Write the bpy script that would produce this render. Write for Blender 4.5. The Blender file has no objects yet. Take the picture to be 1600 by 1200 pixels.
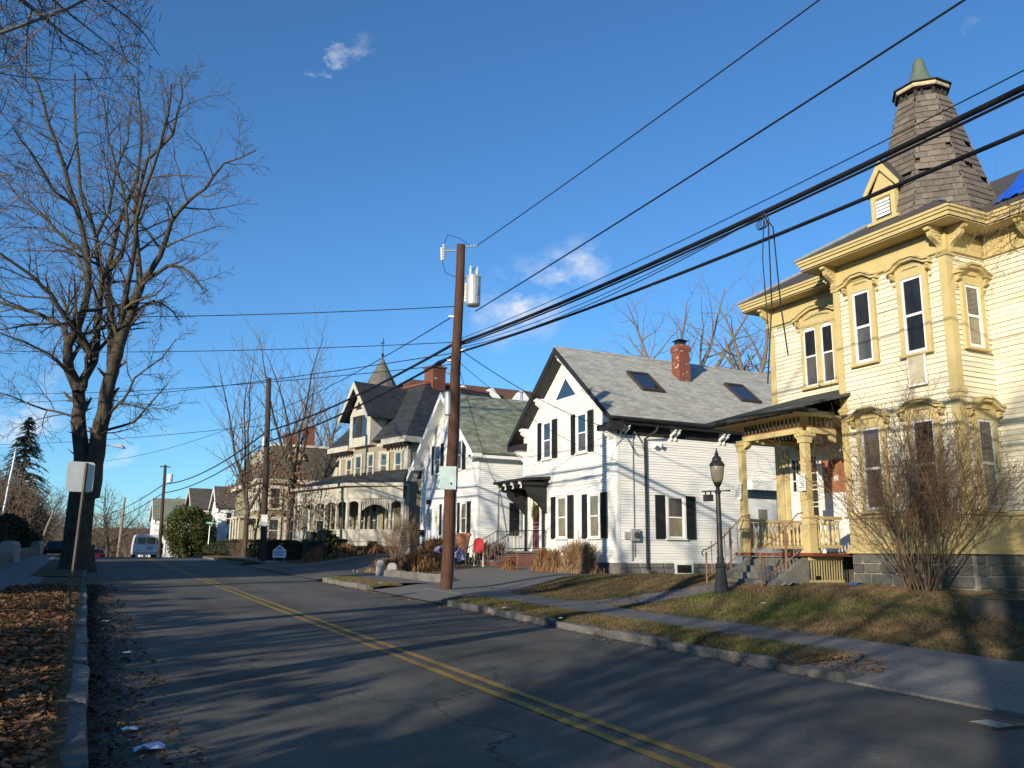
import bpy, math, random
import numpy as np
from mathutils import Vector, Matrix
R = math.radians
scene = bpy.context.scene
col = scene.collection
random.seed(7)

# ---------------------------------------------------------------- camera
def cam_axes(yaw, pitch, roll):
    y, p, r = R(yaw), R(pitch), R(roll)
    fw = Vector((math.sin(y)*math.cos(p), math.cos(y)*math.cos(p), math.sin(p)))
    rt = Vector((math.cos(y), -math.sin(y), 0))
    up = rt.cross(fw)
    return rt*math.cos(r)+up*math.sin(r), -rt*math.sin(r)+up*math.cos(r), fw
rt, up, fw = cam_axes(26.1, 11.3, 0.58)
cd = bpy.data.cameras.new('camera')
cam = bpy.data.objects.new('camera', cd); col.objects.link(cam)
cam.matrix_world = Matrix(((rt.x, up.x, -fw.x, 0), (rt.y, up.y, -fw.y, 0), (rt.z, up.z, -fw.z, 1.5), (0, 0, 0, 1)))
cd.sensor_width = 36; cd.lens = 36*1330/1600; cd.clip_start = .05; cd.clip_end = 3000
scene.camera = cam

# ---------------------------------------------------------------- sky, sun, exposure
SUN_EL, SUN_DX, SUN_DY = 14.5, .84, .545
world = bpy.data.worlds.new('World'); scene.world = world; world.use_nodes = True
nt = world.node_tree; nt.nodes.clear()
wo = nt.nodes.new('ShaderNodeOutputWorld'); bg = nt.nodes.new('ShaderNodeBackground')
sky = nt.nodes.new('ShaderNodeTexSky'); sky.sky_type = 'NISHITA'; sky.sun_disc = False
sky.sun_elevation = R(SUN_EL); sky.sun_rotation = math.atan2(-SUN_DX, -SUN_DY)
sky.altitude = 50; sky.air_density = .95; sky.dust_density = .15; sky.ozone_density = 4.0
bg.inputs['Strength'].default_value = .115
# a few small clouds, placed by direction in the sky
tc = nt.nodes.new('ShaderNodeTexCoord')
def N(t, **k):
    n = nt.nodes.new(t)
    for a, b in k.items(): setattr(n, a, b)
    return n
def math_(op, a, b=None):
    n = N('ShaderNodeMath', operation=op)
    for i, v in enumerate((a, b)):
        if v is None: continue
        if isinstance(v, (int, float)): n.inputs[i].default_value = v
        else: nt.links.new(v, n.inputs[i])
    return n.outputs[0]
nz = N('ShaderNodeTexNoise'); nz.inputs['Scale'].default_value = 12; nz.inputs['Detail'].default_value = 7; nz.inputs['Roughness'].default_value = .62
mp = N('ShaderNodeMapping'); mp.inputs['Scale'].default_value = (1, 1, 1.7)
nt.links.new(tc.outputs['Generated'], mp.inputs[0]); nt.links.new(mp.outputs[0], nz.inputs[0])
total = None
for az, el, rad, lo in ((27.0, 16.9, 3.2, .40), (25.4, 15.6, 2.4, .42), (31.0, 19.4, 2.0, .41), (29.4, 18.6, 2.2, .42), (12.8, 31.0, 3.4, .60), (12.6, 28, 2.6, .64), (58.0, 30.0, 1.6, .56), (-4.0, 8.0, 4.0, .50), (1, 6.8, 4, .5)):
    d = Vector((math.sin(R(az))*math.cos(R(el)), math.cos(R(az))*math.cos(R(el)), math.sin(R(el))))
    vm = N('ShaderNodeVectorMath', operation='DISTANCE'); vm.inputs[1].default_value = d
    nrm = N('ShaderNodeVectorMath', operation='NORMALIZE'); nt.links.new(tc.outputs['Generated'], nrm.inputs[0]); nt.links.new(nrm.outputs[0], vm.inputs[0])
    f = math_('SUBTRACT', 1, math_('DIVIDE', vm.outputs['Value'], R(rad)))
    n2 = N('ShaderNodeMath', operation='SUBTRACT'); nt.links.new(nz.outputs[0], n2.inputs[0]); n2.inputs[1].default_value = lo
    n3 = math_('MULTIPLY', n2.outputs[0], 5.0); c_ = N('ShaderNodeClamp'); nt.links.new(n3, c_.inputs[0])
    c2 = N('ShaderNodeClamp'); nt.links.new(f, c2.inputs[0])
    m = math_('MULTIPLY', c_.outputs[0], math_('MULTIPLY', c2.outputs[0], .95))
    total = m if total is None else math_('MAXIMUM', total, m)
mix = N('ShaderNodeMixRGB'); mix.inputs[2].default_value = (6.2, 6.1, 6.0, 1)
gain = N('ShaderNodeMixRGB'); gain.blend_type = 'MULTIPLY'; gain.inputs[0].default_value = 1; gain.inputs[2].default_value = (.665, .975, 1.15, 1)
nt.links.new(sky.outputs[0], gain.inputs[1])
nt.links.new(total, mix.inputs[0]); nt.links.new(gain.outputs[0], mix.inputs[1])
nt.links.new(mix.outputs[0], bg.inputs[0]); nt.links.new(bg.outputs[0], wo.inputs[0])

sd = bpy.data.lights.new('sun', 'SUN'); sd.energy = 4.5; sd.angle = R(.55); sd.color = (1.0, .885, .70)
sun = bpy.data.objects.new('sun', sd); col.objects.link(sun)
h_ = math.hypot(SUN_DX, SUN_DY)
sun.rotation_euler = Vector((SUN_DX/h_*math.cos(R(SUN_EL)), SUN_DY/h_*math.cos(R(SUN_EL)), -math.sin(R(SUN_EL)))).to_track_quat('-Z', 'Y').to_euler()
sun.location = (-30, -20, 30)
scene.view_settings.view_transform = 'Standard'; scene.view_settings.look = 'None'
scene.view_settings.exposure = 0.5; scene.view_settings.gamma = 1; scene.view_settings.use_curve_mapping = False

# ---------------------------------------------------------------- materials
def mat(name, c, rough=.8, c2=None, scale=6.0, detail=5, bump=0.0, bscale=None, spec=.3, metal=0, rand=0.0, stretch=(1,1,1), thr=(.35,.65), c3=None, scale3=1.0, thr3=(.5,.7), coat=0):
    m = bpy.data.materials.new(name); m.use_nodes = True
    t = m.node_tree; b = t.nodes['Principled BSDF']; L = t.links.new
    b.inputs['Roughness'].default_value = rough; b.inputs['Specular IOR Level'].default_value = spec; b.inputs['Metallic'].default_value = metal
    c = tuple(c)+(1,); out = None
    if c2 is not None or bump or c3 is not None:
        g = t.nodes.new('ShaderNodeNewGeometry'); mpn = t.nodes.new('ShaderNodeMapping'); mpn.inputs['Scale'].default_value = stretch
        L(g.outputs['Position'], mpn.inputs[0])
    if c2 is not None:
        n = t.nodes.new('ShaderNodeTexNoise'); n.inputs['Scale'].default_value = scale; n.inputs['Detail'].default_value = detail; n.inputs['Roughness'].default_value = .65
        L(mpn.outputs[0], n.inputs[0])
        r = t.nodes.new('ShaderNodeValToRGB'); r.color_ramp.elements[0].position = thr[0]; r.color_ramp.elements[1].position = thr[1]
        r.color_ramp.elements[0].color = c; r.color_ramp.elements[1].color = tuple(c2)+(1,)
        L(n.outputs[0], r.inputs[0]); out = r.outputs[0]
    if c3 is not None:
        n = t.nodes.new('ShaderNodeTexNoise'); n.inputs['Scale'].default_value = scale3; n.inputs['Detail'].default_value = 6; n.inputs['Roughness'].default_value = .6
        L(mpn.outputs[0], n.inputs[0])
        r = t.nodes.new('ShaderNodeValToRGB'); r.color_ramp.elements[0].position = thr3[0]; r.color_ramp.elements[1].position = thr3[1]
        L(n.outputs[0], r.inputs[0])
        x = t.nodes.new('ShaderNodeMixRGB'); L(r.outputs[0], x.inputs[0]); x.inputs[1].default_value = c; x.inputs[2].default_value = tuple(c3)+(1,)
        if out: L(out, x.inputs[1])
        out = x.outputs[0]
    if rand:
        oi = t.nodes.new('ShaderNodeObjectInfo'); mr = t.nodes.new('ShaderNodeMapRange'); mr.inputs[3].default_value = 1-rand; mr.inputs[4].default_value = 1+rand
        L(oi.outputs['Random'], mr.inputs[0])
        x = t.nodes.new('ShaderNodeMixRGB'); x.blend_type = 'MULTIPLY'; x.inputs[0].default_value = 1; x.inputs[1].default_value = c
        if out: L(out, x.inputs[1])
        cb = t.nodes.new('ShaderNodeCombineColor'); [L(mr.outputs[0], cb.inputs[i]) for i in range(3)]; L(cb.outputs[0], x.inputs[2]); out = x.outputs[0]
    if out: L(out, b.inputs['Base Color'])
    else: b.inputs['Base Color'].default_value = c
    if bump:
        n = t.nodes.new('ShaderNodeTexNoise'); n.inputs['Scale'].default_value = bscale or scale*3; n.inputs['Detail'].default_value = 6; L(mpn.outputs[0], n.inputs[0])
        bp = t.nodes.new('ShaderNodeBump'); bp.inputs['Strength'].default_value = bump; bp.inputs['Distance'].default_value = .02
        L(n.outputs[0], bp.inputs['Height']); L(bp.outputs[0], b.inputs['Normal'])
    return m

def shingle(name, c, c2, uaxis='X', w=.3, h=.13, zmul=1.3, spread=.5, rough=.9, blot=None, blot_thr=(.45,.7)):
    m = bpy.data.materials.new(name); m.use_nodes = True; t = m.node_tree; b = t.nodes['Principled BSDF']; L = t.links.new
    b.inputs['Roughness'].default_value = rough; b.inputs['Specular IOR Level'].default_value = .2
    g = t.nodes.new('ShaderNodeTexCoord'); s = t.nodes.new('ShaderNodeSeparateXYZ'); L(g.outputs['Object'], s.inputs[0])
    cb = t.nodes.new('ShaderNodeCombineXYZ'); L(s.outputs[uaxis], cb.inputs[0])
    mm = t.nodes.new('ShaderNodeMath'); mm.operation = 'MULTIPLY'; mm.inputs[1].default_value = zmul; L(s.outputs['Z'], mm.inputs[0]); L(mm.outputs[0], cb.inputs[1])
    br = t.nodes.new('ShaderNodeTexBrick'); br.inputs['Scale'].default_value = 1; br.inputs['Brick Width'].default_value = w; br.inputs['Row Height'].default_value = h
    br.inputs['Mortar Size'].default_value = .006; br.inputs['Mortar Smooth'].default_value = .3; br.inputs['Bias'].default_value = 0
    br.inputs['Color1'].default_value = tuple(c)+(1,); br.inputs['Color2'].default_value = tuple(c2)+(1,); br.inputs['Mortar'].default_value = tuple(x*.55 for x in c)+(1,)
    L(cb.outputs[0], br.inputs[0])
    n = t.nodes.new('ShaderNodeTexNoise'); n.inputs['Scale'].default_value = 1.6; n.inputs['Detail'].default_value = 7; n.inputs['Roughness'].default_value = .7
    L(g.outputs['Object'], n.inputs[0])
    r = t.nodes.new('ShaderNodeMapRange'); r.inputs[1].default_value = .25; r.inputs[2].default_value = .75; r.inputs[3].default_value = 1-spread*.5; r.inputs[4].default_value = 1+spread*.5; L(n.outputs[0], r.inputs[0])
    x = t.nodes.new('ShaderNodeVectorMath'); x.operation = 'SCALE'; L(br.outputs[0], x.inputs[0]); L(r.outputs[0], x.inputs['Scale'])
    out = x.outputs[0]
    if blot:
        n2 = t.nodes.new('ShaderNodeTexNoise'); n2.inputs['Scale'].default_value = 3.5; n2.inputs['Detail'].default_value = 8; n2.inputs['Roughness'].default_value = .75
        mp2 = t.nodes.new('ShaderNodeMapping'); mp2.inputs['Scale'].default_value = (.5, .5, 1.6); L(g.outputs['Object'], mp2.inputs[0]); L(mp2.outputs[0], n2.inputs[0])
        rr = t.nodes.new('ShaderNodeValToRGB'); rr.color_ramp.elements[0].position, rr.color_ramp.elements[1].position = blot_thr; L(n2.outputs[0], rr.inputs[0])
        mx = t.nodes.new('ShaderNodeMixRGB'); L(rr.outputs[0], mx.inputs[0]); L(out, mx.inputs[1]); mx.inputs[2].default_value = tuple(blot)+(1,); out = mx.outputs[0]
    L(out, b.inputs['Base Color'])
    bp = t.nodes.new('ShaderNodeBump'); bp.inputs['Strength'].default_value = .5; bp.inputs['Distance'].default_value = .02; L(br.outputs['Fac'], bp.inputs['Height']); bp.invert = True
    L(bp.outputs[0], b.inputs['Normal'])
    return m

def glass(name, c, ior=1.9, rough=.04, c2=None, wob=.02):
    m = mat(name, c, rough, c2=c2, scale=3.0, stretch=(1,1,.35), spec=.5)
    b = m.node_tree.nodes['Principled BSDF']; b.inputs['IOR'].default_value = ior
    t = m.node_tree; g = t.nodes.new('ShaderNodeNewGeometry'); n = t.nodes.new('ShaderNodeTexNoise'); n.inputs['Scale'].default_value = 2.2
    t.links.new(g.outputs['Position'], n.inputs[0]); bp = t.nodes.new('ShaderNodeBump'); bp.inputs['Strength'].default_value = .25; bp.inputs['Distance'].default_value = wob
    t.links.new(n.outputs[0], bp.inputs['Height']); t.links.new(bp.outputs[0], b.inputs['Normal'])
    return m

M = {}
M['asphalt'] = mat('asphalt', (.105,.099,.085), .95, (.165,.157,.135), 38, 4, .8, 60, .2, c3=(.062,.059,.053), scale3=.28, thr3=(.44,.72))
def cracks(m, scale, col_, width=.012):
    t = m.node_tree; b = t.nodes['Principled BSDF']; L = t.links.new; src = b.inputs['Base Color'].links[0].from_socket
    g = t.nodes.new('ShaderNodeNewGeometry'); n = t.nodes.new('ShaderNodeTexNoise'); n.inputs['Scale'].default_value = 1.3; n.inputs['Detail'].default_value = 6; L(g.outputs['Position'], n.inputs[0])
    vm = t.nodes.new('ShaderNodeVectorMath'); vm.operation = 'MULTIPLY_ADD'; L(n.outputs['Color'], vm.inputs[0]); vm.inputs[1].default_value = (1.1, 1.1, 0); L(g.outputs['Position'], vm.inputs[2])
    mp = t.nodes.new('ShaderNodeMapping'); mp.inputs['Scale'].default_value = (1, .55, 0); L(vm.outputs[0], mp.inputs[0])
    v = t.nodes.new('ShaderNodeTexVoronoi'); v.feature = 'DISTANCE_TO_EDGE'; v.inputs['Scale'].default_value = scale; L(mp.outputs[0], v.inputs[0])
    r = t.nodes.new('ShaderNodeMapRange'); r.inputs[1].default_value = width*.4; r.inputs[2].default_value = width; r.inputs[3].default_value = 1; r.inputs[4].default_value = 0; L(v.outputs[0], r.inputs[0])
    n2 = t.nodes.new('ShaderNodeTexNoise'); n2.inputs['Scale'].default_value = .5; L(g.outputs['Position'], n2.inputs[0])
    r2 = t.nodes.new('ShaderNodeMapRange'); r2.inputs[1].default_value = .5; r2.inputs[2].default_value = .62; L(n2.outputs[0], r2.inputs[0])
    mu = t.nodes.new('ShaderNodeMath'); mu.operation = 'MULTIPLY'; L(r.outputs[0], mu.inputs[0]); L(r2.outputs[0], mu.inputs[1])
    x = t.nodes.new('ShaderNodeMixRGB'); L(mu.outputs[0], x.inputs[0]); L(src, x.inputs[1]); x.inputs[2].default_value = tuple(col_)+(1,); L(x.outputs[0], b.inputs['Base Color'])
cracks(M['asphalt'], .30, (.05,.047,.042), .007)
def tracks(m, lo=.8, hi=1.16):
    t = m.node_tree; b = t.nodes['Principled BSDF']; L = t.links.new; src = b.inputs['Base Color'].links[0].from_socket
    g = t.nodes.new('ShaderNodeNewGeometry'); mp = t.nodes.new('ShaderNodeMapping'); mp.inputs['Scale'].default_value = (1.1, .07, 1); L(g.outputs['Position'], mp.inputs[0])
    n = t.nodes.new('ShaderNodeTexNoise'); n.inputs['Scale'].default_value = 1; n.inputs['Detail'].default_value = 8; n.inputs['Roughness'].default_value = .6; L(mp.outputs[0], n.inputs[0])
    r = t.nodes.new('ShaderNodeMapRange'); r.inputs[1].default_value = .3; r.inputs[2].default_value = .7; r.inputs[3].default_value = lo; r.inputs[4].default_value = hi; L(n.outputs[0], r.inputs[0])
    x = t.nodes.new('ShaderNodeVectorMath'); x.operation = 'SCALE'; L(src, x.inputs[0]); L(r.outputs[0], x.inputs['Scale']); L(x.outputs[0], b.inputs['Base Color'])
tracks(M['asphalt'])
M['asphalt_old'] = mat('asphalt_old', (.13,.125,.112), .95, (.21,.20,.178), 24, 8, .5, 50, .2)
M['walk'] = mat('walk', (.135,.13,.12), .95, (.225,.215,.195), 22, 6, .5, 40, .2, c3=(.11,.105,.095), scale3=.5)
cracks(M['walk'], .8, (.06,.055,.045), .01)
M['yellow_line'] = mat('yellow_line', (.34,.225,.035), .9, (.13,.105,.06), 16, 8, thr=(.42,.68))
M['granite'] = mat('granite', (.125,.12,.108), .9, (.185,.175,.16), 14, 7, .7, 18, .3, rand=.14, c3=(.08,.078,.06), scale3=1.8)
M['granite_pale'] = mat('granite_pale', (.28,.28,.26), .9, (.36,.35,.33), 20, 7, .5, 20, .3, rand=.1)
M['soil'] = mat('soil', (.075,.056,.034), 1, (.125,.09,.05), 3.0, 8, .8, 16, .1, c3=(.075,.085,.025), scale3=.55, thr3=(.52,.66))
M['lawn'] = mat('lawn', (.13,.094,.05), 1, (.085,.06,.032), 2.6, 8, .8, 22, .1, c3=(.085,.105,.026), scale3=.42, thr3=(.47,.68))
M['terrain'] = mat('terrain', (.08,.062,.036), 1, (.12,.085,.05), .3, 8, .4, 2, .1)
M['stone'] = mat('foundation_stone', (.088,.088,.082), .9, (.14,.135,.12), 9, 7, .8, 14, .3, rand=.28, c3=(.16,.13,.08), scale3=3, thr3=(.6,.8))
M['mortar'] = mat('mortar', (.36,.32,.245), 1, (.25,.22,.17), 8, 6, .5, 30)
M['concrete'] = mat('concrete', (.2,.19,.165), .95, (.13,.125,.11), 5, 7, .4, 30, c3=(.08,.08,.07), scale3=1.3)
M['cream'] = mat('cream_clapboard', (.74,.69,.535), .75, (.68,.62,.46), 2.0, 8, .15, 40, .25, rand=.07, stretch=(.7,.7,5), c3=(.55,.49,.355), scale3=1.2, thr3=(.54,.8))
M['ochre'] = mat('ochre_trim', (.565,.455,.215), .75, (.50,.39,.17), 3, 8, .15, 40, .3, c3=(.50,.43,.29), scale3=7, thr3=(.58,.76))
M['ochre_worn'] = mat('ochre_worn', (.52,.42,.205), .8, (.44,.37,.23), 7, 8, .3, 30, .3, thr=(.5,.75), c3=(.25,.19,.10), scale3=14, thr3=(.62,.76))
M['porch_green'] = mat('porch_green', (.055,.075,.04), .8, (.09,.1,.05), 6)
M['porch_red'] = mat('porch_red', (.2,.055,.03), .8, (.13,.04,.025), 6)
M['white'] = mat('white_paint', (.82,.81,.775), .6, (.75,.74,.70), 2.0, 7, .06, 30, .35, stretch=(.45,.45,5.5), c3=(.66,.65,.605), scale3=1.5, thr3=(.5,.82))
M['white_trim'] = mat('white_trim', (.84,.83,.80), .5, (.78,.77,.74), 4, 5)
M['white_peel'] = mat('white_peel', (.66,.65,.62), .8, (.3,.28,.25), 30, 8, .3, 40, thr=(.5,.7))
M['black'] = mat('black_paint', (.016,.016,.017), .55, (.03,.03,.03), 5, 5)
M['iron'] = mat('black_iron', (.014,.015,.015), .45, (.03,.03,.028), 9, 6, .1, 40, .5)
M['rust'] = mat('rusty_iron', (.20,.085,.05), .85, (.30,.19,.125), 20, 7, .3, 60)
M['slate'] = mat('slate', (.125,.103,.082), .75, (.17,.14,.112), 9, 7, .4, 25, .35, rand=.26)
M['slate_dark'] = mat('slate_dark', (.06,.055,.052), .8, (.085,.078,.072), 6, 7, .3, 25, .3)
M['dark_wood'] = mat('dark_wood', (.022,.019,.016), .9, (.045,.035,.028), 8)
M['copper'] = mat('verdigris', (.085,.12,.09), .75, (.125,.15,.11), 8, 6, .1, 20, .4)
M['tar'] = mat('tar_roof', (.05,.05,.05), .85, (.085,.08,.075), 3, 7, .3, 20)
M['porch_roof'] = shingle('porch_roof', (.055,.062,.058), (.085,.09,.082), 'Y', .35, .14)
M['roof_h1'] = shingle('grey_shingle', (.30,.29,.255), (.44,.43,.375), 'X', .32, .13, 1.3, .4, blot=(.47,.46,.40), blot_thr=(.5,.8))
M['roof_h2'] = shingle('green_shingle', (.12,.145,.10), (.19,.205,.145), 'X', .4, .16, 1.3, .6, blot=(.33,.33,.25), blot_thr=(.44,.66))
M['roof_vic'] = shingle('dark_slate_roof', (.028,.032,.037), (.05,.054,.056), 'X', .3, .16, 1.2, .6, .6)
M['roof_man'] = shingle('brown_slate_roof', (.085,.075,.06), (.12,.105,.085), 'X', .3, .16, 1.1, .5)
M['roof_far'] = shingle('far_roof', (.11,.11,.10), (.15,.15,.135), 'Y', .4, .2)
M['brick'] = mat('brick', (.25,.085,.055), .9, (.18,.062,.042), 7, 6, .4, 30, rand=.1, c3=(.62,.57,.52), scale3=5, thr3=(.6,.66))
M['brick_red'] = mat('brick_red', (.215,.08,.055), .9, (.145,.055,.04), 6, 6, .3, 20, rand=.12)
M['brick_mortar'] = mat('brick_mortar', (.36,.31,.27), 1)
M['tan'] = mat('tan_clapboard', (.30,.26,.18), .8, (.245,.21,.145), 3, 6, .1, 20, stretch=(1,1,5))
M['vic_trim'] = mat('cream_grey_trim', (.52,.485,.395), .7, (.42,.395,.325), 4, 6, c3=(.36,.35,.31), scale3=2)
M['olive'] = mat('olive_wall', (.225,.20,.125), .85, (.28,.25,.155), 3, 6)
M['olive_trim'] = mat('pale_trim', (.60,.56,.45), .7, (.5,.47,.38), 4)
M['brown_wall'] = mat('brown_wall', (.18,.115,.065), .85, (.23,.15,.09), 5)
M['glass_dark'] = glass('window_glass_dark', (.012,.012,.012), 1.5, c2=(.03,.026,.02))
M['glass_sky'] = glass('window_glass', (.02,.025,.03), 2.6)
M['glass_curtain'] = glass('curtained_window', (.27,.235,.16), 1.6, c2=(.15,.13,.095))
M['glass_grey'] = glass('grey_window', (.055,.05,.045), 1.8, c2=(.11,.10,.085))
M['glass_porch'] = glass('porch_glass', (.02,.018,.014), 1.6, c2=(.05,.042,.03))
M['door_red'] = mat('dark_red_door', (.115,.014,.02), .5, (.09,.012,.018), 4)
M['door_blue'] = mat('blue_door', (.13,.19,.30), .5)
M['pole'] = mat('pole_wood', (.105,.05,.033), .9, (.055,.028,.02), 5, 8, .5, 16, .25, stretch=(6,6,.35))
M['pole_dark'] = mat('old_pole_wood', (.05,.036,.03), .9, (.075,.05,.038), 5, 8, .4, 16, .2, stretch=(6,6,.35))
M['wire'] = mat('cable_black', (.012,.012,.014), .6)
M['grey_metal'] = mat('grey_metal', (.42,.44,.43), .5, (.36,.38,.38), 6, 5, 0, None, .5, .3)
M['galv'] = mat('galvanised', (.36,.38,.39), .45, (.45,.47,.47), 8, 5, 0, None, .5, .5)
M['sign_back'] = mat('sign_back', (.62,.63,.62), .45, (.52,.53,.53), 3, 5, 0, None, .5, .25)
M['steel_dark'] = mat('sign_post', (.065,.06,.05), .6, (.10,.09,.07), 9, 5, 0, None, .5, .5)
M['pale_sign'] = mat('pale_sign', (.42,.52,.50), .6, (.36,.45,.44), 6)
M['paper'] = mat('paper', (.78,.77,.74), .8)
M['ink'] = mat('ink', (.16,.15,.16), .9)
M['lamp_glass'] = mat('frosted_globe', (.27,.235,.165), .2, (.21,.18,.125), 6, 5, 0, None, .5)
M['red'] = mat('red_panel', (.42,.022,.028), .45, (.36,.02,.025), 5)
M['terracotta'] = mat('terracotta', (.46,.20,.105), .8, (.38,.16,.085), 4)
M['purple'] = mat('purple_wrap', (.30,.28,.52), .6, (.42,.40,.62), 8)
M['van_white'] = mat('van_white', (.72,.73,.74), .3, None, spec=.5)
M['car_dark'] = mat('car_dark', (.02,.024,.03), .25, None, spec=.5)
M['car_red'] = mat('car_red', (.25,.02,.03), .3, None, spec=.5)
M['car_blue'] = mat('car_blue', (.04,.06,.12), .3, None, spec=.5)
M['rubber'] = mat('rubber', (.015,.015,.015), .8)
M['tail_red'] = mat('tail_red', (.45,.02,.02), .3, spec=.5)
M['bark'] = mat('bark', (.05,.042,.033), .95, (.098,.083,.064), 8, 8, .9, 14, .15, stretch=(1,1,.25), c3=(.125,.12,.095), scale3=1.2, thr3=(.58,.74))
M['bark_dark'] = mat('bark_dark', (.05,.042,.034), .95, (.085,.07,.055), 8, 8, .8, 14, .15, stretch=(1,1,.25))
M['twig'] = mat('twig', (.12,.095,.07), .9, (.17,.135,.10), 1.5)
M['twig_dark'] = mat('twig_dark', (.075,.06,.045), .9, (.11,.088,.065), 1.5)
M['twig_pale'] = mat('twig_pale', (.19,.155,.115), .9, (.15,.12,.09), 1.5)
M['twig_red'] = mat('twig_red', (.135,.08,.052), .9, (.20,.125,.075), 2.5, rand=.1)
M['cane'] = mat('cane', (.21,.14,.08), .9, (.13,.085,.05), 3.5)
M['brown_leaf'] = mat('brown_leaf', (.17,.085,.042), .85, (.24,.13,.06), 4)
M['litter'] = mat('leaf_litter', (.135,.065,.034), .9, (.26,.14,.068), 9, 5, thr=(.3,.7))
M['gutter_leaf'] = mat('gutter_leaf', (.055,.036,.022), .95, (.10,.06,.034), 8)
M['blade'] = mat('grass_blade', (.17,.122,.062), 1, (.115,.08,.042), 2.6, 6, c3=(.09,.115,.028), scale3=.42, thr3=(.47,.68))
M['dry_grass'] = mat('dry_grass', (.36,.24,.145), .95, (.26,.155,.085), 3)
M['rusty_grass'] = mat('rusty_plant', (.21,.105,.05), .95, (.27,.16,.08), 3)
M['yew'] = mat('evergreen_leaf', (.05,.066,.018), .9, (.095,.105,.03), 1.2, 5)
M['spruce'] = mat('spruce_needle', (.022,.04,.026), .9, (.04,.06,.035), 1.2)
M['hedge'] = mat('hedge_leaf', (.02,.03,.014), .9, (.035,.045,.018), 2)
M['far_brush'] = mat('brush', (.10,.07,.045), 1, (.15,.105,.07), .2)
M['tarp'] = mat('blue_tarp', (.012,.09,.55), .45, (.02,.12,.62), 3, 5, .3, 6)
M['wreath'] = mat('wreath_green', (.03,.07,.015), .9, (.06,.11,.02), 20)
M['lead'] = mat('lead_flashing', (.20,.21,.215), .6, (.26,.27,.27), 5)
M['plate_text'] = M['ink']
M['green_sign'] = mat('green_sign', (.02,.28,.18), .5)
M['ins'] = mat('porcelain', (.55,.54,.50), .3, None, spec=.5)

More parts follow.
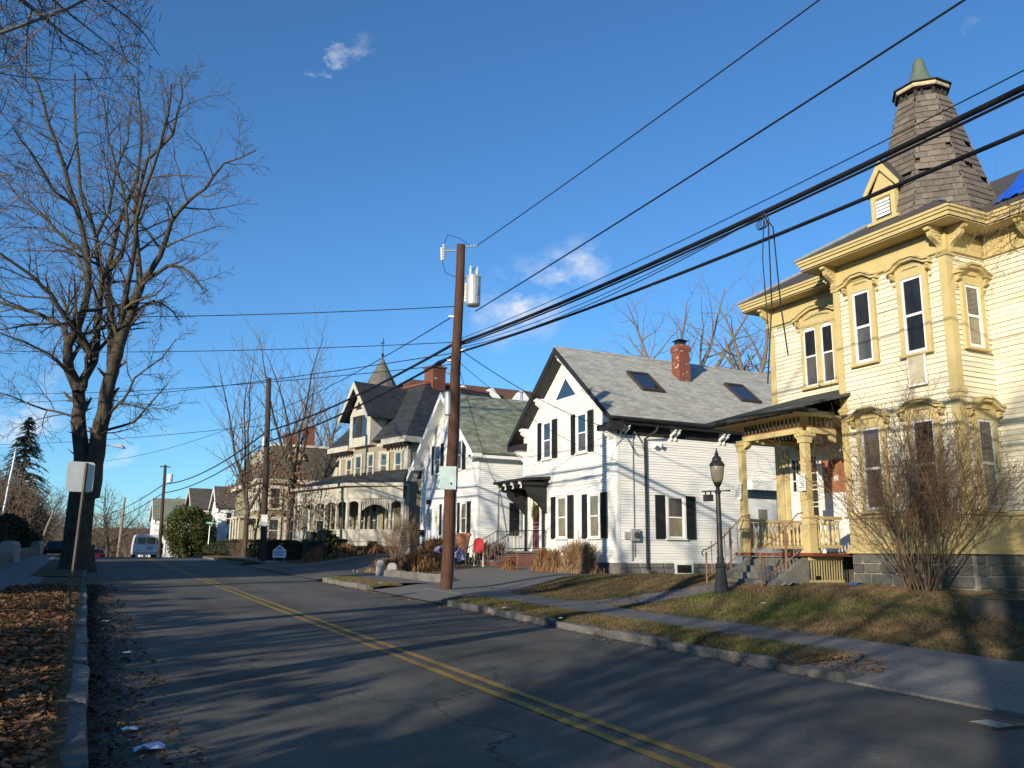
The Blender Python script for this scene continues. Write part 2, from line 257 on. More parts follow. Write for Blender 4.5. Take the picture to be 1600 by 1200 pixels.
# ---------------------------------------------------------------- mesh helpers
def smooth01(t): t = max(0., min(1., t)); return t*t*(3-2*t)
LOCALS = {}
def world_off(p):
    o = Vector((0, 0, 0))
    while p is not None:
        if p.name in LOCALS: return Vector((0, 0, 0))
        o += p.location; p = p.parent
    return o
SPLIT = {'corner_board', 'corner_board_cap', 'hip_flashing', 'bargeboard', 'cornice_return', 'rafter_tail', 'modillion', 'leg', 'stake', 'bushing', 'bolt', 'muntin', 'cable_clamp', 'pilaster', 'fascia', 'soffit', 'ridge_tile', 'eave', 'door_panel', 'electric_meter', 'band_cap', 'water_table', 'panel_band', 'cable_box', 'spandrel', 'skirt_board', 'handrail', 'lantern_post', 'chimney_cap', 'door_frame', 'frieze_board'}
class MB:
    def __init__(s): s.v = []; s.f = []; s.g = []
    def add(s, vs, fs):
        n = len(s.v); s.g.append((n, len(s.f))); s.v.extend(vs); s.f.extend([tuple(i+n for i in f) for f in fs]); return s
    def box(s, x0, x1, y0, y1, z0, z1):
        return s.add([(x0,y0,z0),(x1,y0,z0),(x1,y1,z0),(x0,y1,z0),(x0,y0,z1),(x1,y0,z1),(x1,y1,z1),(x0,y1,z1)],
                     [(0,3,2,1),(4,5,6,7),(0,1,5,4),(1,2,6,5),(2,3,7,6),(3,0,4,7)])
    def quad(s, a, b, c, d): return s.add([tuple(a), tuple(b), tuple(c), tuple(d)], [(0,1,2,3)])
    def hull(s, lo, hi):
        """prism between two matching loops"""
        n = len(lo); vs = [tuple(p) for p in lo]+[tuple(p) for p in hi]
        return s.add(vs, [tuple(range(n-1, -1, -1)), tuple(range(n, 2*n))]+[(i, (i+1) % n, n+(i+1) % n, n+i) for i in range(n)])
    def slab(s, pts, th):
        """closed slab: polygon pts with thickness th against its normal"""
        p = [Vector(q) for q in pts]; nrm = (p[1]-p[0]).cross(p[2]-p[0]).normalized()
        if nrm.z < 0: p.reverse(); nrm = -nrm
        return s.hull([q-nrm*th for q in p], p)
    def tube(s, pts, rad, n=6, cap=True):
        pts = [Vector(p) for p in pts]; m = len(pts)
        if not hasattr(rad, '__len__'): rad = [rad]*m
        vs = []
        d0 = (pts[-1]-pts[0]).normalized()
        ref = Vector((1, 0, 0)) if abs(d0.x) < .8 else Vector((0, 1, 0))
        for i in range(m):
            d = pts[min(i+1, m-1)]-pts[max(i-1, 0)]
            if d.length < 1e-9: d = d0
            a = d.cross(ref); a.normalize(); b = d.cross(a); b.normalize(); r = rad[i]
            for k in range(n):
                t = 2*math.pi*k/n; q = pts[i]+a*(r*math.cos(t))+b*(r*math.sin(t)); vs.append((q.x, q.y, q.z))
        fs = [(i*n+k, i*n+(k+1) % n, (i+1)*n+(k+1) % n, (i+1)*n+k) for i in range(m-1) for k in range(n)]
        if cap: fs += [tuple(range(n-1, -1, -1)), tuple(range((m-1)*n, m*n))]
        return s.add(vs, fs)
    def lathe(s, prof, cx, cy, n=12, phase=0.0):
        """prof: (radius, z) bottom to top"""
        m = len(prof); vs = []
        for r, z in prof:
            for k in range(n):
                t = 2*math.pi*k/n+phase; vs.append((cx+r*math.cos(t), cy+r*math.sin(t), z))
        fs = [(i*n+k, i*n+(k+1) % n, (i+1)*n+(k+1) % n, (i+1)*n+k) for i in range(m-1) for k in range(n)]
        fs += [tuple(range(n-1, -1, -1)), tuple(range((m-1)*n, m*n))]
        return s.add(vs, fs)
    def mesh(s, name, m, smooth=False, off=(0, 0, 0)):
        me = bpy.data.meshes.new(name)
        if off[0] or off[1] or off[2]:
            a = np.array(s.v, dtype=np.float64)-np.array(off, dtype=np.float64); v = a.tolist()
        else: v = s.v
        me.from_pydata(v, [], s.f)
        if m is not None: me.materials.append(m)
        if smooth: me.polygons.foreach_set('use_smooth', [True]*len(me.polygons))
        return me
    def build(s, name, m, parent=None, smooth=False, label=None, kind=None, category=None, group=None, loc=None, fix=True):
        """world coordinates in; origin at loc (top level) or at the parent"""
        if name in SPLIT and len(s.g) > 1:
            o = None
            for i, (a, fa) in enumerate(s.g):
                b, fb = s.g[i+1] if i+1 < len(s.g) else (len(s.v), len(s.f)); q = MB(); q.add(s.v[a:b], [tuple(k-a for k in f) for f in s.f[fa:fb]]); o = q.build(name, m, parent, smooth, label, kind, category, group, loc, fix)
            return o
        off = world_off(parent)+Vector(loc or (0, 0, 0)) if (parent is None or parent.name not in LOCALS) else Vector((0, 0, 0))
        if parent is not None and parent.name in LOCALS: off = Vector((0, 0, 0))
        me = s.mesh(name, m, smooth, off)
        if fix:
            import bmesh
            bm = bmesh.new(); bm.from_mesh(me); bmesh.ops.recalc_face_normals(bm, faces=bm.faces); bm.to_mesh(me); bm.free()
        o = bpy.data.objects.new(name, me); col.objects.link(o)
        if parent is not None:
            o.parent = parent
            if in_local(parent): LOCALS[o.name] = 1
        elif loc: o.location = loc
        tag(o, label, category, group, kind)
        return o
def in_local(p):
    while p is not None:
        if p.name in LOCALS: return True
        p = p.parent
    return False
def tag(o, label=None, category=None, group=None, kind=None):
    if label: o['label'] = label
    if category: o['category'] = category
    if group: o['group'] = group
    if kind: o['kind'] = kind
    return o
def T(name, label, cat, loc, rotz=0.0, group=None, local=False):
    o = bpy.data.objects.new(name, None); col.objects.link(o); o.location = loc; o.rotation_euler = (0, 0, rotz); o.empty_display_size = .3
    tag(o, label, cat, group)
    if local or rotz: LOCALS[o.name] = 1
    return o
def inst(me, name, parent, mtx, label=None):
    """piece sharing mesh data, placed in world (or the thing's local) coordinates"""
    o = bpy.data.objects.new(name, me); col.objects.link(o); o.parent = parent
    if not in_local(parent): mtx = Matrix.Translation(-world_off(parent)) @ mtx
    o.matrix_local = mtx
    if label: o['label'] = label
    return o
def copy_tree(o, parent=None):
    c = o.copy(); col.objects.link(c)
    if parent is not None: c.parent = parent
    for ch in list(o.children): copy_tree(ch, c)
    return c

class Fr:
    """a wall plane: pt(u, z, d) with d outward"""
    def __init__(s, o, U, Nn): s.o = Vector(o); s.U = Vector(U).normalized(); s.N = Vector(Nn).normalized(); s.Z = Vector((0, 0, 1))
    def pt(s, u, z, d=0.0): return s.o+s.U*u+s.N*d+s.Z*z
    def box(s, mb, u0, u1, z0, z1, d0, d1):
        return mb.hull([s.pt(u0,z0,d0), s.pt(u1,z0,d0), s.pt(u1,z1,d0), s.pt(u0,z1,d0)], [s.pt(u0,z0,d1), s.pt(u1,z0,d1), s.pt(u1,z1,d1), s.pt(u0,z1,d1)])
    def ext(s, mb, poly, d0, d1): return mb.hull([s.pt(u, z, d0) for u, z in poly], [s.pt(u, z, d1) for u, z in poly])
    def exu(s, mb, poly, u0, u1):
        """profile (d, z) swept along u"""
        return mb.hull([s.pt(u0, z, d) for d, z in poly], [s.pt(u1, z, d) for d, z in poly])
    def mtx(s, u, z, d, su, sd, sz):
        return Matrix(((s.U.x*su, s.N.x*sd, 0, 0), (s.U.y*su, s.N.y*sd, 0, 0), (0, 0, sz, 0), (0, 0, 0, 1))) if False else Matrix.Translation(s.pt(u, z, d)) @ Matrix(((s.U.x*su, s.N.x*sd, 0, 0), (s.U.y*su, s.N.y*sd, 0, 0), (0, 0, sz, 0), (0, 0, 0, 1)))

def clip_poly(poly, z):
    """u-interval of a convex (u, z) polygon at height z"""
    us = []
    for i in range(len(poly)):
        (u0, z0), (u1, z1) = poly[i], poly[(i+1) % len(poly)]
        if (z0-z)*(z1-z) <= 0 and z0 != z1: us.append(u0+(u1-u0)*(z-z0)/(z1-z0))
    return (min(us), max(us)) if len(us) > 1 else None
def siding(root, fr, poly, m, exposure=.11, lip=.034, name='siding'):
    """lapped clapboards as one piece of stepped geometry"""
    mb = MB(); rng = random.Random(len(name)+int(poly[0][0]*7)); z = min(p[1] for p in poly); zt = max(p[1] for p in poly)
    while z < zt-.02:
        z1 = min(z+exposure, zt); a = clip_poly(poly, z+.004); b = clip_poly(poly, z1-.004)
        if a and b:
            l = lip*rng.uniform(.75, 1.2)
            mb.hull([fr.pt(a[0], z, l), fr.pt(a[1], z, l), fr.pt(a[1], z, 0), fr.pt(a[0], z, 0)],
                    [fr.pt(b[0], z1, .003), fr.pt(b[1], z1, .003), fr.pt(b[1], z1, -.01), fr.pt(b[0], z1, -.01)])
        z += exposure
    return mb.build(name, m, root, kind='stuff', fix=True)
_bm = {}
def board_mesh(m):
    if m.name not in _bm:
        mb = MB(); mb.hull([(0,1,0),(1,1,0),(1,0,0),(0,0,0)], [(0,.2,1),(1,.2,1),(1,-.5,1),(0,-.5,1)]); _bm[m.name] = mb.mesh('siding_board', m)
        import bmesh
        b = bmesh.new(); b.from_mesh(_bm[m.name]); bmesh.ops.recalc_face_normals(b, faces=b.faces); b.to_mesh(_bm[m.name]); b.free()
    return _bm[m.name]
def boards(root, fr, u0, u1, z0, z1, m, exposure=.118, seed=1, lip=.034, skip=()):
    rng = random.Random(seed); z = z0; me = board_mesh(m)
    while z < z1-.03:
        h = min(exposure, z1-z)
        spans = [(u0, u1)]
        for (a, b, za, zb) in skip:
            if za <= z+.02 and z+h-.02 <= zb: spans = [q for s_ in spans for q in ((s_[0], min(s_[1], a)), (max(s_[0], b), s_[1])) if q[1]-q[0] > .03]
        for a, b in spans:
            inst(me, 'siding_board', root, fr.mtx(a, z+rng.uniform(-.003, .003), rng.uniform(0, .003), b-a, lip*rng.uniform(.8, 1.25), h*1.0))
        z += exposure
def arch_pts(u0, u1, z, rise, n=8):
    c = (u0+u1)/2; w = (u1-u0)/2
    return [(c+w*math.cos(math.pi*k/n), z+rise*math.sin(math.pi*k/n)) for k in range(n+1)]

def window(root, fr, u0, u1, z0, z1, trim, sash, pane, d=0.02, casing=.1, sill=True, meet=.5, sashw=.045, arch=0.0, pane2=None, name='window', casing_top=None):
    """double-hung window: casing, sash bars, two panes, sill.  (u0..z1) is the sash opening"""
    d += .032; mb = MB(); c = casing; ct = casing if casing_top is None else casing_top; g = .003
    fr.box(mb, u0-c, u0, z0-.02, z1+ct, d-.03, d+.045); fr.box(mb, u1, u1+c, z0-.02, z1+ct, d-.03, d+.045)
    if arch:
        pts = arch_pts(u0, u1, z1-arch, arch)
        fr.ext(mb, [(u1, z1-arch), (u1, z1+ct)]+[(u0, z1+ct), (u0, z1-arch)]+pts[::-1][1:-1], d-.028, d+.047) if False else None
        for k in range(len(pts)-1):
            a, b = pts[k], pts[k+1]; fr.ext(mb, [a, (a[0], z1+ct), (b[0], z1+ct), b], d-.028, d+.043)
    else: fr.box(mb, u0+g, u1-g, z1, z1+ct, d-.03, d+.043)
    w = mb.build(name, trim, root)
    s = sashw; zm = z0+(z1-z0)*meet; mb = MB()
    fr.box(mb, u0+g, u0+s, z0, z1-arch*.2, d-.025, d+.022); fr.box(mb, u1-s, u1-g, z0, z1-arch*.2, d-.025, d+.022)
    fr.box(mb, u0+s, u1-s, z1-s-arch*.55, z1-g-(arch*.1 if arch else 0), d-.024, d+.02); fr.box(mb, u0+s, u1-s, z0, z0+s*1.15, d-.024, d+.016); fr.box(mb, u0+s, u1-s, zm-s*.5, zm+s*.5, d-.024, d+.024)
    mb.build('sash', sash, w)
    mb = MB(); fr.box(mb, u0+s*.5, u1-s*.5, z0+.02, zm, d-.035, d-.008); mb.build('pane', pane2 or pane, w)
    mb = MB(); fr.box(mb, u0+s*.5, u1-s*.5, zm, z1-.02-arch*.3, d-.035, d+.002); mb.build('pane', pane, w)
    if sill:
        mb = MB(); fr.box(mb, u0-c-.03, u1+c+.03, z0-.075, z0-.022, d-.03, d+.09); mb.build('sill', trim, w)
    return w
def shutter(root, fr, u0, u1, z0, z1, m, d=.02):
    d += .02; mb = MB(); w = .045
    fr.box(mb, u0, u0+w, z0, z1, d, d+.04); fr.box(mb, u1-w, u1, z0, z1, d, d+.04)
    zm = (z0+z1)/2
    for a, b in ((z0, z0+.08), (z1-.06, z1), (zm-.03, zm+.03)): fr.box(mb, u0+w, u1-w, a, b, d, d+.038)
    z = z0+.1
    while z < z1-.09:
        if abs(z-zm) > .05: fr.exu(mb, [(d+.005, z+.03), (d+.03, z), (d+.03, z+.012), (d+.005, z+.042)], u0+w, u1-w)
        z += .05
    fr.box(mb, u0+w, u1-w, z0+.05, z1-.05, d-.004, d+.004)
    return mb.build('shutter', m, root)
def scroll(mb, fr, u, z, h, out, w=.09):
    """curved eave bracket: hangs from (z) down h, projecting out"""
    n = 9; prof = [(0, z), (out, z), (out, z-.16*h)]
    for k in range(n+1):
        t = k/n; dd = out*(1-t**1.3)*.78+.07*math.sin(t*math.pi*2.6); prof.append((max(.012, dd), z-h*(.2+.8*t)))
    prof.append((0, z-h))
    fr.exu(mb, prof, u-w/2, u+w/2)
    return mb

# ---------------------------------------------------------------- ground heights
_zrY = [-60,-20,0,20,40,60,66,72,78,90,110,140,180,260,700]
_zrZ = [-.87,-.29,0,.29,.58,.88,.975,1.01,.90,.55,-.05,-1.0,-2.1,-3.2,-4.0]
def zr(y): return float(np.interp(y, _zrY, _zrZ))
_rY = [-60, 20, 27, 33, 40, 46, 51, 57, 66, 75, 90, 110, 145, 180, 260, 700]
_rZ = [.5, .5, .24, .24, .5, .62, .55, .32, .3, .42, .95, 1.7, 1.5, 1.2, .8, .8]
def rise(y): return float(np.interp(y, _rY, _rZ))
ROADL, ROADR = .12, 7.9
def zg(x, y):
    b = zr(y)
    if x > ROADR: return b+.12+rise(y)*smooth01((x-10.9)/4.8)
    if x < -3.45: return b+.12+.45*smooth01((-3.45-x)/.25)
    if x < ROADL: return b+.12
    return b
def sheet(name, x0f, x1f, y0, y1, nx, ny, off, m, kind='structure', xf=None, skirt=False, **k):
    """ground sheet between x0f(y) and x1f(y), following the ground"""
    mb = MB()
    vs = []
    for j in range(ny+1):
        y = y0+(y1-y0)*j/ny; a, b = x0f(y), x1f(y)
        for i in range(nx+1):
            x = a+(b-a)*i/nx; vs.append((x, y, (zg(x, y) if xf is None else xf(x, y))+off))
    fs = [(j*(nx+1)+i, j*(nx+1)+i+1, (j+1)*(nx+1)+i+1, (j+1)*(nx+1)+i) for j in range(ny) for i in range(nx)]
    if skirt:
        n0 = len(vs)
        for j in range(ny+1): x, y, z = vs[j*(nx+1)]; vs.append((x-.01, y, z-.3))
        fs += [(n0+j, j*(nx+1), (j+1)*(nx+1), n0+j+1) for j in range(ny)]
    mb.add(vs, fs); return mb.build(name, m, None, kind=kind, fix=False, smooth=not skirt, **k)

# terrain under everything, out to the horizon
xs = [-900,-400,-200,-120,-80,-60,-40,-30,-20,-14,-10,-7,-5,-4,-3.7,-3.62,-3.55,-3.45,-3.3,-2.4,-1.2,-.1,.0,.06,7.96,8.02,8.5,9,9.6,10.2,10.8]+[10.8+.4*i for i in range(1, 18)]+[19,21,24,28,34,42,55,80,120,200,400,900]
ys = [-60,-40,-25,-15]+[-10+1.5*i for i in range(0, 68)]+[95,100,106,112,120,130,142,156,172,190,220,260,320,420,600,900,1500]
def zt(x, y):
    z = zg(x, y)
    if .05 < x < 7.97: return zr(y)-.3
    if 7.97 <= x <= 10.3 and y < 95: z -= .24
    d = max(0, abs(x-4)-24)
    z -= .02
    if y > 200: z += min(60, (y-200)*.03)
    if y > 60 and x < -8: z += min(1.2, (y-60)*.03)
    return z
mb = MB(); mb.add([(x, y, zt(x, y)) for y in ys for x in xs], [(j*len(xs)+i, j*len(xs)+i+1, (j+1)*len(xs)+i+1, (j+1)*len(xs)+i) for j in range(len(ys)-1) for i in range(len(xs)-1)])
mb.build('ground', M['terrain'], None, kind='structure', fix=False)
zroad = lambda x, y: zr(y)-.02*((x-4)/4)**2
sheet('road', lambda y: 0.02, lambda y: 8.0, -40, 190, 8, 120, 0.0, M['asphalt'], xf=zroad)
zline = lambda x, y: zroad(x, y)
for i_, x0 in enumerate((3.78, 4.03)):
    mb = MB(); rng = random.Random(i_); y = -20
    while y < 72:
        a = x0+rng.uniform(-.006, .006); mb.quad((a, y, zroad(a, y)+.006), (a+.11, y, zroad(a, y)+.006), (a+.11, y+1, zroad(a, y+1)+.006), (a, y+1, zroad(a, y+1)+.006)); y += 1
    mb.build('road_marking', M['yellow_line'], None, kind='structure', fix=False)
# crack-sealed patch seam near the right edge and gutter strip on the left
# right side: verge, sidewalk, lawn, driveways
zverge = lambda x, y: zr(y)+.075+(zg(x, y)-zr(y)-.075)*smooth01((x-8.02)/.4)
sheet('verge', lambda y: 8.02, lambda y: 9.25+.02*math.sin(y), 8.25, 20.2, 8, 18, .004, M['soil'], xf=zverge, skirt=True)
sheet('verge', lambda y: 8.02, lambda y: 9.0, 25.9, 32.0, 8, 10, .004, M['soil'], xf=zverge, skirt=True)
sheet('verge', lambda y: 8.02, lambda y: 9.2, 50.5, 76, 8, 20, .004, M['soil'], xf=zverge, skirt=True)
zapron = lambda x, y: zr(y)+.12*smooth01((x-8.0)/1.2)
def zwalk(x, y):
    s = smooth01((y-7.4)/1.6)
    if y < 12: return zapron(x, y)*(1-s)+s*zg(x, y)
    return zg(x, y)
sheet('sidewalk', lambda y: 8.0 if y < 8 else 8.0+1.15*smooth01((y-8.0)/2.5), lambda y: 10.75+.06*math.sin(y*.7), -12, 24.5, 10, 90, .010, M['walk'], xf=zwalk, skirt=True)
sheet('sidewalk', lambda y: 9.0, lambda y: 10.7, 27.5, 34.5, 4, 16, .010, M['walk'])
sheet('sidewalk', lambda y: 9.2, lambda y: 10.6, 50.5, 90, 3, 30, .010, M['walk'])
sheet('lawn', lambda y: 10.74+.06*math.sin(y*.7), lambda y: 24.0, -8, 27.2, 26, 60, .006, M['lawn'])
def zdrive(x, y):
    return zr(y)+(zg(x, y)-zr(y))*smooth01((x-7.9)/1.6)
def xsheet(name, y0f, y1f, x0, x1, nx, ny, off, m, zf):
    vs = []
    for i in range(nx+1):
        x = x0+(x1-x0)*i/nx; a, b = y0f(x), y1f(x)
        for j in range(ny+1):
            y = a+(b-a)*j/ny; vs.append((x, y, zf(x, y)+off))
    mb = MB(); mb.add(vs, [(i*(ny+1)+j, (i+1)*(ny+1)+j, (i+1)*(ny+1)+j+1, i*(ny+1)+j+1) for i in range(nx) for j in range(ny)])
    return mb.build(name, m, None, kind='structure', fix=False, smooth=True)
dl0 = lambda x: float(np.interp(x, [7.9, 9, 11, 13, 15, 18.2], [19.6, 20.6, 22.2, 24.0, 26.0, 28.9]))
dl1 = lambda x: float(np.interp(x, [7.9, 9, 11, 12, 13.5, 15.5, 18.2], [26.2, 25.9, 27.8, 28.6, 33.5, 34.3, 34.4]))
xsheet('driveway', dl0, dl1, 7.9, 18.2, 24, 14, .016, M['asphalt_old'], zdrive)
d20 = lambda x: float(np.interp(x, [7.9, 9.2, 11, 14, 30], [32.0, 33.6, 35.0, 39.5, 41]))
d21 = lambda x: float(np.interp(x, [7.9, 9.2, 11, 14, 30], [51, 50, 49.5, 49.2, 52]))
xsheet('side_street', d20, d21, 7.9, 17.5, 20, 14, .013, M['asphalt'], zdrive)
# walk to the yellow house steps
xsheet('path', lambda x: 16.65+.1*(14-x), lambda x: 17.85+.25*(14-x), 10.7, 14.6, 10, 5, .012, M['walk'], zg)
# left side
sheet('verge', lambda y: -1.65+.08*math.sin(y*.9), lambda y: .0, -14, 27.0, 4, 50, .004, M['soil'])
sheet('verge', lambda y: -1.6, lambda y: .0, 33.5, 60, 4, 30, .004, M['soil'])
sheet('sidewalk', lambda y: -3.3, lambda y: -1.6, -14, 90, 3, 60, .010, M['asphalt_old'])
mb = MB(); mb.quad((-1.62, 27, zg(-1, 27)+.009), (.06, 26.6, zr(26.6)+.03), (.06, 33.8, zr(33.8)+.03), (-1.62, 33.5, zg(-1, 33.5)+.009)); mb.build('driveway', M['asphalt_old'], None, kind='structure', fix=False)

# ---- kerbs of separate granite stones
def stone_mesh(seed, name='kerb_stone', amp=.03, m=None, nx=4):
    import bmesh
    rng = random.Random(seed); bm = bmesh.new(); bmesh.ops.create_cube(bm, size=1)
    for e in [e for e in bm.edges if abs((e.verts[0].co-e.verts[1].co).y) > .5]: pass
    bmesh.ops.subdivide_edges(bm, edges=[e for e in bm.edges if abs((e.verts[0].co-e.verts[1].co).y) > .5], cuts=nx-1)
    bmesh.ops.bevel(bm, geom=[e for e in bm.edges if e.calc_face_angle(0) > .5], offset=.07, segments=1, affect='EDGES')
    for v in bm.verts: v.co += Vector((rng.uniform(-1, 1)*amp*1.5, rng.uniform(-1, 1)*amp*.3, rng.uniform(-1, 1)*amp*1.5))
    me = bpy.data.meshes.new(name); bm.to_mesh(me); bm.free(); me.materials.append(m or M['granite'])
    return me
KS = [stone_mesh(i) for i in range(4)]
def kerb(x, ya, yb, w, name='kerb', label=None, ymean=1.9, top=.105, xf=None, jit=1.0):
    root = T(name, None, None, (x, ya, zr(ya))); root['kind'] = 'structure'
    rng = random.Random(int(ya*10+x)); y = ya
    while y < yb-.3:
        L = min(ymean*rng.uniform(.7, 1.25), yb-y)
        if yb-(y+L) < .6: L = yb-y
        yc = y+L/2; xx = x if xf is None else xf(yc); ang = 0 if xf is None else -math.atan2(xf(yc+.1)-xf(yc-.1), .2)
        t = top+rng.uniform(-.015, .015)*jit
        mt = Matrix.Translation((xx+rng.uniform(-.02, .02)*jit, yc, zr(yc)+t-.2)) @ Matrix.Rotation(ang+rng.uniform(-.01, .01), 4, 'Z') @ Matrix.Rotation(rng.uniform(-.03, .03), 4, 'Y') @ Matrix.Diagonal((w*rng.uniform(1-.07*jit, 1+.07*jit), L-.02, .4, 1))
        inst(rng.choice(KS), 'kerb_stone', root, mt); y += L
    return root
kerb(7.98, 8.6, 19.9, .17)
kerb(8.1, 7.5, 8.6, .3, top=.06)
kerb(7.95, 26.2, 31.6, .2, ymean=1.3, top=.13)
kerb(8.0, 51, 76, .17)
kerb(.06, -8, 26.6, .17, ymean=2.6, jit=.35)
kerb(.06, 34.0, 76, .17, ymean=2.6, jit=.35)
# granite edging along the far side of the driveway
root = T('stone_edging', 'rough granite edging stones along far side of the pale driveway', 'edging', (11.2, 31, zg(11.2, 31)))
rng = random.Random(5)
pts_ = [(11.25, 27.9), (11.0, 29.6), (10.85, 31.3), (10.75, 33.0)]
for k in range(3):
    a, b = Vector(pts_[k]), Vector(pts_[k+1]); c_ = (a+b)/2; L = (b-a).length
    mt = Matrix.Translation((c_.x, c_.y, zg(c_.x, c_.y)+.06)) @ Matrix.Rotation(math.atan2(-(b-a).x, (b-a).y), 4, 'Z') @ Matrix.Diagonal((.28, L-.03, .4, 1))
    inst(KS[k], 'edging_stone', root, mt)

# ================================================================ the yellow house
LIFE = random.Random(11)
Y = T('yellow_house', 'pale yellow two storey house with slate turret, ochre trim and square front bay', 'house', (18.3, 14, zg(18.3, 14)))
FB = Fr((17.0, 0, 0), (0, 1, 0), (-1, 0, 0))      # bay front, u = world y
FR = Fr((0, 12.25, 0), (1, 0, 0), (0, -1, 0))     # bay right cheek, u = world x
FL = Fr((0, 15.5, 0), (1, 0, 0), (0, 1, 0))       # bay left cheek
FM = Fr((18.3, 0, 0), (0, 1, 0), (-1, 0, 0))      # main front
mb = MB(); mb.box(17.02, 18.4, 12.27, 15.48, 1.6, 8.97); mb.box(18.32, 29, 4, 19.28, 1.6, 8.97)
mb.build('wall', M['cream'], Y)
# clapboards, one by one
BS = dict(exposure=.118)
boards(Y, FB, 12.43, 15.34, 2.56, 8.45, M['cream'], seed=1, skip=((14.2, 15.06, 2.56, 4.66), (12.72, 13.6, 2.56, 4.66), (14.2, 15.06, 6.18, 8.2), (12.72, 13.6, 6.18, 8.1)), **BS)
boards(Y, FR, 17.17, 18.28, 2.56, 8.45, M['cream'], seed=2, skip=((17.33, 18.05, 2.56, 4.6), (17.33, 18.05, 6.1, 7.75)), **BS)
boards(Y, FM, 9.3, 12.23, 2.56, 8.45, M['cream'], seed=3, **BS)
boards(Y, FM, 15.52, 19.12, 5.75, 8.45, M['cream'], seed=4, skip=((16.72, 18.0, 6.2, 8.1),), **BS)
siding(Y, FM, [(15.52, 1.7), (19.12, 1.7), (19.12, 5.75), (15.52, 5.75)], M['cream'], .118)
siding(Y, FL, [(17.0, 2.5), (18.3, 2.5), (18.3, 8.45), (17.0, 8.45)], M['cream'], .118)
siding(Y, FM, [(4, 1.7), (9.3, 1.7), (9.3, 8.45), (4, 8.45)], M['cream'], .118)
siding(Y, Fr((0, 19.3, 0), (1, 0, 0), (0, 1, 0)), [(18.3, 1.7), (29, 1.7), (29, 8.9), (18.3, 8.9)], M['cream'], .118)
# foundation of grey blocks in pale mortar
mb = MB(); mb.box(17.0, 18.35, 12.25, 15.5, .5, 1.6); mb.box(18.31, 29, 4, 19.27, .4, 1.6); mb.build('foundation', M['mortar'], Y)
SS = [stone_mesh(30+i, 'stone', .035, M['stone'], 2) for i in range(5)]
def stones(root, fr, u0, u1, z0, rows, seed, proud=.05, wmin=.34, wmax=.62, ms=SS):
    rng = random.Random(seed); z = z0
    for h in rows:
        u = u0-(rng.uniform(0, .2))
        while u < u1-.02:
            w = rng.uniform(wmin, wmax); a, b = max(u, u0), min(u+w, u1)
            if u1-b < .15: b = u1
            if b-a > .06: inst(rng.choice(ms), 'stone', root, fr.mtx((a+b)/2, z+h/2, proud*.3+rng.uniform(-.008, .008), b-a-.022, .1, h-.022) @ Matrix.Rotation(math.pi/2, 4, 'Z') @ Matrix.Diagonal((1, 1, 1, 1)) if False else fr.mtx((a+b)/2, z+h/2, -.012+rng.uniform(-.01, .008)+proud*.1, b-a-.034, .09, h-.032))
            u = b
        z += h
stones(Y, FB, 12.27, 15.48, .60, (.26, .27, .24, .24), 1)
stones(Y, FR, 17.05, 18.3, .60, (.26, .27, .24, .24), 2)
stones(Y, FM, 9.0, 12.25, .60, (.26, .27, .24, .24), 3)
# water table, panelled band, band cap
def band(z0, z1, d, name, m, rng_=None):
    mb = MB()
    FB.box(mb, 12.25-d, 15.5+d, z0, z1, -.02, d); FR.box(mb, 17.0+.001, 18.3, z0, z1, -.02, d); FL.box(mb, 17.001, 18.3, z0, z1, -.02, d); FM.box(mb, 4, 12.25-d-.002, z0, z1, -.02, d)
    return mb.build(name, m, Y)
band(1.60, 1.70, .10, 'water_table', M['ochre']); band(1.702, 1.80, .06, 'water_table', M['ochre'])
band(1.802, 2.44, .022, 'panel_band', M['ochre_worn']); band(2.442, 2.50, .085, 'band_cap', M['ochre_worn'])
for fr, a, b, dd in ((FB, 12.25, 15.5, .022), (FR, 17.02, 18.28, .022), (FM, 9.0, 12.2, .022)):
    u = a+.05
    while u < b-.1:
        mb = MB(); w = .1; fr.box(mb, u, u+w, 1.83, 2.42, dd, dd+.016); mb.build('panel_board', M['ochre_worn'], Y); u += .135
# corner boards with caps
def cboard(fr, u0, u1, z0, z1, d, m=M['ochre']):
    mb = MB(); fr.box(mb, u0, u1, z0, z1, -.02, d)
    return mb.build('corner_board', m, Y)
cboard(FB, 12.21, 12.42, 2.502, 8.44, .045); cboard(FR, 16.998, 17.16, 2.502, 8.44, .042)
cboard(FB, 15.35, 15.54, 2.502, 8.44, .045); cboard(FL, 16.998, 17.16, 2.502, 8.44, .042)
cboard(FM, 19.13, 19.33, 1.7, 8.44, .045); cboard(FM, 10.95, 11.15, 2.502, 8.44, .04)
mb = MB()
for z, e in ((8.30, .035), (5.12, .04), (5.02, .02), (6.85, 0)):
    if e:
        FB.box(mb, 12.21-e, 12.42+e, z, z+.09, 0, .045+e); FR.box(mb, 16.99, 17.16+e, z, z+.09, 0, .042+e); FB.box(mb, 15.35-e, 15.54+e, z, z+.09, 0, .045+e)
mb.build('corner_board_cap', M['ochre'], Y)
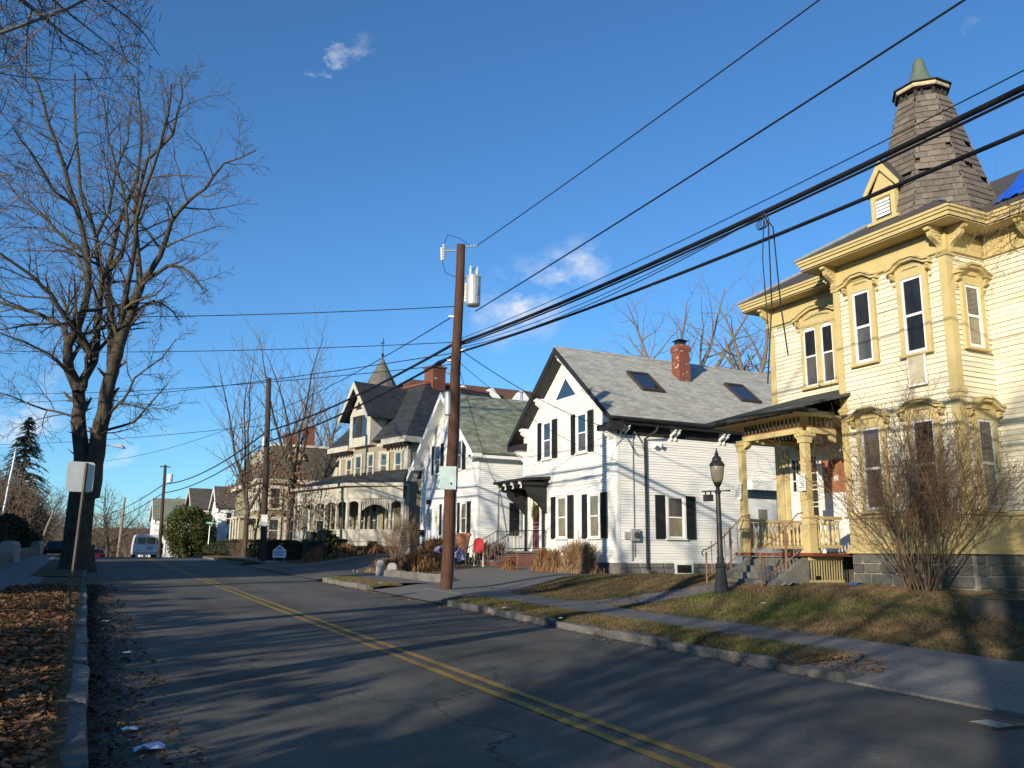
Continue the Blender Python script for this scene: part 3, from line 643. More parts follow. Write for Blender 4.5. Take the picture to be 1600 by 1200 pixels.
# windows
def hood(fr, w, u0, u1, z, out=.2, rise_=.2, ext=.2):
    """bracketed segmental hood over a window"""
    c = (u0+u1)/2; mb = MB()
    prof = [(u0-ext, 0), (u0-ext*.2, .03), (u0+.06, .10), (c-.16, rise_*.9), (c+.16, rise_*.9), (u1-.06, .10), (u1+ext*.2, .03), (u1+ext, 0)]
    for k in range(len(prof)-1):
        (a, za), (b, zb) = prof[k], prof[k+1]
        fr.ext(mb, [(a, z+.20+za), (b, z+.20+zb), (b, z+.27+zb), (a, z+.27+za)], .0, out)
        fr.ext(mb, [(a+.0, z+.272+za), (b, z+.272+zb), (b, z+.315+zb), (a, z+.315+za)], .0, out+.05)
        lo = .09+.08*math.sin(math.pi*(k+.5)/(len(prof)-1)); lo2 = .20
        if 0 < k < len(prof)-2: fr.ext(mb, [(a, z+.10+ (za*.75)), (b, z+.10+(zb*.75)), (b, z+.199+zb), (a, z+.199+za)], .0, out*.45)
    for u in (u0-ext*.55, u1+ext*.55): scroll(mb, fr, u, z+.2, .3, out*.8, .07)
    mb.build('hood', M['ochre'], w)
def ywin(fr, u0, u1, z0, z1, pane, sash=M['white_trim'], p2=None, hd=True, cas=.12, top=.2):
    w = window(Y, fr, u0, u1, z0, z1, M['ochre'], sash, pane, .022, cas, pane2=p2, casing_top=top, sashw=.06)
    if hd: hood(fr, w, u0-cas+.02, u1+cas-.02, z1)
    return w
ywin(FB, 14.36, 14.90, 6.26, 8.08, M['glass_dark'], p2=M['glass_grey']); ywin(FB, 12.86, 13.44, 6.2, 8.02, M['glass_dark'])
ywin(FB, 14.34, 14.92, 2.62, 4.62, M['glass_grey'], M['white_peel']); ywin(FB, 12.86, 13.46, 2.58, 4.62, M['glass_dark'], M['white_peel'])
ywin(FR, 17.43, 17.95, 6.2, 7.66, M['glass_grey'], p2=M['glass_curtain']); ywin(FR, 17.43, 17.95, 2.58, 4.55, M['glass_grey'], M['white_peel'], p2=M['glass_curtain'])
wt = window(Y, FM, 17.42, 17.90+.0, 6.3, 8.04, M['ochre'], M['white_trim'], M['glass_dark'], .022, .09, arch=.14, pane2=M['glass_grey'], casing_top=.22)
wt2 = window(Y, FM, 16.80, 17.235, 6.3, 8.04, M['ochre'], M['white_trim'], M['glass_dark'], .022, .09, arch=.14, pane2=M['glass_grey'], casing_top=.22)
hood(FM, wt, 16.72, 17.98, 8.08, .2, .26, .22)
# storm sash hanging loose under the middle window
mb = MB(); FB.box(mb, 12.92, 12.96, 5.45, 6.22, .09, .12); FB.box(mb, 12.92, 13.42, 5.41, 5.45, .09, .12); FB.box(mb, 13.39, 13.41, 5.45, 6.1, .09, .11)
ss = mb.build('storm_sash', M['white_trim'], Y, label='loose screen frame hanging below the right front window')
mb = MB(); FB.box(mb, 12.96, 13.39, 5.45, 6.17, .1, .106); mb.build('screen', mat('screen', (.52,.46,.33), .9, (.45,.40,.28), 6), ss)
# frieze with scalloped top, brackets
def frieze(fr, a, b, z=8.44, m=M['ochre']):
    mb = MB(); fr.box(mb, a, b, z, z+.30, -.02, .07); fr.box(mb, a, b, z-.05, z-.002, -.02, .1)
    u = a+.01; p = .088
    while u < b-p:
        fr.ext(mb, [(u, z+.302), (u+p-.012, z+.302), (u+p-.012, z+.33)]+[(u+(p-.012)*(.5+.5*math.cos(t)), z+.345+.045*math.sin(t)) for t in (.5, 1.1, 1.57, 2.1, 2.6)]+[(u, z+.33)], 0, .07); u += p
    return mb.build('frieze', m, Y)
frieze(FB, 12.16, 15.58); frieze(FR, 17.01, 18.29); frieze(FM, 15.6, 19.38); frieze(FM, 6, 12.15); frieze(FL, 17.01, 18.29)
u = 15.75; mb = MB()
while u < 19.0:
    FM.ext(mb, [(u, 8.36), (u+.075, 8.36), (u+.075, 8.30), (u+.037, 8.24), (u, 8.30)], 0, .05); u += .105
mb.build('drop_trim', mat('drop_trim', (.34,.36,.2), .8, (.28,.3,.17), 6), Y)
def brk(fr, u, w=.12, z=8.95, h=.62, out=.5):
    mb = MB(); scroll(mb, fr, u, z, h, out, w); n = 5
    for k in range(n): fr.box(mb, u-w*.62, u+w*.62, z-.05-k*.07-.03, z-.05-k*.07, .05, out*(1-k/n)*.95+.03)
    mb.build('bracket', M['ochre'], Y)
brk(FB, 12.32); brk(FB, 15.44); brk(FR, 17.08); brk(FL, 17.08); brk(FM, 19.22); brk(FM, 11.05); brk(FM, 16.0)
# eaves: soffit, stepped fascia
e = .58
mb = MB(); mb.box(17-e, 18.3, 12.25-e, 15.5+e, 8.952, 8.985); mb.box(18.3-e, 30, 4, 12.25-e-.002, 8.952, 8.985); mb.box(18.3-e, 30, 15.5+e+.002, 19.3+e, 8.952, 8.985); mb.build('soffit', M['ochre_worn'], Y)
mb = MB()
for (o, z0, z1) in ((0, 8.94, 9.075), (.04, 9.078, 9.15), (.075, 9.152, 9.215)):
    q = e+o; t = .03
    mb.box(17-q, 17-q+t+o, 12.25-q, 15.5+q, z0, z1); mb.box(17-q+t+o+.001, 18.3-q-.001, 12.25-q, 12.25-q+t+o, z0, z1); mb.box(17-q+t+o+.001, 18.3-q-.001, 15.5+q-t-o, 15.5+q, z0, z1)
    mb.box(18.3-q, 18.3-q+t+o, 4, 12.25-q+t+o, z0, z1); mb.box(18.3-q, 18.3-q+t+o, 15.5+q-t-o, 19.3+q, z0, z1); mb.box(18.3-q+t+o+.001, 30, 19.3+q-t-o, 19.3+q, z0, z1)
mb.build('fascia', M['ochre'], Y)
# roofs
q = e+.09; z0 = 9.217; k_ = .62
def rz(d): return z0+k_*d
mb = MB()
x0, x1, ya, yb = 18.3-q, 31, 3.9, 19.3+q; run = 4.6
A, B_, C_, D_ = (x0, ya, z0), (x0, yb, z0), (x1, yb, z0), (x1, ya, z0)
R1, R2, R3 = (x0+run, ya, rz(run)), (x0+run, yb-run, rz(run)), (x1, yb-run, rz(run))
mb.add([A, B_, C_, D_, R1, R2, R3, (x1, ya, rz(run))], [(0, 1, 5, 4), (1, 2, 6, 5), (4, 5, 6, 7), (0, 4, 7, 3), (0, 3, 2, 1), (2, 3, 7, 6)])
mb.build('roof', M['slate_dark'], Y)
mb = MB(); bx = 17-q; run = 1.85
mb.add([(bx, 12.25-q, z0+.002), (bx, 15.5+q, z0+.002), (20.5, 15.5+q, z0+.002), (20.5, 12.25-q, z0+.002), (bx+run, 12.25-q+run, rz(run)), (bx+run, 15.5+q-run, rz(run)), (20.5, 15.5+q-run, rz(run)), (20.5, 12.25-q+run, rz(run))],
       [(0, 1, 5, 4), (1, 2, 6, 5), (4, 5, 6, 7), (0, 4, 7, 3), (0, 3, 2, 1), (2, 3, 7, 6)])
mb.build('roof', M['slate_dark'], Y)
mb = MB()
for a, b in (((x0-.02, yb+.02, z0+.02), (x0+3.2, yb-3.2, rz(3.2)+.03)), ((bx-.02, 15.5+q+.02, z0+.02), (bx+1.3, 15.5+q-1.3, rz(1.3)+.03)), ((bx-.02, 12.25-q-.02, z0+.02), (bx+.7, 12.25-q+.7, rz(.7)+.03))): mb.tube([a, b], .045, 6)
mb.build('hip_flashing', M['lead'], Y)
# tower roof clad in separate slates
TX, TY, TZ0, TZ1, TR0, TR1 = 18.6, 13.66, 9.5, 13.32, 1.60, .58
ph = math.pi/8
mb = MB(); mb.lathe([(TR0-.04, TZ0), (TR1-.03, TZ1-.2), (TR1-.07, TZ1)], TX, TY, 8, ph); tower = mb.build('tower_roof', M['slate_dark'], Y)
sl = MB(); sl.hull([(0,0,0),(1,0,0),(1,.4,0),(0,.4,0)], [(.0,-.1,1.12),(1,-.1,1.12),(1,-.5,1.12),(0,-.5,1.12)]); slate_me = sl.mesh('slate', M['slate'])
import bmesh
_b = bmesh.new(); _b.from_mesh(slate_me); bmesh.ops.recalc_face_normals(_b, faces=_b.faces); _b.to_mesh(slate_me); _b.free()
rng = random.Random(3); hid = MB(); nrow = 21; slh = (TZ1-.2-TZ0)/nrow; nsl = 0
for fc in range(8):
    a0, a1 = ph+fc*math.pi/4, ph+(fc+1)*math.pi/4; am = (a0+a1)/2
    vis = math.cos(am-math.atan2(-13.72, -18.6)) > .05
    n = Vector((math.cos(am), math.sin(am), 0)); tang = Vector((-math.sin(am), math.cos(am), 0))
    for r_ in range(nrow):
        z = TZ0+r_*slh
        if z < 9.75 and False: continue
        rad = TR0+(TR1-TR0)*(z-TZ0)/(TZ1-TZ0); rad2 = TR0+(TR1-TR0)*(z+slh-TZ0)/(TZ1-TZ0); ap = rad*math.cos(math.pi/8); w = rad*math.sin(math.pi/8)*2
        cnt = max(2, round(w/.27)); off = (r_ % 2)*.5
        edges = sorted(set([0.0, 1.0]+[min(1, max(0, (k+off+rng.uniform(-.12, .12))/cnt)) for k in range(cnt+1)]))
        for k in range(len(edges)-1):
            ua, ub = edges[k]-.5, edges[k+1]-.5
            if (ub-ua)*w < .04 or rng.random() < .008: continue
            if r_ in (11, 12) and fc == 4 and ua > .2 and vis: continue
            dz = slh*1.08; lean = (rad2-rad)*math.cos(math.pi/8)*1.08
            p = Vector((TX, TY, z+rng.uniform(-.008, .008)))+n*(ap+.008+rng.uniform(0, .006))+tang*(ua*w+.004)
            mt = Matrix.Translation(p) @ Matrix(((tang.x*((ub-ua)*w-.008), n.x*.034, n.x*lean, 0), (tang.y*((ub-ua)*w-.008), n.y*.034, n.y*lean, 0), (0, 0, dz, 0), (0, 0, 0, 1)))
            if vis and nsl < 299:
                # bake the small lean into a mesh of its own so the piece keeps a clean transform
                me = MB(); me.hull([mt @ Vector(v) for v in ((0,0,0),(1,0,0),(1,1,0),(0,1,0))], [mt @ Vector(v) for v in ((0,-.25,1.05),(1,-.25,1.05),(1,.15,1.05),(0,.15,1.05))])
                o = me.build('slate', M['slate'], Y); nsl += 1
            else: hid.hull([mt @ Vector(v) for v in ((0,0,0),(1,0,0),(1,1,0),(0,1,0))], [mt @ Vector(v) for v in ((0,-.25,1.05),(1,-.25,1.05),(1,.15,1.05),(0,.15,1.05))])
hid.build('slates', M['slate'], Y, kind='stuff')
# open lantern under the cap, cap and copper finial
mb = MB()
for k in range(8):
    a = ph+k*math.pi/4; p = (TX+(TR1-.02)*math.cos(a), TY+(TR1-.02)*math.sin(a)); mb.tube([(p[0], p[1], TZ1-.24), (p[0]*.98+TX*.02, p[1]*.98+TY*.02, TZ1+.1)], .05, 6)
    for s_ in (.35, .65):
        b = a+math.pi/4; q2 = (p[0]*(1-s_)+(TX+(TR1-.02)*math.cos(b))*s_, p[1]*(1-s_)+(TY+(TR1-.02)*math.sin(b))*s_); 
        if k in (3, 4, 5, 6) and s_ < .5: mb.tube([(q2[0], q2[1], TZ1-.24), (q2[0], q2[1], TZ1+.1)], .03, 5)
        elif k not in (4, 3): mb.tube([(q2[0], q2[1], TZ1-.24), (q2[0], q2[1], TZ1+.1)], .06, 5)
mb.build('lantern_post', M['dark_wood'], Y)
mb = MB(); mb.lathe([(TR1+.02, TZ1+.03), (.68, TZ1+.06), (.68, TZ1+.075), (.3, TZ1+.08)], TX, TY, 8, ph); mb.build('cap_soffit', M['dark_wood'], Y)
mb = MB(); mb.lathe([(.65, TZ1+.082), (.68, TZ1+.12), (.68, TZ1+.20), (.60, TZ1+.21)], TX, TY, 8, ph); mb.build('cap_fascia', mat('cap_fascia', (.62,.54,.36), .8, (.42,.34,.2), 9), Y)
mb = MB(); mb.lathe([(.74, TZ1+.19), (.74, TZ1+.215), (.69, TZ1+.225), (.5, TZ1+.26), (.42, TZ1+.30)], TX, TY, 8, ph); mb.build('cap_edge', M['dark_wood'], Y)
mb = MB(); mb.lathe([(.50, TZ1+.25), (.43, TZ1+.33), (.33, TZ1+.46), (.245, TZ1+.62), (.185, TZ1+.80), (.15, TZ1+.98), (.145, TZ1+1.05), (.12, TZ1+1.06), (.115, TZ1+1.13), (.04, TZ1+1.15)], TX, TY, 14); mb.build('finial', M['copper'], Y, smooth=True)
# dormer
FD = Fr((17.2, 0, 0), (0, 1, 0), (-1, 0, 0)); mb = MB(); c = 13.95
FD.ext(mb, [(c-.36, 9.7), (c+.36, 9.7), (c+.36, 10.62), (c, 11.22), (c-.36, 10.62)], -1.2, 0); d = mb.build('dormer', M['ochre'], Y)
mb = MB(); FD.box(mb, c-.36, c-.24, 9.84, 10.55, .003, .04); FD.box(mb, c+.24, c+.36, 9.84, 10.55, .003, .04); FD.box(mb, c-.46, c+.46, 9.74, 9.82, .003, .1); FD.box(mb, c-.235, c+.235, 10.42, 10.52, .003, .03)
FD.ext(mb, [(c-.26, 10.63), (c+.26, 10.63), (c, 11.02)], .003, .035); mb.build('dormer_trim', M['ochre'], d)
mb = MB()
for s_ in (-1, 1):
    FD.ext(mb, [(c+s_*.52, 10.56), (c+s_*.52, 10.68), (c, 11.42), (c, 11.28)], -.9, .05)
mb.build('dormer_roof', M['slate_dark'], d)
mb = MB()
for s_ in (-1, 1): FD.ext(mb, [(c+s_*.53, 10.48), (c+s_*.53, 10.66), (c, 11.40), (c, 11.14)], .052, .09)
mb.build('bargeboard', M['ochre'], d)
lv = MB(); FD.box(lv, c-.2, c+.2, 9.9, 10.38, .003, .03); lv.build('vent', M['dark_wood'], d)
for k in range(5):
    mb = MB(); FD.exu(mb, [(.03, 9.985+k*.095), (.075, 9.93+k*.095), (.075, 9.915+k*.095), (.03, 9.97+k*.095)] if False else [(.031, 9.92+k*.092), (.07, 9.90+k*.092), (.045, 9.98+k*.092), (.031, 9.98+k*.092)], c-.2, c+.2); mb.build('slat', M['white_trim'], d)
# tarp on the right-hand roof and a far dark slope
mb = MB(); rng = random.Random(9); n = 9
vs = [(18.1+1.9*i/n, 11.75-.9*j/n+.25*(i/n), rz(18.1+1.9*i/n-(18.3-q))+.05+(.22*(1-abs(j/n-.2))*(i/n))+rng.uniform(0, .05)+.08*max(0, (i/n-.3))) for i in range(n+1) for j in range(n+1)]
mb.add(vs, [(i*(n+1)+j, (i+1)*(n+1)+j, (i+1)*(n+1)+j+1, i*(n+1)+j+1) for i in range(n) for j in range(n)])
tp = mb.build('tarp', M['tarp'], None, smooth=True, loc=(18.5, 11.5, 9.4)); tag(tp, 'crumpled blue tarpaulin spread on the roof behind the turret', 'tarpaulin')
mb = MB(); mb.box(21.9, 27, 4, 14.1, 10.8, 11.5); mb.build('upper_wall', M['ochre'], Y)
mb = MB(); mb.slab([(21.3, 14.6, 11.35), (21.3, 4, 11.35), (24.5, 4, 12.9), (24.5, 12.5, 12.9)], .1); mb.build('roof', M['tar'], Y)

# ---- entry porch
PX, PA, PB = 16.0, 15.88, 18.2       # post line x, right post y, left post y
mb = MB(); mb.box(15.8, 18.28, 15.62, 18.4, 1.52, 1.60); mb.build('porch_deck', M['porch_red'], Y)
mb = MB(); mb.box(15.95, 18.25, 16.3, 18.3, .6, 1.5); mb.build('porch_base', M['concrete'], Y)
def post(x, y, z0, z1, w=.11, m=M['ochre']):
    mb = MB(); b = MB()
    mb.box(x-w, x+w, y-w, y+w, z0, z0+.85); mb.box(x-w-.03, x+w+.03, y-w-.03, y+w+.03, z0+.852, z0+.91); mb.box(x-w-.03, x+w+.03, y-w-.03, y+w+.03, z0-.002, z0+.07)
    mb.box(x-w*.72, x+w*.72, y-w*.72, y+w*.72, z0+.911, z1-.3); mb.box(x-w, x+w, y-w, y+w, z1-.298, z1); mb.box(x-w-.03, x+w+.03, y-w-.03, y+w+.03, z1-.14, z1-.08)
    return mb.build('porch_post', m, Y)
for (x, y) in ((PX, PA), (PX, PB), (18.2, PB)): post(x, y, 1.6, 4.62, .105 if y == PB else .125)
FP = Fr((PX, 0, 0), (0, 1, 0), (-1, 0, 0)); FQ = Fr((0, 15.85, 0), (1, 0, 0), (0, -1, 0)); FS = Fr((0, 18.2, 0), (1, 0, 0), (0, -1, 0))
for fr, a, b in ((FP, PA+.1, PB-.1), (FQ, PX+.12, 17.02), (FS, PX+.12, 18.2)):
    mb = MB(); fr.box(mb, a, b, 4.58, 4.72, -.06, .06); fr.box(mb, a, b, 5.07, 5.16, -.06, .06); mb.build('porch_beam', M['ochre'], Y)
    mb = MB(); c_ = (a+b)/2
    for s_ in (-1, 1):
        pts = [(c_+s_*(b-a)/2, 4.578), (c_+s_*(b-a)/2, 4.38)]+[(c_+s_*((b-a)/2-.21*math.sin(t)), 4.578-.18*math.cos(t)) for t in (.3, .6, .9, 1.2, 1.5)]
        fr.ext(mb, pts, -.04, .04)
    mb.build('spandrel', M['ochre'], Y)
    mb = MB(); fr.box(mb, a, b, 4.722, 4.76, -.05, .05); mb.build('porch_rail', M['porch_red'], Y)
    n = int((b-a)/.135); sp = MB(); sp.lathe([(.022, 0), (.03, .06), (.018, .1), (.034, .16), (.034, .2), (.018, .25), (.03, .28), (.022, .31)], 0, 0, 7)
    me = sp.mesh('spindle', M['porch_green'], True)
    for k in range(n):
        u = a+(b-a)*(k+.5)/n; inst(me, 'spindle', Y, Matrix.Translation(fr.pt(u, 4.76, 0)))
# balustrades: far side and right side
bal = MB(); bal.lathe([(.05, 0), (.05, .08), (.03, .1), (.055, .2), (.05, .28), (.028, .42), (.035, .5), (.05, .52), (.05, .6)], 0, 0, 8); bal_me = bal.mesh('baluster', M['ochre_worn'], True)
for fr, a, b in ((FQ, PX+.17, 17.0), (FS, PX+.17, 18.1)):
    mb = MB(); fr.box(mb, a-.12, b, 2.42, 2.50, -.09, .09); fr.box(mb, a, b, 1.72, 1.80, -.06, .06); mb.build('handrail', M['ochre_worn'], Y)
    n = int((b-a)/.145)
    for k in range(n): inst(bal_me, 'baluster', Y, Matrix.Translation(fr.pt(a+(b-a)*(k+.5)/n, 1.8, 0)))
# slatted skirt under the right side
mb = MB(); FQ.box(mb, PX-.1, 17.02, 1.42, 1.515, -.03, .03); FQ.box(mb, PX-.1, 17.02, .86, .95, -.02, .02); mb.build('skirt_rail', M['ochre_worn'], Y)
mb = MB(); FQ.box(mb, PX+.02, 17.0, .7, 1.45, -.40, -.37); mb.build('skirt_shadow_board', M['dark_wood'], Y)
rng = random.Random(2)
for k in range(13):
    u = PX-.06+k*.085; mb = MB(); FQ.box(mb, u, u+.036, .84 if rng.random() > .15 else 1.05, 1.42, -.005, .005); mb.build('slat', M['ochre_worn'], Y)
# porch roof
zr0, zr1 = 5.17, 6.05
mb = MB(); th = .05
P_ = [(15.38, 15.2, zr0), (15.38, 18.95, zr0), (18.27, 18.95, zr0), (18.27, 18.0, zr1), (18.27, 15.53, zr1), (16.96, 15.2, zr0+.42)]
mb.add([P_[0], P_[1], P_[2], P_[3], P_[4], P_[5]]+[(x, y, z-.07) for x, y, z in P_], [(0, 1, 3, 4, 5), (1, 2, 3), (7, 6, 0, 1)[::-1], (1, 2, 8, 7), (6, 0, 5, 11), (11, 5, 4, 10), (6, 7, 9, 10, 11), (7, 8, 9)])
mb.build('porch_roof', M['porch_roof'], Y)
mb = MB(); mb.box(15.5, 18.25, 15.7, 18.85, 5.0, 5.07); mb.build('porch_ceiling', M['ochre_worn'], Y)
mb = MB(); x = 15.44
for k in range(9): mb.box(15.42, 15.9, 15.3+k*.43, 15.36+k*.43, 5.02, 5.1)
mb.build('rafter_tail', M['dark_wood'], Y)
mb = MB(); mb.quad((15.36, 15.18, zr0-.075), (15.36, 18.97, zr0-.075), (15.36, 18.97, zr0-.02), (15.36, 15.18, zr0-.02)); 
mb = MB(); mb.box(15.375, 15.41, 15.2, 18.95, zr0-.13, zr0-.072); mb.build('porch_gutter', M['dark_wood'], Y)
# doorway inside the porch
FM2 = FM
mb = MB(); FM.box(mb, 18.28, 18.75, 1.6, 4.3, .02, .05); FM.box(mb, 17.5, 17.72, 1.6, 4.3, .02, .05); dr = mb.build('door', M['white'], Y)
mb = MB(); FM.box(mb, 18.33, 18.62, 3.35, 4.25, .05, .06); pn = mb.build('pane', M['glass_porch'], dr)
mb = MB()
for z in (3.63, 3.93): FM.box(mb, 18.33, 18.62, z, z+.03, .06, .075)
FM.box(mb, 18.46, 18.49, 3.35, 4.25, .06, .076); FM.box(mb, 18.28, 18.33, 3.3, 4.3, .05, .08); FM.box(mb, 18.62, 18.67, 3.3, 4.3, .05, .08); mb.build('muntin', M['white'], dr)
mb = MB(); FM.box(mb, 17.74, 18.26, 1.62, 4.3, .018, .03); mb.build('doorway', M['dark_wood'], Y)
mb = MB(); FM.box(mb, 16.2, 17.49, 3.24, 4.15, .02, .06); bp_ = mb.build('boarded_panel', mat('orange_board', (.36,.15,.075), .85, (.29,.12,.06), 5), Y, label='orange brown board over the doorway')
mb = MB(); FM.box(mb, 16.2, 17.49, 1.65, 3.235, .02, .055); mb.build('boarded_panel', M['white'], Y)
mb = MB(); FM.box(mb, 16.95, 17.1, 3.55, 3.7, .062, .068); mb.build('notice', M['paper'], bp_)
mb = MB(); FM.box(mb, 18.78, 18.92, 1.6, 4.6, .02, .08); FM.box(mb, 19.0, 19.13, 1.6, 4.6, .02, .08); mb.build('pilaster', M['ochre'], Y)
# concrete steps with painted risers, sidewall
for k in range(5):
    mb = MB(); x1 = 14.55+.3*k; mb.box(x1, 15.94, 16.12, 17.75, .5, .78+.165*k); mb.build('step', M['concrete'], Y)
mb = MB(); mb.hull([(14.75, 15.9, .5), (15.95, 15.9, .5), (15.95, 15.9, 1.5), (15.5, 15.9, 1.3), (14.75, 15.9, .82)], [(14.75, 16.1, .5), (15.95, 16.1, .5), (15.95, 16.1, 1.5), (15.5, 16.1, 1.3), (14.75, 16.1, .82)]); mb.build('step_cheek', M['concrete'], Y)
mb = MB(); mb.hull([(14.5, 17.77, .5), (15.95, 17.77, .5), (15.95, 17.77, 1.5), (14.5, 17.77, .82)], [(14.5, 17.97, .5), (15.95, 17.97, .5), (15.95, 17.97, 1.5), (14.5, 17.97, .82)]); mb.build('step_cheek', M['concrete'], Y)
rng = random.Random(8)
for k in range(4):
    mb = MB(); x1 = 14.55+.3*k; y = 16.75+.12*math.sin(k*2.1); mb.box(x1-.004, x1, y-.18, y+.18, .63+.165*k, .78+.165*k+.001); mb.box(x1-.004, x1+.28, y-.18, y+.18, .7825+.165*k, .7865+.165*k); mb.build('paint_patch', mat('blue_grey_paint', (.075,.10,.12), .8, (.05,.07,.09), 6) if k == 0 else bpy.data.materials['blue_grey_paint'], Y)
def pipe_rail(y, name='stair_rail'):
    mb = MB(); r = .019
    mb.tube([(14.5, y, .7), (14.5, y, 1.6)], r*1.3, 6); mb.tube([(15.3, y, .85), (15.3, y, 2.25)], r*1.2, 6); mb.tube([(16.0, y, 1.5), (16.0, y, 2.62)], r, 6)
    mb.tube([(14.40, y, 1.50), (14.36, y, 1.58), (14.42, y, 1.67), (14.5, y, 1.66), (15.0, y, 1.92), (15.75, y, 2.55), (16.02, y, 2.6)], r, 6)
    mb.tube([(14.5, y, .95), (15.3, y, 1.36), (15.75, y, 1.65)], r*.9, 5)
    for k in range(5):
        x = 14.68+.22*k; za = .95+(x-14.5)*.55; mb.tube([(x, y, za), (x, y, za+.84)], r*.6, 5)
    for k in (0, 2):
        x = 14.9+.22*k; zc = 1.35+(x-14.5)*.6; mb.tube([(x+.06*math.cos(t)*(1-t/9), y, zc+.09*math.sin(t)) for t in np.linspace(0, 7, 12)], r*.45, 4)
    return mb.build(name, M['rust'], Y)
pipe_rail(16.0); pipe_rail(18.02)
# two paper notices tied to the porch posts: things of their own
def notice(x, y, z, w, h, label, tilt):
    root = T('paper_notice', label, 'notice', (x, y, z), 0)
    root.rotation_euler = (tilt, 0, 0)
    LOCALS[root.name] = 1
    n = 6; vs = [(-.012*math.sin(math.pi*i/n)-.003*j, -w/2+w*i/n, -h/2+h*j/4) for j in range(5) for i in range(n+1)]
    mb = MB(); mb.add(vs, [(j*(n+1)+i, j*(n+1)+i+1, (j+1)*(n+1)+i+1, (j+1)*(n+1)+i) for j in range(4) for i in range(n)]); mb.build('sheet', M['paper'], root, fix=False)
    mb = MB(); rng = random.Random(int(z*100))
    for k in range(7):
        zz = h*.38-k*h*.11; a = -w*.38; b = w*rng.uniform(.05, .38); mb.quad((-.022, a, zz), (-.022, b, zz), (-.022, b, zz-h*.035), (-.022, a, zz-h*.035))
    mb.build('printed_lines', M['ink'], root, fix=False); return root
notice(15.83, 18.22, 3.25, .26, .46, 'white paper notice hung on the left porch post by the lamp', .08)
notice(15.83, 15.88, 3.32, .27, .42, 'printed paper notice taped to the right porch post', 0)

# ================================================================ white gabled house with skylights
X1 = 18.7
H = T('white_house', 'white clapboard house with black trim, grey shingle roof and two skylights', 'house', (X1, 32.6, zg(X1, 32.6)))
HF = Fr((X1, 0, 0), (0, 1, 0), (-1, 0, 0)); HS = Fr((0, 28.6, 0), (1, 0, 0), (0, -1, 0)); HN = Fr((0, 36.75, 0), (1, 0, 0), (0, 1, 0))
ya, yb, yc, XB_ = 28.6, 36.75, 32.6, 31.0
ez, rzz = 6.55, 10.55                                    # eave line on the wall, ridge
mb = MB(); HF.ext(mb, [(ya+.02, 1.2), (yb-.02, 1.2), (yb-.02, 7.2), (yc, rzz-.1), (ya+.02, 7.2)], -(XB_-X1), -.012); mb.build('wall', M['white'], H)
siding(H, HF, [(ya, 1.27), (yb, 1.27), (yb, 7.05), (yc, rzz-.25), (ya, 7.1)], M['white'], .105)
siding(H, HS, [(X1, 1.27), (XB_, 1.27), (XB_, 6.6), (X1, 6.6)], M['white'], .105)
mb = MB(); mb.box(X1+.03, XB_, ya+.03, yb-.03, .3, 1.24); mb.build('foundation', mat('foundation_mortar', (.20,.19,.165), 1, (.15,.14,.125), 5), H)
S2 = [stone_mesh(40+i, 'stone', .03, mat('grey_stone_%d' % i, (.15,.147,.135), .9, (.2,.195,.18), 8, 6, .4, 14, rand=.18) if i == 0 else bpy.data.materials['grey_stone_0'], 2) for i in range(3)]
stones(H, HS, X1+.02, 25.0, .55, (.23, .23, .22), 5, .03, .4, .75, S2)
mb = MB(); HF.box(mb, ya-.02, ya+.1, 1.27, 6.3, 0, .035); HS.box(mb, X1-.03, X1+.1, 1.27, 6.3, 0, .033); HF.box(mb, yb-.1, yb+.02, 1.27, 6.3, 0, .035); mb.build('corner_board', M['white_trim'], H)
mb = MB(); HF.box(mb, ya, yb, 1.2, 1.30, 0, .03); HS.box(mb, X1-.02, XB_, 1.2, 1.30, 0, .03); mb.build('skirt_board', M['white_trim'], H)
# roof
ov, oe = .62, .55; sl_ = .82; ez = rzz+.10-sl_*(yc-ya)-.12
def h1roof(y): return rzz+.10-sl_*abs(y-yc)
mb = MB()
for s_ in (-1, 1):
    ye = (ya-oe) if s_ < 0 else (yb+oe)
    mb.slab([(X1-ov, yc, h1roof(yc)), (XB_, yc, h1roof(yc)), (XB_, ye, h1roof(ye)), (X1-ov, ye, h1roof(ye))], .09)
mb.build('roof', M['roof_h1'], H)
mb = MB(); mb.tube([(X1-ov, yc, h1roof(yc)+.0), (XB_, yc, h1roof(yc))], .06, 6); mb.build('ridge_cap', M['roof_h1'], H)
# black bargeboards, soffits, gutter, cornice returns
mb = MB()
for s_ in (-1, 1):
    ye = (ya-oe) if s_ < 0 else (yb+oe)
    for (d0, d1, a, b) in ((X1-ov-.03, X1-ov, -.10, .28),):
        mb.hull([(d0, yc, h1roof(yc)+.0), (d0, ye, h1roof(ye)), (d0, ye, h1roof(ye)-.26), (d0, yc, h1roof(yc)-.3)], [(d1, yc, h1roof(yc)+.0), (d1, ye, h1roof(ye)), (d1, ye, h1roof(ye)-.26), (d1, yc, h1roof(yc)-.3)])
mb.build('bargeboard', M['black'], H)
mb = MB()
for s_ in (-1, 1):
    ye = (ya-oe) if s_ < 0 else (yb+oe)
    mb.hull([(X1-ov, yc, h1roof(yc)-.22), (X1-ov, ye, h1roof(ye)-.2), (X1-ov, ye, h1roof(ye)-.24), (X1-ov, yc, h1roof(yc)-.27)], [(X1+.01, yc, h1roof(yc)-.22), (X1+.01, ye, h1roof(ye)-.2), (X1+.01, ye, h1roof(ye)-.24), (X1+.01, yc, h1roof(yc)-.27)])
mb.box(X1-ov, XB_, ya-oe, ya-.002, h1roof(ya-oe)-.28, h1roof(ya-oe)-.24)
mb.box(X1, XB_, ya-.05, ya-.001, 6.28, h1roof(ya-oe)-.285); mb.build('soffit', M['black'], H)
mb = MB(); z = h1roof(ya-oe); mb.exu = None
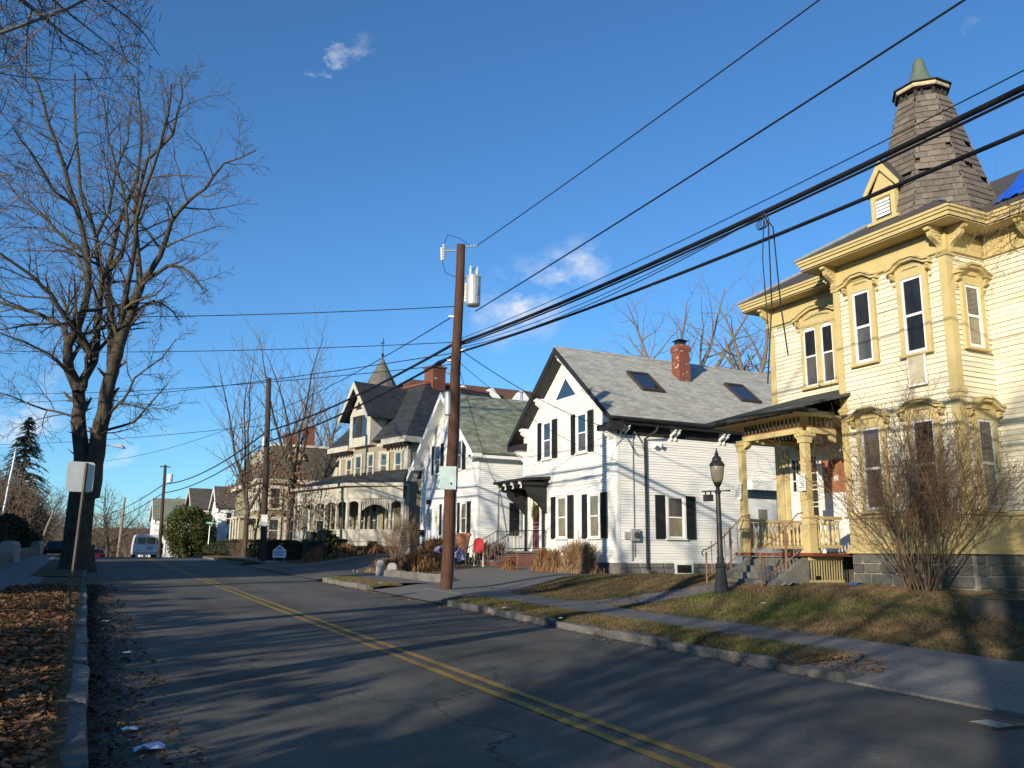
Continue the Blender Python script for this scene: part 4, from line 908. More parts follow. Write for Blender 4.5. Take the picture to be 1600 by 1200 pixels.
gp = [(ya-oe-.02, z-.02), (ya-oe-.15, z-.03), (ya-oe-.16, z-.11), (ya-oe-.10, z-.17), (ya-oe-.02, z-.18)]
mb.hull([(X1-ov+.02, y, zz) for y, zz in gp], [(XB_, y, zz) for y, zz in gp]); mb.build('gutter', M['black'], H)
mb = MB()
for (a, b) in ((ya-oe-.05, ya+.45), (yb-.35, yb+oe)):
    mb.hull([(X1-ov-.02, a, 6.40), (X1-ov-.02, b, 6.40), (X1-ov-.02, b, 6.62), (X1-ov-.02, a, 6.62)], [(X1-.002, a, 6.40), (X1-.002, b, 6.40), (X1-.002, b, 6.78), (X1-.002, a, 6.78)])
mb.build('cornice_return', M['black'], H)
# white paired scroll brackets
def bracket_pair(fr, u, z, out, h=.5):
    for du in (-.11, .11):
        mb = MB(); scroll(mb, fr, u+du, z, h, out, .075); mb.build('bracket', M['white_trim'], H)
for x in (18.95, 21.45, 24.0): bracket_pair(HS, x, 6.62, .44, .46)
for y in (ya+.1, yb-.05): bracket_pair(HF, y, 6.40, .5, .5)
for y in (30.55, yc+.0, 34.7, 36.2):
    zz = h1roof(y)-.3; bracket_pair(HF, y, zz, .5, .68)
# windows with black shutters
def h1win(fr, u0, u1, z0, z1, pane, p2=None, sh=.46, gap=.1):
    w = window(H, fr, u0, u1, z0, z1, M['white_trim'], M['white_trim'], pane, .02, .11, pane2=p2, sashw=.055)
    shutter(H, fr, u0-gap-sh, u0-gap, z0-.04, z1+.06, M['black']); shutter(H, fr, u1+gap, u1+gap+sh, z0-.04, z1+.06, M['black'])
    return w
h1win(HF, 33.95, 34.68, 5.82, 7.5, M['glass_sky'], M['glass_grey']); h1win(HF, 30.82, 31.56, 5.8, 7.46, M['glass_sky'], M['glass_grey'])
h1win(HF, 32.55, 33.33, 2.22, 3.98, M['glass_curtain'], sh=.5); h1win(HF, 29.86, 30.62, 2.2, 3.94, M['glass_curtain'], sh=.5)
h1win(HS, 21.08, 21.87, 2.2, 3.86, M['glass_grey'], M['glass_curtain'], sh=.5)
# triangular attic window
mb = MB(); HF.ext(mb, [(31.5, 8.30), (33.72, 8.30), (32.61, 9.42)], .0, .05); tw = mb.build('window', M['white_trim'], H)
mb = MB(); HF.ext(mb, [(31.72, 8.40), (33.50, 8.40), (32.61, 9.26)], .045, .056); mb.build('pane', M['glass_sky'], tw)
# skylights
def skylight(xa, xb):
    def p(x, y, d=0): n = Vector((0, -sl_, 1)).normalized(); return Vector((x, y, h1roof(y)))+n*d
    y0, y1 = 29.95, 31.2; mb = MB(); w = .09
    for (a, b, c_, d_) in ((xa, xb, y0, y0+w), (xa, xb, y1-w, y1), (xa, xa+w, y0+w, y1-w), (xb-w, xb, y0+w, y1-w)):
        mb.hull([p(a, c_, -.02), p(b, c_, -.02), p(b, d_, -.02), p(a, d_, -.02)], [p(a, c_, .13), p(b, c_, .13), p(b, d_, .13), p(a, d_, .13)])
    s_ = mb.build('skylight', mat('bronze', (.05,.042,.035), .5) if 'bronze' not in bpy.data.materials else bpy.data.materials['bronze'], H)
    mb = MB(); mb.hull([p(xa+w, y0+w, .0), p(xb-w, y0+w, .0), p(xb-w, y1-w, .0), p(xa+w, y1-w, .0)], [p(xa+w, y0+w, .08), p(xb-w, y0+w, .08), p(xb-w, y1-w, .08), p(xa+w, y1-w, .08)])
    mb.build('pane', M['glass_sky'], s_)
skylight(20.95, 22.1); skylight(26.45, 27.6)
# chimney with real bricks
def chimney(root, x0, x1, y0, y1, z0, z1, mort, brick, bh=.085, bl=.24, name='chimney', cap=.12):
    mb = MB(); mb.box(x0+.012, x1-.012, y0+.012, y1-.012, z0, z1); c = mb.build(name, mort, root)
    mb = MB(); rng = random.Random(int(z0*10)); z = z0; r = 0
    while z < z1-bh*.5:
        o = .014 if not (z > z1-cap*3.2 and z < z1-cap) else .05
        off = (r % 2)*bl/2
        for (a0, a1, f) in ((x0, x1, lambda a, b: mb.box(a, b, y0-o, y0+.05, z, z+bh-.014)), (x0, x1, lambda a, b: mb.box(a, b, y1-.05, y1+o, z, z+bh-.014)), (y0, y1, lambda a, b: mb.box(x0-o, x0+.05, a, b, z, z+bh-.014)), (y0, y1, lambda a, b: mb.box(x1-.05, x1+o, a, b, z, z+bh-.014))):
            u = a0-off
            while u < a1:
                a, b = max(u, a0-o+.001), min(u+bl-.014, a1+o-.001)
                if b-a > .03 and rng.random() > .02: f(a, b)
                u += bl
        z += bh; r += 1
    mb.build('bricks', brick, c, kind='stuff', fix=False)
    return c
ch = chimney(H, 23.8, 24.4, 31.05, 31.6, 8.6, 11.15, M['brick_mortar'], M['brick'])
mb = MB(); mb.box(23.77, 24.43, 31.02, 31.63, 8.6, 9.4); mb.build('flashing', M['lead'], ch)
mb = MB(); mb.hull([(23.78, 31.03, 11.35), (24.42, 31.03, 11.35), (24.42, 31.62, 11.35), (23.78, 31.62, 11.35)], [(24.0, 31.25, 11.46), (24.2, 31.25, 11.46), (24.2, 31.4, 11.46), (24.0, 31.4, 11.46)]); mb.box(23.9, 24.3, 31.15, 31.5, 11.152, 11.345); mb.build('chimney_cap', M['black'], ch)
# front door, hood on carved brackets, wreath
mb = MB(); HF.box(mb, 34.85, 35.05, 1.62, 4.25, .0, .06); HF.box(mb, 35.75, 35.95, 1.62, 4.25, .0, .06); HF.box(mb, 34.85, 35.95, 4.252, 4.5, .0, .07); mb.build('door_frame', M['white_trim'], H)
mb = MB(); HF.box(mb, 35.06, 35.74, 1.64, 4.24, -.02, .03); d = mb.build('door', M['door_red'], H)
mb = MB()
for (a, b, c_, e_) in ((35.12, 35.37, 1.8, 2.6), (35.43, 35.68, 1.8, 2.6)): HF.box(mb, a, b, c_, e_, .03, .045)
mb.build('door_panel', M['door_red'], d)
for a, b in ((35.12, 35.36), (35.44, 35.68)):
    mb = MB(); HF.ext(mb, [(a, 3.0), (b, 3.0)]+arch_pts(a, b, 3.85, .2, 6), .03, .042); mb.build('door_panel', M['door_red'], d)
mb = MB(); HF.ext(mb, [(35.22, 3.75), (35.58, 3.75)]+arch_pts(35.22, 35.58, 3.8, .26, 7), .043, .05); mb.build('fanlight', M['white_trim'], d)
mb = MB(); HF.hull = None
mb.hull([(X1-1.55, 34.05, 4.72), (X1-1.55, 36.95, 4.72), (X1, 36.95, 4.86), (X1, 34.05, 4.86)], [(X1-1.55, 34.05, 4.84), (X1-1.55, 36.95, 4.84), (X1, 36.95, 5.0), (X1, 34.05, 5.0)]); hd_ = mb.build('door_hood', M['black'], H)
mb = MB(); mb.box(X1-1.42, X1, 34.2, 36.8, 4.58, 4.719); mb.build('hood_frieze', M['black'], hd_)
for y in (34.45, 36.5):
    fr = Fr((X1, 0, 0), (0, 1, 0), (-1, 0, 0)); mb = MB(); scroll(mb, fr, y, 4.58, 1.25, 1.3, .12); mb.build('hood_bracket', M['black'], hd_)
for k in range(7):
    mb = MB(); y = 34.3+k*.4; scroll(mb, Fr((X1-1.38, 0, 0), (0, 1, 0), (-1, 0, 0)), y, 4.72, .3, .13, .08); mb.build('hood_corbel', M['white_trim'] if k % 2 == 0 else M['black'], hd_)
for y in (34.62, 36.35): mb = MB(); mb.box(X1-.14, X1-.02, y-.06, y+.06, 1.6, 4.4); mb.build('hood_post', M['black'], H)
rng = random.Random(4); mb = MB()
for k in range(420):
    t = rng.uniform(0, 2*math.pi); rr = .26+rng.gauss(0, .05); y = 35.4+rr*math.cos(t); z = 3.42+rr*math.sin(t)*1.15; x = X1-.05-rng.uniform(0, .1); s_ = .05
    a = rng.uniform(0, 6.28); mb.add([(x, y, z), (x-.03, y+s_*math.cos(a), z+s_*math.sin(a)), (x-.01, y+s_*math.cos(a+.8), z+s_*math.sin(a+.8))], [(0, 1, 2)])
w = mb.build('wreath', M['wreath'], None, fix=False, loc=(X1-.05, 35.4, 3.42)); tag(w, 'green evergreen wreath hanging on the dark red front door', 'wreath')
# brick stoop with rails
mb = MB(); mb.box(X1-1.5, X1-.02, 34.3, 36.7, .6, 1.55); st = mb.build('stoop', M['brick_mortar'], H)
mb = MB(); bm_ = M['brick_red']
def brickface(mb, f, u0, u1, z0, z1, bh=.08, bl=.22):
    z = z0; r = 0
    while z < z1-.03:
        u = u0-(r % 2)*bl/2
        while u < u1:
            a, b = max(u, u0), min(u+bl-.015, u1)
            if b-a > .03: f(a, b, z, min(z+bh-.015, z1))
            u += bl
        z += bh; r += 1
brickface(mb, lambda a, b, c_, d_: mb.box(a, b, 34.28, 34.32, c_, d_), X1-1.5, X1-.05, .62, 1.54)
brickface(mb, lambda a, b, c_, d_: mb.box(X1-1.52, X1-1.48, a, b, c_, d_), 34.3, 36.7, .62, 1.54); mb.build('bricks', bm_, st, kind='stuff', fix=False)
mb = MB(); mb.box(X1-1.6, X1-.03, 34.2, 36.8, 1.552, 1.63); mb.build('landing', M['concrete'], H)
for k in range(4):
    mb = MB(); x0 = X1-1.6-.38*(k+1); mb.box(x0, x0+.40, 34.5, 36.4, .5, 1.36-.21*k); s_ = mb.build('step', M['brick_red'], H)
    mb = MB(); mb.box(x0-.03, x0+.378, 34.45, 36.45, 1.362-.21*k, 1.42-.21*k); mb.build('tread', M['concrete'], s_)
def iron_rail(pts, y, name='stair_rail'):
    mb = MB(); r = .016
    mb.tube([(x, y, z+.92) for x, z in pts], r*1.2, 5); mb.tube([(x, y, z+.12) for x, z in pts], r, 5)
    L = 0
    for (xa, za), (xb, zb) in zip(pts[:-1], pts[1:]):
        n = max(2, int(abs(xb-xa)/.17))
        for k in range(n+1): t = k/n; x, z = xa+(xb-xa)*t, za+(zb-za)*t; mb.tube([(x, y, z+(.0 if k in (0, n) else .12)), (x, y, z+.92)], r*(1.2 if k in (0, n) else .7), 4, False)
    return mb.build(name, M['iron'], H, fix=False)
for y in (34.45, 36.45): iron_rail([(X1-.05, 1.63), (X1-1.55, 1.63), (X1-3.1, .79)], y)
mb = MB()
for k in range(9): mb.tube([(X1-1.5, 34.47+k*.24, 1.63), (X1-1.5, 34.47+k*.24, 2.5)], .011, 4) if False else None
# downspout, conduit and meter, floodlight, basement window, back door
mb = MB(); dx = 20.02; yy = ya-.09
mb.tube([(dx+.28, ya-oe-.1, 6.66), (dx+.25, ya-oe-.0, 6.45), (dx, yy, 6.15), (dx, yy, 1.0), (dx+.05, yy-.06, .9), (dx+.22, yy-.3, .84)], .055, 8); mb.build('downspout', M['black'], H)
mb = MB(); mb.tube([(19.42, yy+.03, 2.4), (19.42, yy+.03, 6.25), (19.5, yy-.02, 6.4), (19.6, yy-.05, 6.3)], .028, 6); mb.build('conduit', M['grey_metal'], H)
mb = MB(); mb.tube([(19.3, yy+.02, 1.3), (19.3, yy+.02, 2.1)], .03, 6); mb.tube([(19.42, yy+.02, 1.45), (19.42, yy+.02, 2.1)], .022, 6); mb.box(19.24, 19.64, ya-.17, ya-.02, 2.05, 2.52); mb.box(18.98, 19.22, ya-.1, ya-.02, 2.12, 2.4); mb.lathe([(.1, 0), (.1, .01)], 0, 0, 8); mt_ = mb.build('electric_meter', M['grey_metal'], H)
mb = MB(); HS.ext(mb, [(19.44+.12*math.cos(t), 2.3+.12*math.sin(t)) for t in np.arange(10)*.628], .17, .25); mb.build('meter_dial', M['glass_grey'], mt_)
for s_ in (-1, 1):
    mb = MB(); mb.tube([(20.55+.05*s_, ya-.05, 5.98), (20.55+.2*s_, ya-.25, 5.9)], [.04, .1], 8); mb.build('floodlight', M['white_trim'], H)
mb = MB(); HS.box(mb, 21.38, 22.3, .72, 1.24, -.05, .06); bw = mb.build('basement_window', M['white_trim'], H)
mb = MB(); HS.box(mb, 21.48, 22.2, .82, 1.14, .055, .064); mb.build('pane', M['glass_dark'], bw)
mb = MB(); HS.box(mb, 25.2, 27.1, 4.3, 4.7, .0, .5); mb.build('door_canopy', M['white_trim'], H); mb = MB(); HS.box(mb, 25.25, 27.1, 3.95, 4.29, .02, .06); mb.build('transom', M['glass_dark'], H)
mb = MB(); HS.box(mb, 25.3, 26.9, 1.4, 3.94, .0, .06); bd = mb.build('door', M['white_trim'], H)
mb = MB(); HS.box(mb, 25.85, 26.35, 2.2, 3.5, .06, .07); mb.build('pane', M['glass_curtain'], bd)

# ================================================================ second white house, green roof
X2 = 19.1
H2 = T('white_house', 'white gabled house with mottled green roof, behind the utility pole', 'house', (X2, 47.5, zg(X2, 47.5)))
JF = Fr((X2, 0, 0), (0, 1, 0), (-1, 0, 0)); JS = Fr((0, 43.15, 0), (1, 0, 0), (0, -1, 0))
ya2, yb2, yc2, xb2 = 43.15, 52.0, 47.6, 31.0; ez2, rz2 = 6.95, 11.0; sl2 = .83
def h2roof(y): return rz2+.1-sl2*abs(y-yc2)
mb = MB(); JF.ext(mb, [(ya2+.02, 1.0), (yb2-.02, 1.0), (yb2-.02, 7.2), (yc2, rz2-.1), (ya2+.02, 7.2)], -(xb2-X2), -.012); mb.build('wall', M['white'], H2)
siding(H2, JF, [(ya2, 1.5), (yb2, 1.5), (yb2, 7.1), (yc2, rz2-.25), (ya2, 7.1)], M['white'], .115)
siding(H2, JS, [(X2, 1.5), (xb2, 1.5), (xb2, 6.9), (X2, 6.9)], M['white'], .115)
mb = MB(); JF.box(mb, ya2-.02, ya2+.1, 1.4, 6.8, 0, .035); JS.box(mb, X2-.03, X2+.1, 1.4, 6.8, 0, .033); JF.box(mb, yb2-.1, yb2+.02, 1.4, 6.8, 0, .035); mb.build('corner_board', M['white_trim'], H2)
ov2, oe2 = .6, .5; mb = MB()
for s_ in (-1, 1):
    ye = (ya2-oe2) if s_ < 0 else (yb2+oe2+.8)
    mb.slab([(X2-ov2, yc2, h2roof(yc2)), (xb2, yc2, h2roof(yc2)), (xb2, ye, h2roof(ye)), (X2-ov2, ye, h2roof(ye))], .09)
mb.build('roof', M['roof_h2'], H2)
mb = MB()
for s_ in (-1, 1):
    ye = (ya2-oe2) if s_ < 0 else (yb2+oe2+.8); d0, d1 = X2-ov2-.03, X2-ov2
    mb.hull([(d0, yc2, h2roof(yc2)), (d0, ye, h2roof(ye)), (d0, ye, h2roof(ye)-.3), (d0, yc2, h2roof(yc2)-.38)], [(d1, yc2, h2roof(yc2)), (d1, ye, h2roof(ye)), (d1, ye, h2roof(ye)-.3), (d1, yc2, h2roof(yc2)-.38)])
mb.build('bargeboard', M['white_trim'], H2)
mb = MB()
for s_ in (-1, 1):
    ye = (ya2-oe2) if s_ < 0 else (yb2+oe2+.8)
    mb.hull([(X2-ov2, yc2, h2roof(yc2)-.22), (X2-ov2, ye, h2roof(ye)-.2), (X2-ov2, ye, h2roof(ye)-.24), (X2-ov2, yc2, h2roof(yc2)-.27)], [(X2+.01, yc2, h2roof(yc2)-.22), (X2+.01, ye, h2roof(ye)-.2), (X2+.01, ye, h2roof(ye)-.24), (X2+.01, yc2, h2roof(yc2)-.27)])
mb.box(X2-ov2, xb2, ya2-oe2, ya2-.002, h2roof(ya2-oe2)-.3, h2roof(ya2-oe2)-.14); mb.box(X2, xb2, ya2-.05, ya2-.002, 6.55, h2roof(ya2-oe2)-.302)
for (a, b) in ((ya2-oe2-.05, ya2+.4), (yb2-.3, yb2+oe2+.6)): mb.box(X2-ov2, X2-.002, a, b, 6.72, 6.92)
mb.build('soffit', M['white_trim'], H2)
def h2win(fr, u0, u1, z0, z1, pane, p2=None, sh=.46, gap=.1, left=True, right=True):
    w = window(H2, fr, u0, u1, z0, z1, M['white_trim'], M['white_trim'], pane, .02, .1, pane2=p2, sashw=.055)
    if left: shutter(H2, fr, u0-gap-sh, u0-gap, z0-.04, z1+.06, M['black'])
    if right: shutter(H2, fr, u1+gap, u1+gap+sh, z0-.04, z1+.06, M['black'])
h2win(JF, 48.82, 49.66, 6.3, 8.05, M['glass_sky'], M['glass_grey']); h2win(JF, 45.42, 46.22, 6.28, 7.98, M['glass_sky'], M['glass_grey'])
h2win(JF, 44.55, 45.3, 2.6, 4.32, M['glass_curtain'], M['glass_grey']); h2win(JF, 47.3, 48.1, 2.6, 4.36, M['glass_curtain'], M['glass_grey'])
h2win(JS, 21.75, 22.4, 2.55, 4.25, M['glass_sky'], M['glass_grey'], sh=.62)
mb = MB(); JF.box(mb, 49.75, 50.9, 1.9, 4.35, 0, .06); fd = mb.build('door_frame', M['white_trim'], H2)
mb = MB(); JF.box(mb, 49.95, 50.68, 2.0, 4.2, .06, .075); fd = mb.build('door', M['door_blue'], H2)
mb = MB(); JF.box(mb, 50.1, 50.5, 3.1, 4.0, .075, .085); mb.build('pane', M['glass_sky'], fd); mb = MB(); JF.box(mb, 50.1, 50.5, 2.2, 2.9, .075, .09); mb.build('door_panel', M['white_trim'], fd)
mb = MB(); JF.box(mb, 50.35, 50.65, 4.5, 4.78, .02, .2); mb.build('porch_light', M['black'], H2)
mb = MB(); JF.ext(mb, [(49.28+(.24 if k % 2 == 0 else .095)*math.sin(k*math.pi/5), 3.6+(.28 if k % 2 == 0 else .11)*math.cos(k*math.pi/5)) for k in range(10)], .03, .06)
s_ = mb.build('wall_star', M['ochre_worn'], None, loc=(X2-.05, 49.28, 3.6)); tag(s_, 'dull gold star hung on white wall beside the blue door', 'star')
mb = MB(); JS.box(mb, 20.3, 20.36, 2.0, 5.0, .02, .06); mb.tube([(20.0, 43.05, 5.6), (20.33, 43.05, 5.0), (20.9, 43.05, 2.2)], .02, 5); mb.build('service_conduit', M['grey_metal'], H2)
mb = MB(); mb.tube([(24, 47.6, 11.0), (24, 47.6, 11.6)], .09, 8); mb.tube([(24, 47.6, 11.6), (24, 47.6, 11.75)], .16, 8); mb.build('roof_vent', M['galv'], H2)
mb = MB()
for k in range(7): mb.tube([(X2-1.6, 49.6+.3*k, 1.3), (X2-1.6, 49.6+.3*k, 2.5)], .03, 4); 
mb.tube([(X2-1.6, 49.6, 2.5), (X2-1.6, 51.4, 2.5)], .04, 4); mb.build('stair_rail', M['white_trim'], H2)
mb = MB(); JF.box(mb, 51.25, 51.75, 2.6, 2.95, .05, .35); mb.build('letter_box', M['black'], H2)

# ================================================================ tan Victorian with turret and glazed porch (turned with the bend of the street)
VO = Vector((19.57, 56.33, 0)); VR = R(14)
V = T('tan_house', 'tan Victorian house with dark slate roof, pointed turret and cream glazed porch', 'house', (VO.x, VO.y, 0), VR, local=True)
# local frame: y along the facade (away), x into the house
VF = Fr((0, 0, 0), (0, 1, 0), (-1, 0, 0)); VS = Fr((0, 0, 0), (1, 0, 0), (0, -1, 0))
gz = 1.1; ve = 9.1
mb = MB(); mb.box(.02, 11, .02, 9.6, gz, ve); mb.build('wall', M['tan'], V)
siding(V, VS, [(0, 1.3), (11, 1.3), (11, 9), (0, 9)], M['tan'], .16, .02); siding(V, VF, [(0, 1.3), (9.6, 1.3), (9.6, 9), (0, 9)], M['tan'], .16, .02)
mb = MB(); VF.box(mb, -.04, .36, 1.3, 9, .0, .06); VS.box(mb, -.05, .2, 1.3, 9, .0, .06); VF.box(mb, 9.3, 9.64, 1.3, 9, 0, .06); mb.build('corner_board', M['vic_trim'], V)
mb = MB(); VS.box(mb, 0, 11, 8.55, 9.0, 0, .1); VF.box(mb, 0, 9.6, 8.55, 9.0, 0, .1); mb.build('frieze', M['vic_trim'], V)
# projecting centre bay on the upper floor, chamfered
mb = MB(); mb.hull([(0, 2.1, 5.6), (-.75, 2.9, 5.6), (-.75, 6.2, 5.6), (0, 7.0, 5.6)], [(0, 2.1, 9.0), (-.75, 2.9, 9.0), (-.75, 6.2, 9.0), (0, 7.0, 9.0)]); mb.build('bay', M['tan'], V)
def vwin(fr, u0, u1, z0, z1, pane=None, **k): return window(V, fr, u0, u1, z0, z1, M['vic_trim'], M['vic_trim'], pane or M['glass_sky'], .03, .14, pane2=M['glass_grey'], sashw=.07, **k)
VB = Fr((-.75, 0, 0), (0, 1, 0), (-1, 0, 0)); VC = Fr((0, 2.1, 0), (-.68, .73, 0), (-.73, -.68, 0))
vwin(VB, 3.25, 3.95, 6.7, 8.5); vwin(VB, 4.95, 5.75, 6.7, 8.5); vwin(VC, .3, .8, 6.7, 8.5); vwin(VF, .75, 1.5, 6.7, 8.5); vwin(VF, 7.7, 8.4, 6.9, 8.5)
[vwin(VF, u, u+.9, 2.6, 5.0, M['glass_dark']) for u in (1.5, 3.6, 5.4, 7.6)]; vwin(VS, 1.3, 1.9, 3.0, 5.2); vwin(VS, 1.3, 1.9, 6.6, 8.4)
mb = MB(); VS.box(mb, 1.0, 2.2, 5.8, 6.0, 0, .15); mb.build('belt_course', M['vic_trim'], V)
# eaves and hip roof
o = .75
mb = MB(); mb.box(-o, 11.5, -o, 2.4, 9.05, 9.45); mb.box(-o, 11.5, 7.2, 9.6+o, 9.05, 9.45); mb.box(-o*.3, 11.5, 2.401, 7.199, 9.06, 9.44); mb.build('eave', M['vic_trim'], V)
mb = MB()
for y in np.arange(-.4, 2.2, .42): mb.box(-o+.05, 0, y, y+.12, 8.8, 9.05)
for y in np.arange(7.4, 10.2, .42): mb.box(-o+.05, 0, y, y+.12, 8.8, 9.05)
mb.build('modillion', M['dark_wood'], V)
mb = MB(); a = [(-o, -o, 9.452), (11.6, -o, 9.452), (11.6, 10.35, 9.452), (-o, 10.35, 9.452)]; b = [(3.4, 3.0, 14.2), (9.5, 3.0, 14.2), (9.5, 8.2, 14.2), (3.4, 8.2, 14.2)]
mb.hull(a, b); mb.build('roof', M['roof_vic'], V)
mb = MB()
for p, q_ in zip(b, b[1:]+b[:1]): mb.tube([Vector(p)+Vector((0, 0, .05)), Vector(q_)+Vector((0, 0, .05))], .13, 6)
mb.build('ridge_tile', M['brick_red'], V)
c_ = chimney(V, 3.8, 4.95, 2.7, 3.85, 13.0, 15.5, M['brick_mortar'], M['brick_red'], .16, .4)
mb = MB(); mb.box(3.7, 5.05, 2.6, 3.95, 15.5, 15.65); mb.build('chimney_cap', M['brick_red'], c_)
# big gabled dormer over the bay
DG = Fr((-.85, 0, 0), (0, 1, 0), (-1, 0, 0)); c0 = 5.3
mb = MB(); DG.ext(mb, [(c0-1.5, 9.2), (c0+1.5, 9.2), (c0+1.5, 11.6), (c0, 13.6), (c0-1.5, 11.6)], -4.5, 0); g = mb.build('gable_dormer', M['vic_trim'], V)
mb = MB()
for s_ in (-1, 1):
    mb.hull([(-1.5, c0+s_*2.1, 11.35), (-1.5, c0, 14.05), (-1.5, c0, 13.85), (-1.5, c0+s_*2.1, 11.15)], [(5.5, c0+s_*2.1, 11.35), (5.5, c0, 14.05), (5.5, c0, 13.85), (5.5, c0+s_*2.1, 11.15)])
mb.build('dormer_roof', M['roof_vic'], g)
mb = MB()
for s_ in (-1, 1): mb.hull([(-1.56, c0+s_*2.12, 11.3), (-1.56, c0, 14.0), (-1.56, c0, 13.5), (-1.56, c0+s_*2.12, 10.95)], [(-1.501, c0+s_*2.12, 11.3), (-1.501, c0, 14.0), (-1.501, c0, 13.5), (-1.501, c0+s_*2.12, 10.95)])
mb.build('bargeboard', M['vic_trim'], g)
for a, b_ in ((c0-1.0, c0-.3), (c0+.3, c0+1.0)):
    mb = MB(); DG.box(mb, a, b_, 9.9, 11.5, .0, .04); mb.build('dormer_pane', M['glass_sky'], g)
mb = MB(); DG.box(mb, c0-.29, c0+.29, 9.9, 11.5, 0, .08); mb.build('mullion', M['dark_wood'], g)
mb = MB(); DG.ext(mb, [(c0-.7, 12.0), (c0+.7, 12.0), (c0, 13.0)], 0, .03); mb.build('gable_shade', M['dark_wood'], g)  # flat dark triangle standing in for the shade of a recess
# turret behind
mb = MB(); mb.lathe([(1.65, 9), (1.65, 13.6)], 3.4, 9.5, 12); mb.build('turret', M['tan'], V)
mb = MB(); mb.lathe([(2.0, 13.5), (1.9, 13.75), (.12, 17.2), (.02, 17.3)], 3.4, 9.5, 14); mb.build('turret_roof', shingle('turret_slate', (.12,.115,.10), (.16,.15,.13), 'X', .3, .16, 1.0, .3), V)
mb = MB(); mb.tube([(3.4, 9.5, 17.2), (3.4, 9.5, 19.0)], .035, 5); mb.lathe([(.05, 17.4), (.14, 17.55), (.05, 17.7)], 3.4, 9.5, 8); mb.tube([(3.4, 9.3, 18.6), (3.4, 9.8, 18.6)], .05, 4); mb.build('weathervane', M['iron'], V)
# a lower wing with its own dormer eave to the left of the bay
mb = MB(); mb.hull([(-.2, 9.6, 6.0), (3, 9.6, 6.0), (3, 11.4, 6.0), (-.2, 11.4, 6.0)], [(-.2, 9.6, 8.0), (3, 9.6, 8.0), (3, 9.9, 8.0), (-.2, 9.9, 8.0)]); mb.build('side_gable', M['vic_trim'], V)
# porch: plan polyline, front then chamfer
PV = [(-.55, -.45), (-3.0, 2.7), (-3.0, 10.6), (-1.0, 12.2)]
base, rail, head, top = 1.9, 3.0, 4.9, 5.75
mb = MB(); pl = PV+[(0, 12.2), (0, -.2)]
mb.hull([(x, y, 1.95) for x, y in pl], [(x, y, 2.3) for x, y in pl]); mb.build('porch_deck', M['vic_trim'], V)
mb = MB(); mb.hull([(x*.96, y*.97+.1, 1.0) for x, y in pl], [(x*.96, y*.97+.1, 1.94) for x, y in pl]); mb.build('porch_skirt', M['dark_wood'], V)
mb = MB(); mb.hull([(x*1.12-.1, y-.2 if y < 5 else y+.2, 6.0) for x, y in pl], [(x*1.12-.1, y-.2 if y < 5 else y+.2, 6.22) for x, y in pl]); mb.build('porch_cornice', M['vic_trim'], V)
lo = [(x*1.14-.1, y-.2 if y < 5 else y+.2, 6.222) for x, y in PV]+[(-.01, 12.4, 6.222), (-.01, -.4, 6.222)]
hi = [(x*.25-.05, y*.97+.2, 7.05) for x, y in PV]+[(-.01, 11.6, 7.05), (-.01, .1, 7.05)]
mb = MB(); mb.hull(lo, hi); mb.build('porch_roof', M['roof_vic'], V)
mb = MB(); mb.hull([(x*.28, y*.97+.2, 7.05) for x, y in PV]+[(0, 11.6, 7.05), (0, .1, 7.05)], [(x*.28, y*.97+.2, 7.2) for x, y in PV]+[(0, 11.6, 7.2), (0, .1, 7.2)]); mb.build('porch_parapet', M['dark_wood'], V)
def porch_side(p, q_, cells, arch_cell=None):
    p, q_ = Vector((p[0], p[1], 0)), Vector((q_[0], q_[1], 0)); U = (q_-p); L = U.length; U.normalize(); Nn = Vector((-U.y, U.x, 0))
    fr = Fr(p, U, Nn)
    mb = MB(); fr.box(mb, 0, L, 5.15, 6.0, -.1, .02); fr.box(mb, 0, L, 5.0, 5.149, -.06, -.02); mb.build('porch_frieze', M['vic_trim'], V)
    mb = MB(); n = int(L/.16)
    for k in range(n): fr.box(mb, k*L/n, k*L/n+.08, 5.86, 5.98, .02, .08)
    mb.build('dentils', M['vic_trim'], V, kind='stuff')
    mb = MB(); fr.box(mb, 0, L, 2.3, 3.0, -.08, 0); mb.build('porch_apron', M['vic_trim'], V)
    mb = MB(); fr.box(mb, 0, L, 2.96, 3.06, -.1, .06); fr.box(mb, 0, L, 2.26, 2.36, -.1, .06); mb.build('porch_rail', M['vic_trim'], V)
    x = 0; tot = sum(cells)
    for k, c in enumerate(cells):
        w = c/tot*L
        mb = MB(); fr.box(mb, x-.085, x+.085, 2.3, 5.14, -.1, .07); fr.box(mb, x-.13, x+.13, 4.85, 5.0, -.12, .1); mb.build('porch_column', M['vic_trim'], V)
        if k == arch_cell:
            mb = MB(); m_ = 16
            for j in range(m_):
                u = x+.15+(w-.3)*j/m_; t = abs((j+.5)/m_-.5)*2; fr.box(mb, u+.02, u+(w-.3)/m_-.03, 4.75-.45*t**2, 5.14, -.04, .03)
            fr.box(mb, x+.12, x+w-.12, 5.05, 5.14, -.06, .05)
            mb.build('spindle_frieze', M['vic_trim'], V)
        else:
            mb = MB(); a, b_ = x+.09, x+w-.09; pts = arch_pts(a, b_, 4.72, .26, 8)
            for j in range(8): fr.ext(mb, [pts[j], (pts[j][0], 5.14), (pts[j+1][0], 5.14), pts[j+1]], -.05, .02)
            mb.build('arched_head', M['vic_trim'], V)
            mb = MB(); fr.box(mb, (a+b_)/2-.03, (a+b_)/2+.03, 3.06, 4.98, -.05, 0)
            if w > 1.2: mb.build('mullion', M['vic_trim'], V)
        x += w
    mb = MB(); fr.box(mb, L-.11, L+.11, 2.3, 5.14, -.1, .07); mb.build('porch_column', M['vic_trim'], V)
